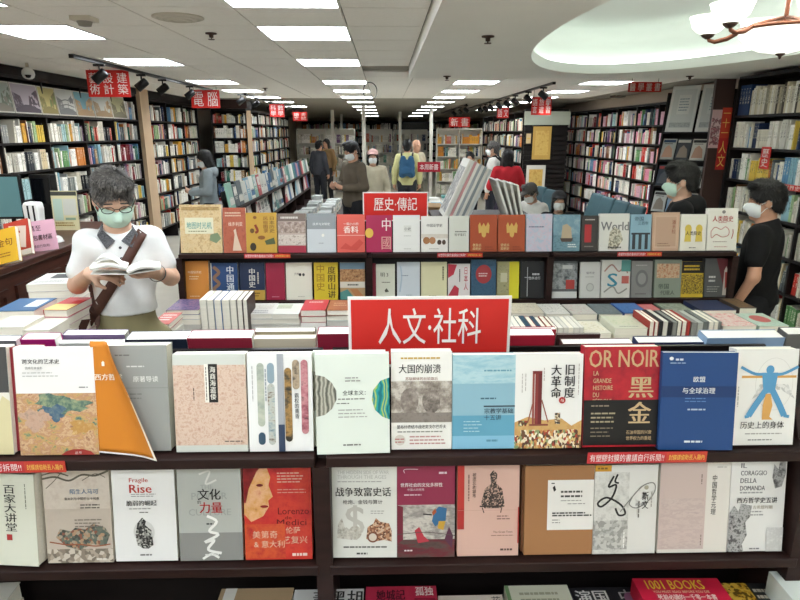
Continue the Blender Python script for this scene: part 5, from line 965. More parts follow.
def track(label, X, y0, y1, spots, z=ZC, aim=1):
    t = thing('track_rail', label, 'lighting track', (X, y0, z)); MB().box(-.018, 0, -.03, .018, y1 - y0, 0).build('rail', BLACKM, t); MB().box(-.022, -.03, -.034, .022, 0, 0).build('end_cap', BLACK, t)
    for i, (px, py, lab) in enumerate(spots):
        Y = at(px, py, X=X).y
        s = thing('spotlight', lab, 'spotlight', (X, Y, z - .031), (0, 0, R(-98) * aim)); MB().box(-.016, -.05, -.02, .016, .05, 0).build('adapter', BLACK, s)
        MB().tube([(0, 0, -.02), (0, 0, -.075)], .009).build('stem', BLACKM, s); MB().tube([(-.045, 0, -.075), (.045, 0, -.075)], .007).build('yoke', BLACKM, s)
        mt = Matrix.Translation((0, 0, -.11)) @ Matrix.Rotation(R(52), 4, 'X')
        MB().lathe([(.001, .075), (.035, .07), (.045, .06), (.047, -.07), (.043, -.07), (.04, -.055), (.001, -.05)], n=20, mtx=mt).build('lamp_can', BLACK, s, smooth=True)
        MB().lathe([(.001, -.052), (.041, -.056)], n=20, mtx=mt).build('lens', mat('lamp_lens', '#f0ede4', .2, emit=1.5), s)
        ld = bpy.data.lights.new('lamp_beam', 'SPOT'); ld.energy = 22; ld.spot_size = R(80); ld.spot_blend = .8; ld.shadow_soft_size = .04; ld.color = (1, .97, .92)
        lo = bpy.data.objects.new('lamp_beam', ld); COL.objects.link(lo); lo.parent = s; lo.matrix_local = mt @ Matrix.Translation((0, 0, -.075))
track('black ceiling track over the left wall bookcase', -2.75, 5.75, 10.2, [(100, 75, 'spotlight in front of the large red hanging sign'), (142, 85, 'spotlight pointing at the wall bookcase just past the red sign'), (163, 88, 'spotlight with a bright face near the tan pillar'), (190, 92, 'spotlight beside the hanging computer sign')], aim=-1)
track('black ceiling track beyond the hanging computer sign', -2.45, 11.2, 19, [(x, y, 'black spotlight on the far left track') for x, y in ((241, 101), (256, 103), (270, 105), (284, 108), (294, 111))], aim=-1)
track('black ceiling track over the right reading area', 2.30, 8.6, 17.5, [(x, y, 'black spotlight in the row on the right track') for x, y in ((543, 97), (528, 100), (515, 103), (507, 105), (499, 107), (491, 108.5), (485.5, 110), (480.5, 111))])
track('short black ceiling track at the back right', 1.95, 15, 21.5, [(x, y, 'black spotlight on the short back right track') for x, y in ((466, 111), (460, 113), (454, 114.5))])
for o in COL.objects:
    if o.type == 'EMPTY' and o.name.startswith('spotlight') and o['label'].startswith('black spotlight'): o['group'] = o['label'].replace('black spotlight', 'spotlights')
def hang_sign(label, x0, x1, y0, y1, Y, cols, wires=True, bg=REDSIGN, fs=.8):
    a, b = at(x0, y1, Y=Y), at(x1, y0, Y=Y); w, h = b.x - a.x, b.z - a.z
    t = thing('hanging_sign', label, 'sign', ((a.x + b.x) / 2, Y, a.z)); MB().box(-w / 2, 0, 0, w / 2, .008, h).build('board', bg, t)
    n = len(cols)
    for i, s in enumerate(cols): lettering(s, 1, '#f4eeea', t, -w / 2 + w * (i + .5) / n, h / 2, -.003, .003, fit=(w / n * fs * .9, h * fs), vertical=len(s) > 1)
    if wires:
        for s in (-1, 1): MB().tube([(s * w * .4, .004, h), (s * w * .4, .004, ZC - a.z)], .003, 5).build('wire', BLACKM, t)
hang_sign('large red hanging sign with white columns of characters over the wall bookcase', 89, 128, 70, 97, 7.0, ['藝術', '設計', '建築'])
hang_sign('red hanging sign reading computer in two white characters', 192, 219, 90, 108, 9.6, ['電', '腦'])
hang_sign('red hanging sign further along behind the computer sign', 270, 284, 104, 117, 13.0, ['科學', '數學'])
hang_sign('small red hanging sign at the far left shelves', 293, 307, 112, 121, 16.5, ['語文', '考試'])
hang_sign('red hanging sign with two rows of characters over the reading area', 531, 552, 97, 115, 10.2, ['語言', '旅遊', '學習'])
hang_sign('red hanging sign behind the spotlights of the right track', 497, 509, 108, 118, 13.4, ['語', '文'])
hang_sign('red hanging sign under the ceiling before the grey speaker', 628, 662, 82, 92, 7.6, ['醫', '學', '叢', '書'])
hang_sign('red sign at the end of the back right track', 449, 470, 117, 127, 17.0, ['新', '書'])
# ------------------------------------------------------------------ chandelier
CH = thing('chandelier', 'copper chandelier with a frosted glass bowl and upturned glass cups', 'chandelier', (2.09, 3.35, 2.825))
GL = mat('frosted_glass', '#eef0e6', .35, emit=.9, emitc='#f6f8ee', trans=.25, vary=.05, scale=25)
MB().tube([(0, 0, 0), (0, 0, -.46)], .011).build('rod', COPPER, CH, smooth=True); MB().lathe([(.001, 0), (.06, -.002), (.055, -.025), (.015, -.04)], n=20).build('ceiling_rose', COPPER, CH, smooth=True)
MB().lathe([(.215, -.455), (.205, -.485), (.17, -.525), (.11, -.555), (.04, -.57), (.001, -.572)], n=32).build('glass_bowl', GL, CH, smooth=True)
MB().lathe([(.001, -.60), (.006, -.595), (.008, -.585), (.022, -.578), (.025, -.568), (.001, -.566)], n=14).build('finial', BRONZE, CH, smooth=True)
MB().tube([(.218 * math.cos(a), .218 * math.sin(a), -.452) for a in [2 * math.pi * i / 32 for i in range(33)]], .009, 8, cap=False).build('rim_ring', COPPER, CH, smooth=True)
for k in range(6):
    a = R(198 + 60 * k); c, s = math.cos(a), math.sin(a); L = .36
    arm = MB().tube([(c * r, s * r, z) for r, z in ((.02, -.40), (.12, -.42), (.21, -.445), (.27, -.475), (.33, -.485), (L, -.475), (L + .01, -.455))], [.011, .011, .012, .013, .012, .010, .009], 10).build('arm', COPPER, CH, smooth=True)
    MB().lathe([(.012, -.012), (.03, 0), (.038, .012), (.02, .014)], c=(c * (L + .01), s * (L + .01), -.455), n=14).build('cup_holder', BRONZE, arm, smooth=True)
    MB().lathe([(.02, .012), (.055, .022), (.085, .05), (.096, .085), (.104, .105), (.099, .104), (.09, .085), (.078, .05), (.05, .028), (.001, .02)], c=(c * (L + .01), s * (L + .01), -.455), n=24).build('glass_cup', GL, arm, smooth=True)
    ld = bpy.data.lights.new('bulb', 'POINT'); ld.energy = 9; ld.shadow_soft_size = .03; ld.color = (1, .99, .95); lo = bpy.data.objects.new('bulb', ld); COL.objects.link(lo); lo.parent = arm; lo.location = (c * (L + .01), s * (L + .01), -.36)
# ------------------------------------------------------------------ checkout counter on the left
CT = thing('checkout_counter', 'reddish dark wood counter with panelled side at the left wall', 'counter', (0, 0, 0)); CX, CY0, CY1, CZ = -2.2, 2.3, 5.35, 1.10
bevel(MB().box(-3.05, CY0, CZ - .04, CX, CY1, CZ).build('counter_top', COUNTER, CT), .006, 2); MB().box(-3.0, CY0 + .03, 0, CX - .05, CY1 - .03, CZ - .04).build('body', COUNTER, CT)
for k in range(5):
    y = CY0 + .08 + k * .6
    for z0, z1, ya, yb in ((.2, .24, y, y + .52), (.92, .96, y, y + .52), (.24, .92, y, y + .04), (.24, .92, y + .48, y + .52)): MB().box(CX - .05, ya, z0, CX - .032, yb, z1).build('moulding', COUNTER, CT)
def on_counter(px, py): return at(px, py, Z=CZ)
mo = thing('computer_monitor', 'black monitor with a teal-grey screen on the counter', 'monitor', (at(-8, 232, Z=CZ).x, at(8, 232, Z=CZ).y, CZ), (0, 0, R(4)))
bevel(MB().box(-.28, 0, .10, .27, .04, .44).build('frame', BLACK, mo), .004, 2); MB().box(-.265, -.002, .118, .255, 0, .425).build('screen', mat('lit_screen', '#4d6f72', .3, emit=.35), mo)
MB().box(-.035, .03, .0, .035, .06, .14).build('neck', BLACK, mo); MB().box(-.13, -.06, 0, .13, .11, .012).build('foot', BLACK, mo)
b2 = at(47, 228, Y=4.95); pos = thing('cash_terminal', 'tall black terminal box behind the white dispenser', 'terminal', (b2.x, 4.95, CZ)); bevel(MB().box(-.085, 0, 0, .085, .1, .43).build('housing', BLACK, pos), .008, 2); MB().box(-.07, -.002, .2, .07, 0, .4).build('screen', mat('dark_glass', '#0b0d10', .1), pos)
p = at(38, 236, Y=4.5); sd = thing('soap_dispenser', 'white hands-free sanitiser dispenser on the counter', 'dispenser', (p.x, 4.5, CZ))
prof = [(-.05, 0), (.05, 0), (.06, .08), (.052, .13), (.058, .22), (.052, .26), (-.045, .265), (-.06, .24), (-.055, .13), (-.06, .08)]
bevel(MB().prism(prof, -.045, .045).build('body', WHITEP, sd), .018, 4); MB().box(-.022, -.048, .12, -.010, -.044, .24).build('window', BLACK, sd); MB().box(.018, -.048, .12, .03, -.044, .24).build('window', BLACK, sd)
MB().tube([(.05, 0, .1), (.09, -.02, .09), (.1, -.03, .06)], .012).build('spout', WHITEP, sd, smooth=True)
p = at(66, 222, Y=4.85); qs = thing('counter_poster', 'pale yellow information card standing on the counter', 'card', (p.x, 4.85, CZ), (R(-4), 0, 0))
MB().box(-.10, 0, 0, .10, .012, .31).build('board', ink('#ddd4a8'), qs); cover_items(qs, .2, .31, [('r', .0, .02, 1, .12, '#4a4a44'), ('r', .06, .2, .42, .75, '#b9cfc0'), ('r', .45, .2, .96, .62, '#cfcfc4'), ('l', .08, .8, .95, 2, .06, .03, '#9a7a3a'), ('r', .5, .68, .9, .74, '#8aa48a')], eps=.001, step=.0006)
p = at(40, 248, Y=3.95); ps = thing('counter_sign', 'tilted pink paper sign with black characters on the counter edge', 'sign', (p.x, 3.95, CZ), (R(-14), R(-7), R(6)))
MB().box(-.115, 0, 0, .115, .006, .20).build('card', ink('#e6b4c6'), ps); cover_items(ps, .23, .2, [('t', '請至', .45, .24, .2, INKB, {'b': .01}), ('t', '自助包書材區', .5, .55, .19, INKB, {'b': .01, 'xs': .82}), ('t', '(請自行取用)', .55, .84, .1, '#4a3a40')], eps=.001, step=.0006)
def lean_book(px, py, Y, w, h, th, c, label, items, rz=0, ry=-14):
    p = at(px, py, Y=Y); t = thing('book', label, 'book', (p.x, Y, CZ + .002 + abs(math.sin(R(ry))) * w * .5), (R(-25), R(ry), R(rz))); book_body(t, w, h, th, c); cover_items(t, w, h, items, eps=.001, step=.0006)
lean_book(7, 264, 3.48, .15, .21, .03, '#d8a92c', 'yellow book leaning on the counter edge', [('t', '金句', .5, .4, .25, '#6a3a1a'), ('l', .2, .7, .8, 2, .08, .03, '#8a5a1a')])
lean_book(20, 257, 3.68, .16, .23, .03, '#b8402f', 'red and white book leaning beside the pink paper sign', [('p', [(.2, .1), (.9, .2), (.8, .8), (.3, .7)], '#dcc8b8'), ('r', 0, .85, 1, 1, '#e0d8c8'), ('l', .2, .3, .7, 2, .1, .06, '#a83a2c')])
p = at(60, 241, Y=4.3); bl = thing('service_bell', 'small steel bell on the counter beside the pink sign', 'bell', (p.x - .02, 4.3, CZ)); MB().lathe([(.045, 0), (.045, .008), (.04, .012), (.036, .03), (.02, .045), (.001, .05)], n=20).build('dome', STEEL, bl, smooth=True); MB().tube([(0, 0, .05), (0, 0, .062)], .006).build('button', STEEL, bl)
# low table with piles in front of the counter
table('small dark table with tall book piles in front of the counter', -2.18, -1.50, 1.98, 3.06, .62)
def pile2(px, py, Y, w, d, th, c, desc, covers, yaw, items=(), zb=.62, n=None):
    pile(px, py, Y, w, d, n, th, c, desc, zb=zb, covers=covers, yaw=yaw, items=items, keep=9)
pile2(45, 284, 2.80, .19, .24, .036, '#dcdad4', 'white sealed book of the tall pile beside the shopper in white', ['#e4dcd8', '#e0d4d2', '#dedad2'], .12, [('r', .3, .1, .75, .5, '#3a3c3e'), ('l', .1, .7, .9, 2, .1, .05, '#9a9a96')])
pile2(56, 310, 2.42, .10, .20, .033, '#c23434', 'red-topped book of the pink and white pile before the counter', ['#e6cdd0', '#e0dcd6', '#dcb8be'], -.04, [('r', .0, .55, 1, 1, '#dcc878')])
pile2(13, 311, 2.40, .16, .2, .05, '#2f5f8a', 'blue and white box of the low pile before the counter', ['#d9d5c8', '#cfcabc'], .03, [('r', .55, .15, .9, .7, '#dfe3e4')])
pile2(36, 330, 2.16, .1, .15, .04, '#dcd8c9', 'cream book of the small pile below the red-topped books', ['#d3cfc0', '#e0dccf'], 0)
pile2(6, 327, 2.16, .13, .15, .045, '#e0dccf', 'off-white book of the pile at the table edge below the blue box', ['#cfcabc', '#dcd8c9'], 0)
# ------------------------------------------------------------------ long aisle unit seen end-on behind the three-bay rack
CXR = -1.36; CY = (5.35, 11.0); CUP, CLO = 1.19, .92
RC = thing('display_rack', 'long dark rack of face-out books running down the left aisle', 'display rack', (CXR, CY[0], 0), (0, 0, R(90)))
LN = CY[1] - CY[0]
for z in (CUP, CLO):
    MB().box(0, -.022, z - .024, LN, .3, z).build('shelf_board', WOOD, RC)
    MB().box(0, -.004, .002, LN, .004, .16 if z == CUP else .24, mtx=Matrix.Translation((0, .06, z)) @ Matrix.Rotation(-TILT, 4, 'X')).build('back_panel', WOODB, RC)
for k in range(7): MB().box(k * LN / 6 - .012, -.018, .7, k * LN / 6 + .012, .3, CUP - .026).build('upright', WOOD, RC)
table('long dark table carrying the aisle rack and its book piles', CXR - .34, -.62, CY[0], CY[1], .70)
rcm = Matrix.Translation((CXR, CY[0], 0)) @ Matrix.Rotation(R(90), 4, 'Z')
CC = ['#3f6f9a', '#e2e0d8', '#7fa8bb', '#2f3a44', '#d8d5ca', '#4a8a84', '#c9ccc8', '#b5444a', '#e6e3da', '#22354f', '#dcdad2', '#8ab0a0', '#5a6468', '#e9e6dd', '#c98a8a', '#2f5f8a', '#efece4', '#d0cfc6']
rng = random.Random(17); farb = MB()
for ti, z in enumerate((CUP, CLO)):
    x = .03
    while x < LN - .18:
        w = rng.uniform(.135, .175); h = rng.uniform(.20, .24); c = CC[rng.randrange(len(CC))]
        th = rng.uniform(.018, .035)
        if x > 3.2:
            mq = Matrix.Translation((x + w / 2, 0, z + .006)) @ Matrix.Rotation(-TILT, 4, 'X'); farb.box(-w / 2, 0, 0, w / 2, th, h, CC.index(c), mq); x += w + rng.uniform(.008, .03); continue
        t = thing('book', '%s face-out book on the %s tier of the aisle rack' % (cname(c), ('upper', 'lower')[ti]), 'book', rcm @ Vector((x + w / 2, 0, z + th * math.sin(TILT) + .001)), group='%s books, %s tier of the aisle rack' % (cname(c), ('upper', 'lower')[ti]))
        t.rotation_euler = (Matrix.Rotation(R(90), 4, 'Z') @ Matrix.Rotation(-TILT, 4, 'X')).to_euler()
        cov = book_body(t, w, h, th, c)
        d = '#3a3c40' if sum(lin(c)[:3]) > 1.2 else '#e0ddd4'
        cover_items(cov, w, h, [('r', .1, .1, .9, .5, ('n', 14, [c, d, CC[rng.randrange(len(CC))]], 3)) if rng.random() < .55 else ('r', .0, .6, 1, .85, CC[rng.randrange(len(CC))]), ('l', .15, .56, .85, 2, .07, .03, d)], eps=.001, step=.0008)
        x += w + rng.uniform(.008, .03)
o = stuff(farb.build('displayed_books', [ink(c) for c in CC])); o.matrix_world = rcm; o['label'] = 'face-out books at the far end of the aisle rack'; o['category'] = 'books'
inner = MB(); k = 0
for Y in [5.5 + .31 * i for i in range(15)]:
    for X in (-1.10, -.80):
        n = rng.randint(3, 6); w = rng.uniform(.15, .2); c = CC[rng.randrange(len(CC))]; th = .03
        for j in range(n - 1): inner.box(X - w / 2, Y - .11, .70 + j * th, X + w / 2, Y + .11, .70 + (j + 1) * th - .002, (k + j) % 3)
        if Y > 7.9: inner.box(X - w / 2, Y - .11, .70 + (n - 1) * th, X + w / 2, Y + .11, .70 + n * th, 2)
        else: flat_book(X, Y, .70 + (n - 1) * th, w, .22, th - .0005, c, '%s book topping a pile on the aisle table' % cname(c), 0, [('r', .15, .15, .85, .6, CC[rng.randrange(len(CC))])], group='%s books topping the aisle table piles' % cname(c))
        k += 1
o = stuff(inner.build('piled_books', [PAPER, PAPERW, ink('#cfd3d0')])); o['label'] = 'books stacked beneath the top ones along the aisle table'; o['category'] = 'books'
# ------------------------------------------------------------------ art boards in a double stand, boxes and tables of the middle aisle
AB = at(480, 212, Y=5.6)
table('dark plinth table under the leaning art boards', AB.x - .45, AB.x + .5, 5.3, 6.1, 1.10)
BC = ['#e6e3da', '#dcdad2', '#d29a9a', '#efece4', '#a8acae', '#e4e2da', '#8f9698', '#d9d6cc', '#c3c6c4', '#e9e6dd']
for i in range(9):
    x = at(444 + i * 3.0, 208, Y=5.5).x; t = thing('art_board', '%s tall art board leaning in the row beside the white ledge' % cname(BC[i]), 'board', (x, 5.45, 1.112), (0, R(24), 0), group='leaning art boards')
    MB().box(-.011, 0, 0, .011, .46, .56 - .012 * i).build('board', M(BC[i]), t); MB().box(-.0135, .04, .04, -.011, .42, .48 - .012 * i).build('print', M(('n', 8, [BC[i], '#77777a', '#e9e6dd'], 3)), t)
for i in range(4):
    x = at(509 + i * 4.5, 209, Y=5.4).x; t = thing('art_board', 'white board leaning back against the row of art boards', 'board', (x, 5.38, 1.108), (0, R(-20 + 3 * i), 0), group='white boards on the far side of the stand')
    MB().box(-.009, 0, 0, .009, .4, .36 - .02 * i).build('board', M('#e2e0d8'), t); MB().box(-.011, .03, .03, -.009, .37, .3 - .02 * i).build('print', M('#c9c6bc'), t)
p = at(428, 200, Y=6.6); bx_ = thing('cardboard_box', 'brown cardboard box standing in the middle aisle', 'box', (p.x, 6.6, .72))
MB().box(-.16, 0, 0, .16, .3, .36).build('body', mat('cardboard', '#b08f66', .8, vary=.1, scale=12), bx_); MB().box(-.16, -.002, .15, .16, 0, .19).build('tape', ink('#c9a97a'), bx_); MB().box(-.16, -.1, .355, .16, 0, .362).build('flap', mat('cardboard', '#b08f66'), bx_)
table('dark side table under the cardboard box', p.x - .35, p.x + .35, 6.4, 7.1, .72)
p = at(412, 190, Y=9.6)
table('white island table with book piles in the middle aisle', p.x - .35, p.x + .75, 9.3, 10.6, .72, wood=mat('white_laminate', '#dcdad3', .5))
inner2 = MB()
for i in range(5):
    for j in range(2):
        c = CC[(i * 3 + j) % len(CC)]; n = 2 + (i + j) % 3
        for q in range(n - 1): inner2.box(p.x - .3 + i * .2, 9.39 + j * .45, .72 + q * .035, p.x - .14 + i * .2, 9.61 + j * .45, .753 + q * .035, q % 3)
        inner2.box(p.x - .3 + i * .2, 9.39 + j * .45, .72 + (n - 1) * .035, p.x - .14 + i * .2, 9.61 + j * .45, .72 + n * .035, 3 + (i + j) % 3)
o = stuff(inner2.build('piled_books', [PAPER, PAPERW, ink('#cfd3d0'), ink('#7fa8bb'), ink('#e2e0d8'), ink('#4a8a84')])); o['label'] = 'books piled on the white island table'; o['category'] = 'books'
o = stuff(LOWER.build('piled_books', LOWC)); o['label'] = 'lower books of the piles on the display tables'; o['category'] = 'books'
a = at(429, 171, Y=9.4); t = thing('table_sign', 'crimson table sign with white characters over the island table', 'sign', (a.x, 9.42, .72))
b0, b1 = at(418, 172, Y=9.42), at(441, 162, Y=9.42); w = b1.x - b0.x
MB().box(-w / 2, 0, b0.z - .72, w / 2, .006, b1.z - .72).build('board', ink('#a8182c'), t); lettering('本周新書', 1, '#f2e4e0', t, 0, (b0.z + b1.z) / 2 - .72, -.003, .01, fit=(w * .8, (b1.z - b0.z) * .6)); MB().tube([(0, .012, 0), (0, .012, b1.z - .73)], .008).build('post', STEEL, t)
# teal waiting seats
TEAL = mat('teal_upholstery', '#35535b', .6, vary=.08, scale=10)
def seat(px, py, Y, rz, label):
    p = at(px, py, Y=Y); t = thing('waiting_seat', label, 'seat', (p.x, Y, 0), (0, 0, R(rz)), 'teal waiting seats')
    bevel(MB().add([(-.23, -.25, .42), (.23, -.25, .42), (.23, .2, .40), (-.23, .2, .40), (-.23, -.25, .48), (.23, -.25, .48), (.23, .2, .46), (-.23, .2, .46)], [(3, 2, 1, 0), (4, 5, 6, 7), (0, 1, 5, 4), (1, 2, 6, 5), (2, 3, 7, 6), (3, 0, 4, 7)]).build('cushion', TEAL, t), .025, 3)
    bevel(MB().add([(-.23, .17, .46), (.23, .17, .46), (.23, .24, .46), (-.23, .24, .46), (-.20, .30, .92), (.20, .30, .92), (.20, .36, .92), (-.20, .36, .92)], [(3, 2, 1, 0), (4, 5, 6, 7), (0, 1, 5, 4), (1, 2, 6, 5), (2, 3, 7, 6), (3, 0, 4, 7)]).build('backrest', TEAL, t), .03, 3)
    for x in (-.2, .2): MB().tube([(x, -.2, 0), (x, -.18, .42)], .014).build('leg', STEEL, t); MB().tube([(x, .22, 0), (x, .18, .42)], .014).build('leg', STEEL, t)
for px, Y in ((579, 9.55), (589, 9.02), (602, 8.48), (616, 7.95)): seat(px, 195, Y, -84, 'teal padded waiting seat in the row before the wall shelves')
for px, Y in ((525, 10.9), (533, 10.3), (539, 9.72)): seat(px, 190, Y, -84, 'teal padded waiting seat behind the seated reader in white')
# ------------------------------------------------------------------ people: smooth implicit bodies turned into one continuous mesh each
def _cap(P, a, b, ra, rb):
    a = np.array(a, 'f'); ab = np.array(b, 'f') - a; L = max(float(ab @ ab), 1e-9)
    pa = P - a; t = np.clip(pa @ ab / L, 0, 1); d = pa - t[..., None] * ab
    return np.sqrt((d * d).sum(-1)) - (ra + t * (rb - ra))
def _ell(P, c, r, Rm):
    q = P - np.array(c, 'f')
    if Rm is not None: q = q @ np.array(Rm, 'f')
    r = np.array(r, 'f'); k0 = np.sqrt(((q / r) ** 2).sum(-1)); k1 = np.sqrt(((q / (r * r)) ** 2).sum(-1))
    return k0 * (k0 - 1) / np.maximum(k1, 1e-6)
def cap(a, b, ra, rb=None, k=.02, cut=None): return ('c', tuple(a), tuple(b), ra, ra if rb is None else rb, k, cut)
def ell(c, r, k=.02, Rm=None, cut=None): return ('e', tuple(c), tuple(r), Rm, 0, k, cut)
def _bb(q):
    if q[0] == 'c':
        a, b = np.array(q[1]), np.array(q[2]); r = max(q[3], q[4]); return np.minimum(a, b) - r, np.maximum(a, b) + r
    m = max(q[2]) if q[3] is not None else None; r = np.array([m] * 3 if m else q[2]); return np.array(q[1]) - r, np.array(q[1]) + r
def _ev(q, P):
    d = _cap(P, q[1], q[2], q[3], q[4]) if q[0] == 'c' else _ell(P, q[1], q[2], q[3])
    for (pt, n) in (q[6] or ()): d = np.maximum(d, (P - np.array(pt, 'f')) @ np.array(n, 'f'))
    return d
def _smin(a, b, k):
    h = np.maximum(k - np.abs(a - b), 0) / k; return np.minimum(a, b) - h * h * k * .25
def sdf_at(prims, P):
    P = np.atleast_2d(np.array(P, 'f')); F_ = np.full(len(P), 9.0, 'f')
    for q in prims: F_ = _smin(F_, _ev(q, P), q[5])
    return F_
def sdf_mesh(prims, h, cuts=(), fold=0.0, ff=30, sub=()):
    lo = np.min([_bb(q)[0] for q in prims], 0) - 3 * h; hi = np.max([_bb(q)[1] for q in prims], 0) + 3 * h
    n = np.ceil((hi - lo) / h).astype(int) + 1
    ax = [lo[i] + h * np.arange(n[i]) for i in range(3)]
    Fv = np.full(n, 1.0, 'f')
    for q in prims:
        a, b = _bb(q); m = q[5] + 2 * h
        i0 = np.maximum(((a - m - lo) / h).astype(int), 0); i1 = np.minimum(((b + m - lo) / h).astype(int) + 2, n)
        sl = tuple(slice(i0[i], i1[i]) for i in range(3))
        P = np.stack(np.meshgrid(*[ax[i][sl[i]] for i in range(3)], indexing='ij'), -1).astype('f')
        Fv[sl] = _smin(Fv[sl], _ev(q, P), q[5])
    if cuts or fold or sub:
        P = np.stack(np.meshgrid(*ax, indexing='ij'), -1).astype('f')
        if fold:
            x, y, z = P[..., 0], P[..., 1], P[..., 2]
            Fv = Fv + fold * (np.sin(ff * (z + .6 * x) + 4 * np.sin(9 * x + 3 * y)) * .6 + np.sin(ff * .7 * (z - .8 * x) + 3 * np.sin(11 * y + 5 * z)) * .5)
        for (pt, nn) in cuts: Fv = np.maximum(Fv, (P - np.array(pt, 'f')) @ np.array(nn, 'f'))
        for q in sub: Fv = np.maximum(Fv, -_ev(q, P))
    I = Fv < 0; c0 = np.zeros(n - 1, int); acc = np.zeros(tuple(n - 1) + (3,), 'f')
    def sh(A, d): return A[d[0]:A.shape[0] - 1 + d[0], d[1]:A.shape[1] - 1 + d[1], d[2]:A.shape[2] - 1 + d[2]]
    for axis in range(3):
        o = [i for i in range(3) if i != axis]
        for u in (0, 1):
            for v in (0, 1):
                d0 = [0, 0, 0]; d0[o[0]] = u; d0[o[1]] = v; d1 = list(d0); d1[axis] = 1
                f0, f1 = sh(Fv, d0), sh(Fv, d1); m = sh(I, d0) != sh(I, d1)
                t = np.where(m, f0 / np.where(m, f0 - f1, 1), 0)
                c0 += m
                for j in range(3): acc[..., j] += np.where(m, d0[j] + (t if j == axis else 0), 0)
    act = c0 > 0; idx = -np.ones(n - 1, int); idx[act] = np.arange(act.sum())
    ii = np.argwhere(act); V = (acc[act] / c0[act][:, None] + ii) * h + lo
    faces = []
    for axis in range(3):
        u, v = (axis + 1) % 3, (axis + 2) % 3
        s0 = [slice(None)] * 3; s1 = [slice(None)] * 3; s0[axis] = slice(0, -1); s1[axis] = slice(1, None)
        A, B = I[tuple(s0)], I[tuple(s1)]; E_ = np.argwhere(A != B)
        if not len(E_): continue
        ok = (E_[:, u] > 0) & (E_[:, v] > 0) & (E_[:, u] < n[u] - 1) & (E_[:, v] < n[v] - 1); E_ = E_[ok]
        flip = B[tuple(E_.T)]
        def cell(du, dv): Q = E_.copy(); Q[:, u] -= du; Q[:, v] -= dv; return idx[tuple(Q.T)]
        q = np.stack([cell(1, 1), cell(0, 1), cell(0, 0), cell(1, 0)], 1)
        q[flip] = q[flip][:, ::-1]; faces.append(q)
    Fc = np.concatenate(faces); Fc = Fc[(Fc >= 0).all(1)]
    return V, Fc
def organic(name, prims, h, m, parent, **kw):
    V, Fc = sdf_mesh(prims, h, **kw); me = bpy.data.meshes.new(name); me.from_pydata(V.tolist(), [], Fc.tolist()); me.materials.append(M(m) if not hasattr(m, 'node_tree') else m)
    me.polygons.foreach_set('use_smooth', [True] * len(me.polygons)); me.update(); return link(name, me, parent)
SKIN = mat('skin_warm', '#c09278', .55, vary=.05, scale=20); SKIN2 = mat('skin_light', '#c9a28a', .55, vary=.05, scale=20)
HAIRB = mat('black_hair', '#141210', .5, vary=.4, scale=60, stretch=(1, 1, .2)); HAIRG = mat('grey_black_hair', '#3d3a37', .6, vary=.7, scale=70, stretch=(1, 1, .3)); HAIRW = mat('white_hair', '#b9b5ad', .6, vary=.3, scale=60)
MASKG = mat('mint_mask', '#b9d3c3', .8, vary=.04, scale=20); MASKW = mat('white_mask', '#e0e4e2', .8)
def vadd(a, b, s=1): return tuple(a[i] + b[i] * s for i in range(3))
def lerp(a, b, t): return tuple(a[i] + (b[i] - a[i]) * t for i in range(3))
def fingers(w, d, n, sc=1.0, curl=.6, side=1, k=.008):
    """palm and five fingers; w wrist, d direction of the hand, n palm normal (curl goes that way), side: thumb side along n x d"""
    D = Vector(d).normalized(); Nn = Vector(n); Nn = (Nn - D * Nn.dot(D)).normalized(); S = Nn.cross(D) * side; W = Vector(w); out = []
    P0 = W + D * .03 * sc; P1 = W + D * .085 * sc
    for o in (-.026, -.009, .009, .026): out.append(cap(W + S * o * .6 * sc, P1 + S * o * sc, .014 * sc, .012 * sc, .016))
    for o, L in ((.03, .065), (.010, .075), (-.010, .07), (-.029, .055)):
        a = P1 + S * o * sc; c1 = math.cos(curl), math.sin(curl); c2 = math.cos(curl * 2.1), math.sin(curl * 2.1)
        b = a + (D * c1[0] + Nn * c1[1]) * L * .5 * sc; c = b + (D * c2[0] + Nn * c2[1]) * L * .45 * sc
        out += [cap(a, b, .0095 * sc, .0085 * sc, k), cap(b, c, .0085 * sc, .0072 * sc, k)]
    a = W + D * .025 * sc + S * .025 * sc; b = a + (D * .55 + S * .6 + Nn * .35) * .045 * sc; c = b + (D * .8 + S * .1 + Nn * .5) * .035 * sc
    return out + [cap(a, b, .013 * sc, .010 * sc, .012), cap(b, c, .010 * sc, .008 * sc, k)]
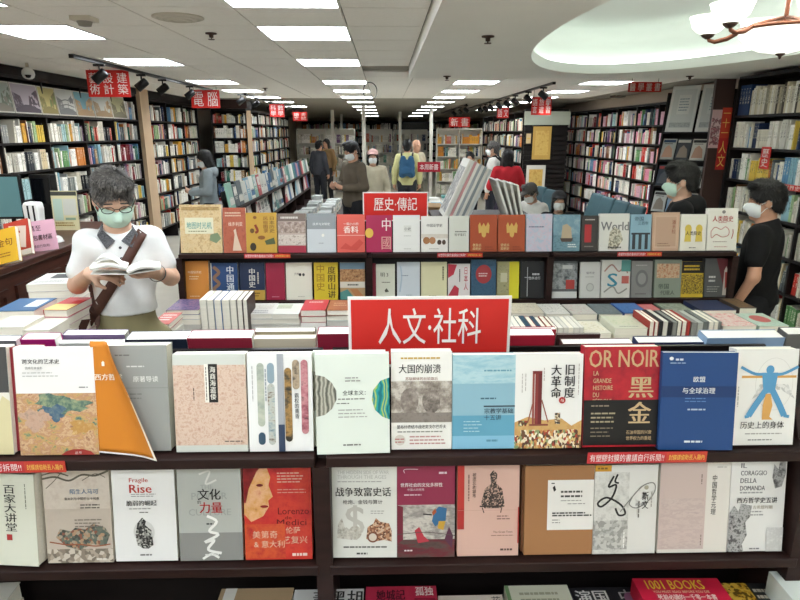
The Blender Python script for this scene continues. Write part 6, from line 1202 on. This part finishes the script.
def person(label, loc, rz, H=1.7, fine=False, skin=SKIN, hair=HAIRB, hair_style='short', mask=None, top='#8a8c8a', sleeve='long', legs='#2a2c30', arms=None, head=(0, 0, 0), hem=.86, lean=0.0, belt=None,
           sit=False, stride=0.0, girth=1.0, skirt=None, hat=None, collar=None, hood=False, hands=True, shoes='#1a1a1a', topm=None, curl=.5, wide=1.0):
    """faces -y; arms: ((elbow, wrist, hand dir, palm normal) for viewer-left (-x), viewer-right (+x)); metres for a 1.7 m body"""
    s = H / 1.7; h = .0075 if fine else .013
    t = thing('person', label, 'person', loc, (0, 0, R(rz)))
    def S(p): return tuple(v * s for v in p)
    zo = -.42 if sit else 0
    def T(p):   # lean of the upper body about the hips and seat drop
        x, y, z = p; dz = z - .93; c, q = math.cos(lean), math.sin(lean)
        return (x * s, (y * c - dz * q if dz > 0 else y) * s, ((.93 + (dz * c + y * q * 0)) if dz > 0 else z) * s + zo * s)
    g = girth
    hc = T((0, -.015, 1.575)); Rh = Matrix.Rotation(head[2], 3, 'Z') @ Matrix.Rotation(head[0], 3, 'X') @ Matrix.Rotation(head[1], 3, 'Y')
    def Hd(p): v = Rh @ Vector(p) * s; return (hc[0] + v.x, hc[1] + v.y, hc[2] + v.z)
    Rn = [[Rh[i][j] for j in range(3)] for i in range(3)]
    hd = [ell(Hd((0, .01, .035)), (.075 * s, .095 * s, .088 * s), .02, Rn), ell(Hd((0, -.02, -.035)), (.060 * s, .072 * s, .082 * s), .03, Rn), cap(Hd((0, -.085, .005)), Hd((0, -.105, -.028)), .009 * s, .014 * s, .015), ell(Hd((0, -.07, -.095)), (.03 * s, .025 * s, .022 * s), .03, Rn),
          ell(Hd((-.077, .012, -.01)), (.010 * s, .020 * s, .032 * s), .008, Rn), ell(Hd((.077, .012, -.01)), (.010 * s, .020 * s, .032 * s), .008, Rn), cap(Hd((-.04, -.085, .022)), Hd((.04, -.085, .022)), .010 * s, None, .02), cap(Hd((-.02, -.088, -.06)), Hd((.02, -.088, -.06)), .009 * s, None, .012)]
    neck = cap(T((0, .015, 1.42)), Hd((0, .01, -.07)), .056 * s, .053 * s, .03)
    sl, sr = (-.16 * wide, .01, 1.375 + .01 * wide), (.16 * wide, .01, 1.375 + .01 * wide)
    if arms is None: arms = (((-.235, .03, 1.11), (-.245, -.05, .88), (0, -.1, -1), (1, -.3, 0)), ((.235, .03, 1.11), (.245, -.05, .88), (0, -.1, -1), (-1, -.3, 0)))
    torso = lambda e: [ell(T((0, .005, 1.25)), ((.155 * g * wide + e) * s, (.105 * g + e) * s, (.19 + e) * s), .06), ell(T((0, -.005, 1.05)), ((.145 * g * wide + e) * s, (.108 * g + e) * s, (.17 + e) * s), .06), ell(T((0, .01, .92)), ((.160 * g * wide + e) * s, (.118 * g + e) * s, (.13 + e) * s), .06), cap(T((-.118 * wide, .012, 1.37)), T((.118 * wide, .012, 1.37)), (.055 + e) * s, None, .05)]
    armp = lambda e, f0, f1: sum([[cap(T(sh_), T(lerp(sh_, a[0], f0)), (.050 + e) * s, (.041 + e * 1.25) * s, .03)] + ([cap(T(a[0]), T(lerp(a[0], a[1], f1)), (.038 + e * 1.2) * s, (.029 + e) * s, .02)] if f1 > 0 else []) for sh_, a in zip((sl, sr), arms)], [])
    if sit: lg = [((-.09, 0, .51), (-.12, -.42, .52), (-.12, -.40, .10), (-.12, -.52, .05)), ((.09, 0, .51), (.12, -.42, .52), (.12, -.40, .10), (.12, -.52, .05))]
    else: lg = [((-.09, .0, .90), (-.10, -.02 - stride, .49), (-.10, .02 - stride * .4, .09), (-.105, -.10 - stride * .4, .045)), ((.09, 0, .90), (.10, -.02 + stride, .49), (.10, .02 + stride * 1.3, .09), (.105, -.10 + stride * 1.3, .045))]
    legp = lambda e: sum([[cap(S(a), S(b), (.082 * g + e) * s, (.055 + e) * s, .03), cap(S(b), S(c), (.053 + e) * s, (.037 + e) * s, .02)] for a, b, c, d in lg], [])
    hnd = []
    for i, a in enumerate(arms):
        if fine: hnd += fingers(T(a[1]), a[2], a[3], s, curl, a[4] if len(a) > 4 else (1 if i == 0 else -1))
        else:
            w = Vector(T(a[1])); D = Vector(a[2]).normalized(); Nn = Vector(a[3]); Nn = (Nn - D * Nn.dot(D)).normalized(); Sx = Nn.cross(D) * (1 if i == 0 else -1)
            hnd.append(cap(w, w + D * .07 * s, .028 * s, .03 * s, .02))
            for o in (-.028, -.0095, .0095, .028): q = w + D * .08 * s + Sx * o * s; hnd.append(cap(q, q + (D * .8 + Nn * .6) * .07 * s, .0095 * s, .008 * s, .006))
            q = w + D * .03 * s + Sx * .025 * s; hnd.append(cap(q, q + (D * .5 + Sx * .6 + Nn * .4) * .06 * s, .012 * s, .009 * s, .01))
    feet = [cap(S(c), S(d), .040 * s, .038 * s, .02) for a, b, c, d in lg]
    organic('body', hd + [neck] + torso(-.012) + armp(-.002, 1, 1) + hnd + legp(-.012) + feet, h, skin, t)
    # top
    e = .014 if sleeve == 'short' else .018
    base = T((0, 0, hem)); f0, f1 = (.62, 0) if sleeve == 'short' else (1, .93)
    tp = torso(e) + armp(e, f0, f1) + [cap(T((0, .02, 1.40)), T((0, .02, 1.44)), (.062 + e * .6) * s, (.058 + e * .3) * s, .03)]
    if sit: tp += [ell(S((0, .02, .5)), (.18 * g * s, .14 * s, .12 * s), .05)]
    nk = Vector(T((0, 0, 1.45))); cuts = [((0, nk.y, nk.z), (0, -.35, .94)), ((0, 0, base[2] if not sit else .42 * s), (0, 0, -1))]
    shirt = organic('top', tp, h, topm or mat('cloth_' + top[1:], top, .9, vary=.07, scale=14, bump=.15), t, cuts=cuts, fold=.0055 if fine else .004, ff=30)
    # legs
    if skirt: organic('skirt', [cap(S((0, .01, .92)), S((0, .01, .5)), .175 * s, .21 * s, .04)], h, mat('cloth_' + skirt[1:], skirt, .9, vary=.3, scale=20), t, cuts=[((0, 0, .46 * s), (0, 0, -1)), ((0, 0, .98 * s), (0, 0, 1))])
    organic('trousers', legp(.016) + [ell(S((0, .01, .92 + zo)), ((.155 * g * wide + .010) * s, (.115 * g + .010) * s, .13 * s), .05)] + ([ell(S((0, 0, 1.06)), (.150 * g * wide * s, .112 * g * s, .15 * s), .05)] if belt else []), h, mat('trouser_' + legs[1:], legs, .9, vary=.08, scale=10), t, cuts=[((0, 0, .075 * s), (0, 0, -1)), ((0, 0, ((belt or 1.0) + zo) * s), (0, 0, 1))], fold=.003, ff=26)
    for a, b, c, d in lg: organic('shoe', [cap(vadd(S(c), (0, .02 * s, -.035 * s)), vadd(S(d), (0, -.03 * s, 0)), .043 * s, .040 * s, .02)], h, mat('shoe_' + shoes[1:], shoes, .5), t, cuts=[((0, 0, .003), (0, 0, -1)), ((0, 0, .12 * s), (0, 0, 1))])
    # hair
    V3 = lambda x, y, z: tuple(Rh @ Vector((x, y, z)))
    face = ell(Hd((0, -.092, -.028)), (.064 * s, .075 * s, .086 * s), .01, Rn)
    ears = [ell(Hd((x, .004, -.03)), (.03 * s, .034 * s, .045 * s), .01, Rn) for x in (-.085, .085)]
    if hair_style == 'short': organic('hair', [ell(Hd((0, .012, .042)), (.084 * s, .106 * s, .094 * s), .02, Rn), ell(Hd((0, .06, -.025)), (.066 * s, .045 * s, .06 * s), .03, Rn), *([ell(Hd((.015, -.06, .108)), (.058 * s, .042 * s, .026 * s), .03, Rn)] if fine else []), ell(Hd((-.03, -.02, .122)), (.05 * s, .05 * s, .02 * s), .03, Rn)], h * .8, hair, t, cuts=[(Hd((0, -.03, -.035)), V3(0, -.35, -.94))], sub=[face] + ears, fold=.0035 if fine else .003, ff=110)
    elif hair_style == 'long': organic('hair', [ell(Hd((0, .016, .04)), (.090 * s, .108 * s, .098 * s), .02, Rn), ell(Hd((0, .05, -.08)), (.085 * s, .055 * s, .11 * s), .04, Rn), ell(Hd((-.072, .005, -.05)), (.02 * s, .04 * s, .085 * s), .02, Rn), ell(Hd((.072, .005, -.05)), (.02 * s, .04 * s, .085 * s), .02, Rn)], h, hair, t, sub=[face], fold=.003, ff=70)
    elif hair_style == 'bald': organic('hair', [ell(Hd((0, .035, -.005)), (.083 * s, .08 * s, .06 * s), .02, Rn)], h, hair, t, cuts=[(Hd((0, .0, .04)), tuple(Rh @ Vector((0, -.6, .8))))])
    if hair_style != 'bald':
        ho = [o for o in t.children if o.name.startswith('hair')][0]; me = ho.data; nv = len(me.vertices); co = np.empty(nv * 3, 'f'); me.vertices.foreach_get('co', co); no = np.empty(nv * 3, 'f'); me.vertex_normals.foreach_get('vector', no)
        co = co.reshape(-1, 3); no = no.reshape(-1, 3); hr = random.Random(5); sb = MB(); cr = Vector(Hd((.02, .03, .14)))
        for _ in range(5200 if fine else 900):
            i = hr.randrange(nv); p = Vector(co[i]); n = Vector(no[i]); q = (p - cr); q = q - n * q.dot(n); q = q.normalized() if q.length > 1e-4 else Vector((1, 0, 0))
            d = (q + n * hr.uniform(.15, .8) + Vector((hr.uniform(-.5, .5), hr.uniform(-.5, .5), hr.uniform(-.4, .4)))).normalized(); L = hr.uniform(.012, .03) * (1 if fine else 1.3); w = d.cross(n).normalized() * (.0016 if fine else .004)
            sb.add([p - w, p + w, p + d * L - n * .002 + w * .2], [(0, 1, 2)])
        stuff(sb.build('hair_strands', mat('silver_strands', '#5c5854', .6, vary=.8, scale=90) if hair is HAIRG else hair, ho))
    if hat:
        organic('hat', [ell(Hd((0, .012, .06)), (.092 * s, .110 * s, .085 * s), .02, Rn), ell(Hd((0, -.11, .065)), (.065 * s, .07 * s, .012 * s), .02, Rn)], h, mat('hat_' + hat[1:], hat, .8), t, cuts=[(Hd((0, 0, .045)), tuple(Rh @ Vector((0, 0, -1))))])
    for x in (-.03, .03):
        ey = organic('eye', [ell(Hd((x, -.0835, .012)), (.013 * s, .008 * s, .006 * s), .01, Rn)], .004, mat('dark_eye', '#1c1512', .2), t)
        organic('eyebrow', [cap(Hd((x - .016, -.09, .032)), Hd((x + .016, -.09, .033)), .004 * s, None, .004)], .004, hair, t)
    if mask:
        organic('face_mask', [ell(Hd((0, -.028, -.042)), (.068 * s, .084 * s, .075 * s), .03, Rn), cap(Hd((0, -.10, -.005)), Hd((0, -.118, -.03)), .010 * s, .014 * s, .025)], h * .7, mask, t, cuts=[(Hd((0, -.03, 0)), tuple(Rh @ Vector((0, 1, 0)))), (Hd((0, -.09, .000)), tuple(Rh @ Vector((0, -.15, 1)))), (Hd((0, -.08, -.108)), tuple(Rh @ Vector((0, -.2, -1))))])
        for x in (-1, 1): MB().tube([Hd((x * .066, -.035, -.015)), Hd((x * .079, -.01, .0)), Hd((x * .084, .03, .01))], .0018).build('ear_loop', mask, t); MB().tube([Hd((x * .062, -.035, -.075)), Hd((x * .077, -.005, -.04)), Hd((x * .083, .03, -.02))], .0018).build('ear_loop', mask, t)
    if hood: organic('hood', [ell(T((0, .09, 1.40)), (.13 * s, .075 * s, .085 * s), .04), cap(T((-.1, .03, 1.42)), T((.1, .03, 1.42)), .04 * s, None, .03)], h, topm or mat('cloth_' + top[1:], top), t)
    return t, T, Hd, tp, s
# ---- the shopper reading in the foreground
MR = 21
ML = (at(115, 205, Y=2.66).x, 2.66, 0)
LA = (((-.19, .01, 1.205), (-.115, -.20, 1.295), (1, -.55, .05), (.3, .4, -.9)), ((.195, .01, 1.205), (.135, -.22, 1.28), (-1, -.45, .05), (.0, .1, 1)))
PM, TM, HM, shm, sM = person('man in a white polo shirt and mint face mask reading an open book', ML, MR, 1.70, fine=True, hair=HAIRG, mask=MASKG, top='#d9dad9', sleeve='short', legs='#8a8262', arms=LA, head=(R(27), 0, R(6)), hem=1.075, belt=1.17, girth=1.0, curl=.55, skin=SKIN2, wide=.78)
GLM = mat('dark_glasses_frame', '#2a2624', .3, metal=.5)
EG = MB().tube([HM((-.01, -.107, .016)), HM((.01, -.107, .016))], .0018, 6).build('eyeglasses', GLM, PM)
for x in (-.034, .034):
    MB().tube([HM((x + .024 * math.cos(a), -.105, .012 + .016 * math.sin(a))) for a in [2 * math.pi * i / 20 for i in range(21)]], .0018, 6, cap=False).build('rim', GLM, EG)
    MB().tube([HM((x * 1.7, -.103, .016)), HM((x * 2.45, -.03, .016)), HM((x * 2.5, .03, .006))], .0018, 6).build('temple', GLM, EG)
# strap laid on the shirt front and back
def on_shirt(x, z, front=True):
    ys = np.linspace(-.32, .05, 120) if front else np.linspace(.32, -.05, 120)
    d = sdf_at(shm, [(x, y, z) for y in ys]); k = np.argmax(d < 0) if (d < 0).any() else 100
    return ys[k] + (-.008 if front else .008)
COLM = mat('grey_striped_collar', '#4c4c4f', .9, vary=.6, scale=160)
for sx in (-1, 1):
    q = []
    for x, z in ((.058, 1.447), (.012, 1.405), (.050, 1.372), (.080, 1.425)): x2, z2 = sx * x * sM, z * sM; q.append((x2, on_shirt(x2, z2) - .006 if z < 1.43 else -.045, z2))
    nk0 = (sx * .060 * sM, .055, 1.462 * sM); nk1 = (sx * .078 * sM, .055, 1.438 * sM)
    o = MB().add(q + [nk0, nk1], [(0, 1, 2, 3), (4, 0, 3, 5)]).build('collar', COLM, PM); o.modifiers.new('thick', 'SOLIDIFY').thickness = .004
for z in (1.375, 1.33): y = on_shirt(.004, z * sM); MB().lathe([(.001, -.003), (.006, -.002), (.006, .002)], n=10, mtx=Matrix.Translation((.004, y + .004, z * sM)) @ Matrix.Rotation(R(90), 4, 'X')).build('button', ink('#3a3a3c'), PM)
LEATHER = mat('brown_strap_webbing', '#4a2c22', .6, vary=.2, scale=40); BAGM = mat('dark_brown_bag_cloth', '#2c211c', .8, vary=.2, scale=15)
def strap(front):
    vs = []; n = 22; w = .021
    for i in range(n + 1):
        u = i / n; cx, cz = (.098 - .27 * u) * sM, (1.43 - .40 * u) * sM; nx, nz = .80 * w, -.60 * w
        for q in (-1, 1):
            x, z = cx + nx * q, cz + nz * q; vs.append((x, on_shirt(x, z, front), z))
    me = MB().add(vs, [(2 * i, 2 * i + 1, 2 * i + 3, 2 * i + 2) for i in range(n)]); o = me.build('strap', LEATHER, BG, smooth=True); o.modifiers.new('thick', 'SOLIDIFY').thickness = .004
BG = thing('shoulder_bag', 'brown shoulder bag hanging across the man in the white polo shirt', 'bag', ML, (0, 0, R(MR)))
strap(True); strap(False)
bevel(MB().add([(-.255, -.12, .72), (-.185, -.12, .72), (-.185, .16, .72), (-.255, .16, .72), (-.23, -.10, 1.03), (-.175, -.10, 1.04), (-.175, .12, 1.04), (-.23, .12, 1.03)], [(3, 2, 1, 0), (4, 5, 6, 7), (0, 1, 5, 4), (1, 2, 6, 5), (2, 3, 7, 6), (3, 0, 4, 7)]).build('bag_body', BAGM, BG), .02, 3)
MB().add([(-.258, -.125, .88), (-.258, .165, .88), (-.238, .125, 1.03), (-.238, -.105, 1.03)], [(0, 1, 2, 3)]).build('flap', BAGM, BG)
MB().add([(-.22, -.10, 1.0), (-.185, -.10, 1.0), (-.145, -.12, 1.08), (-.18, -.12, 1.08)], [(0, 1, 2, 3)]).build('strap_end', LEATHER, BG)
wb = MB().lathe([(.036, -.012), (.038, 0), (.036, .012)], n=20, mtx=Matrix.Translation(TM(lerp(LA[1][0], LA[1][1], .93))) @ Vector((Vector(LA[1][1]) - Vector(LA[1][0]))).to_track_quat('Z', 'Y').to_matrix().to_4x4()).build('wrist_band', BLACK, PM, smooth=True)
# the open book in his hands
OB = thing('open_book', 'open paperback held by the man in the white polo shirt', 'book', (ML[0], ML[1], 0), (0, 0, R(MR)))
bc = Vector(TM((.03, -.315, 1.325)))
def leafs(side, y0, y1, lift, zoff, th=0):
    def fn(u, v):
        x = side * u * .125; z = lift * math.sin(min(1, u * 1.1) * math.pi) * .8 + .28 * x * side * .35 + zoff
        return (bc.x + x, bc.y + y0 + (y1 - y0) * v, bc.z + z - .10 * (y0 + (y1 - y0) * v) - .01)
    return fn
for sd in (-1, 1):
    o = MB().grid(leafs(sd, -.09, .09, .0, -.004), 10, 2).build('cover', ink('#cfcdc6'), OB, smooth=True); o.modifiers.new('thick', 'SOLIDIFY').thickness = .002
    o = MB().grid(leafs(sd, -.087, .087, .016, .012), 12, 2).build('page_block', PAPERW, OB, smooth=True); o.modifiers.new('thick', 'SOLIDIFY').thickness = .016
def turned(u, v): return (bc.x - .005 - .11 * u * (1 - .1 * u), bc.y - .087 + .17 * v, bc.z + .012 + .05 * math.sin(u * 2.4) - .10 * (-.087 + .17 * v))
o = MB().grid(turned, 14, 2).build('turning_leaf', PAPERW, OB, smooth=True); o.modifiers.new('thick', 'SOLIDIFY').thickness = .001
# ---- the other shoppers
def P_at(px, py, Y): p = at(px, py, Y=Y); return (p.x, Y, 0)
READ = (((-.25, .0, 1.13), (-.12, -.24, 1.12), (.6, -.7, .3), (.6, .2, .4)), ((.25, 0, 1.13), (.12, -.24, 1.12), (-.6, -.7, .3), (-.6, .2, .4)))
person('man in a black t-shirt and white mask at the end of the three-bay rack', P_at(766, 220, 3.55), -134, 1.57, fine=True, mask=MASKW, top='#08080a', sleeve='short', legs='#15161a', head=(R(6), 0, R(14)), hem=.90, arms=(((-.215, .02, 1.12), (-.21, -.07, .9), (0, -.3, -1), (1, -.2, 0)), ((.24, .03, 1.12), (.24, -.06, .90), (0, -.3, -1), (-1, -.2, 0))))
hp = person('man in a black hooded jacket and mint mask facing the wall shelves', P_at(683, 190, 4.15), -118, 1.65, fine=True, mask=MASKG, top='#08080a', sleeve='long', legs='#17181c', head=(R(6), 0, 0), hood=True, skin=SKIN2)[0]
person('woman in a grey hooded jacket reading by the left wall bookcase', P_at(207, 175, 8.5), -75, 1.62, top='#8f999c', legs='#1c1e24', mask=MASKW, hair_style='long', arms=READ, head=(R(22), 0, 0), hood=True, skin=SKIN2)
person('man in a brown jacket reading at the long aisle table', P_at(353, 170, 8.3), -52, 1.74, top='#5c5245', legs='#16171c', arms=READ, head=(R(24), 0, 0), mask=MASKW)
person('woman in a beige coat, pink cap and mask behind the man in brown', P_at(373, 170, 9.6), 0, 1.60, top='#a8a08a', legs='#8a8470', mask=MASKW, hat='#d3aaa4', hem=.72, hair_style='long', skin=SKIN2)
bp = person('man in a pale yellow shirt with a blue backpack', P_at(407, 165, 12.0), 178, 1.72, top='#c9c68f', legs='#22242a')
def backpack(person_t, c, s=1.0):
    bk = thing('backpack', 'x', 'x'); bk['label'] = ('blue' if c == '#27506f' else 'black') + ' backpack worn by the ' + ('man in the pale yellow shirt' if c == '#27506f' else 'stooping man in white'); bk['category'] = 'backpack'
    bk.location = person_t.location; bk.rotation_euler = person_t.rotation_euler
    organic('pack', [cap((x, y, 1.08), (x * .85, y, 1.38), .06, .05, .04) for x in (-.09, .09) for y in (.18, .23)] + [cap((x, .21, z), (-x, .21, z), .05, None, .04) for x in (.09,) for z in (1.1, 1.2, 1.3)] + [cap((-.07, .28, 1.12), (.07, .28, 1.12), .04, None, .02), cap((-.07, .28, 1.18), (.07, .28, 1.18), .03, None, .02)], .014, mat('pack_' + c[1:], c, .8, vary=.1), bk)
    for x in (-.1, .1): MB().tube([(x, .14, 1.40), (x * 1.1, .05, 1.475), (x * 1.1, -.08, 1.42), (x * 1.2, -.135, 1.25), (x * 1.5, .0, 1.08), (x * 1.2, .13, 1.06)], .018, 8).build('strap', BLACK, bk, smooth=True)
backpack(bp[0], '#27506f')
person('bald man in a beige jacket facing the man with the blue backpack', P_at(416, 165, 12.8), 40, 1.72, top='#b5ac94', legs='#5a5648', hair=HAIRW, hair_style='bald', arms=READ)
person('child in a bright red top behind the leaning art boards', P_at(470, 170, 11.0), -20, 1.52, top='#c8342c', legs='#22242a', arms=READ)
person('woman in a red sweater and dark plaid skirt seen from behind', P_at(507, 175, 9.0), 175, 1.62, top='#b01f2a', legs='#1c1a20', hair_style='long', skirt='#2a2030', hem=.90, arms=(((-.25, -.03, 1.13), (-.15, -.22, 1.1), (.5, -.8, 0), (.5, .2, .4)), ((.25, -.03, 1.13), (.15, -.22, 1.1), (-.5, -.8, 0), (-.5, .2, .4))))
bp2 = person('stooping man in white with a black backpack before the side bookcase', P_at(493, 170, 10.6), -110, 1.70, top='#d3d1ca', legs='#2a2c34', hair=HAIRG, mask=MASKW)
backpack(bp2[0], '#16171a')
SITR = (((-.24, -.03, 1.12), (-.12, -.30, 1.0), (.5, -.8, 0), (.5, .2, .5)), ((.24, -.03, 1.12), (.12, -.30, 1.0), (-.5, -.8, 0), (-.5, .2, .5)))
person('seated elderly man in a white shirt and grey cap bent over a book', P_at(541, 195, 7.9), -55, 1.66, top='#dcdcd6', legs='#3a3a40', sit=True, lean=R(18), hat='#5a5652', arms=SITR, head=(R(28), 0, 0), mask=MASKW, hair=HAIRG)
person('seated woman in a black cardigan and pale scarf with a white mask', P_at(559, 200, 6.9), -8, 1.60, top='#17171b', legs='#2a2430', sit=True, mask=MASKW, hair_style='long', hat='#3a3a3c', arms=SITR, skin=SKIN2)
sc = person('shopper with dark hair far down the left shelves', P_at(319, 160, 15.5), 150, 1.66, top='#3a3c44', legs='#22242a')
sc = person('shopper in a tan coat among the far left shelves', P_at(327, 160, 16.5), -30, 1.70, top='#8a6f4c', legs='#2a2a2c', hair_style='long')
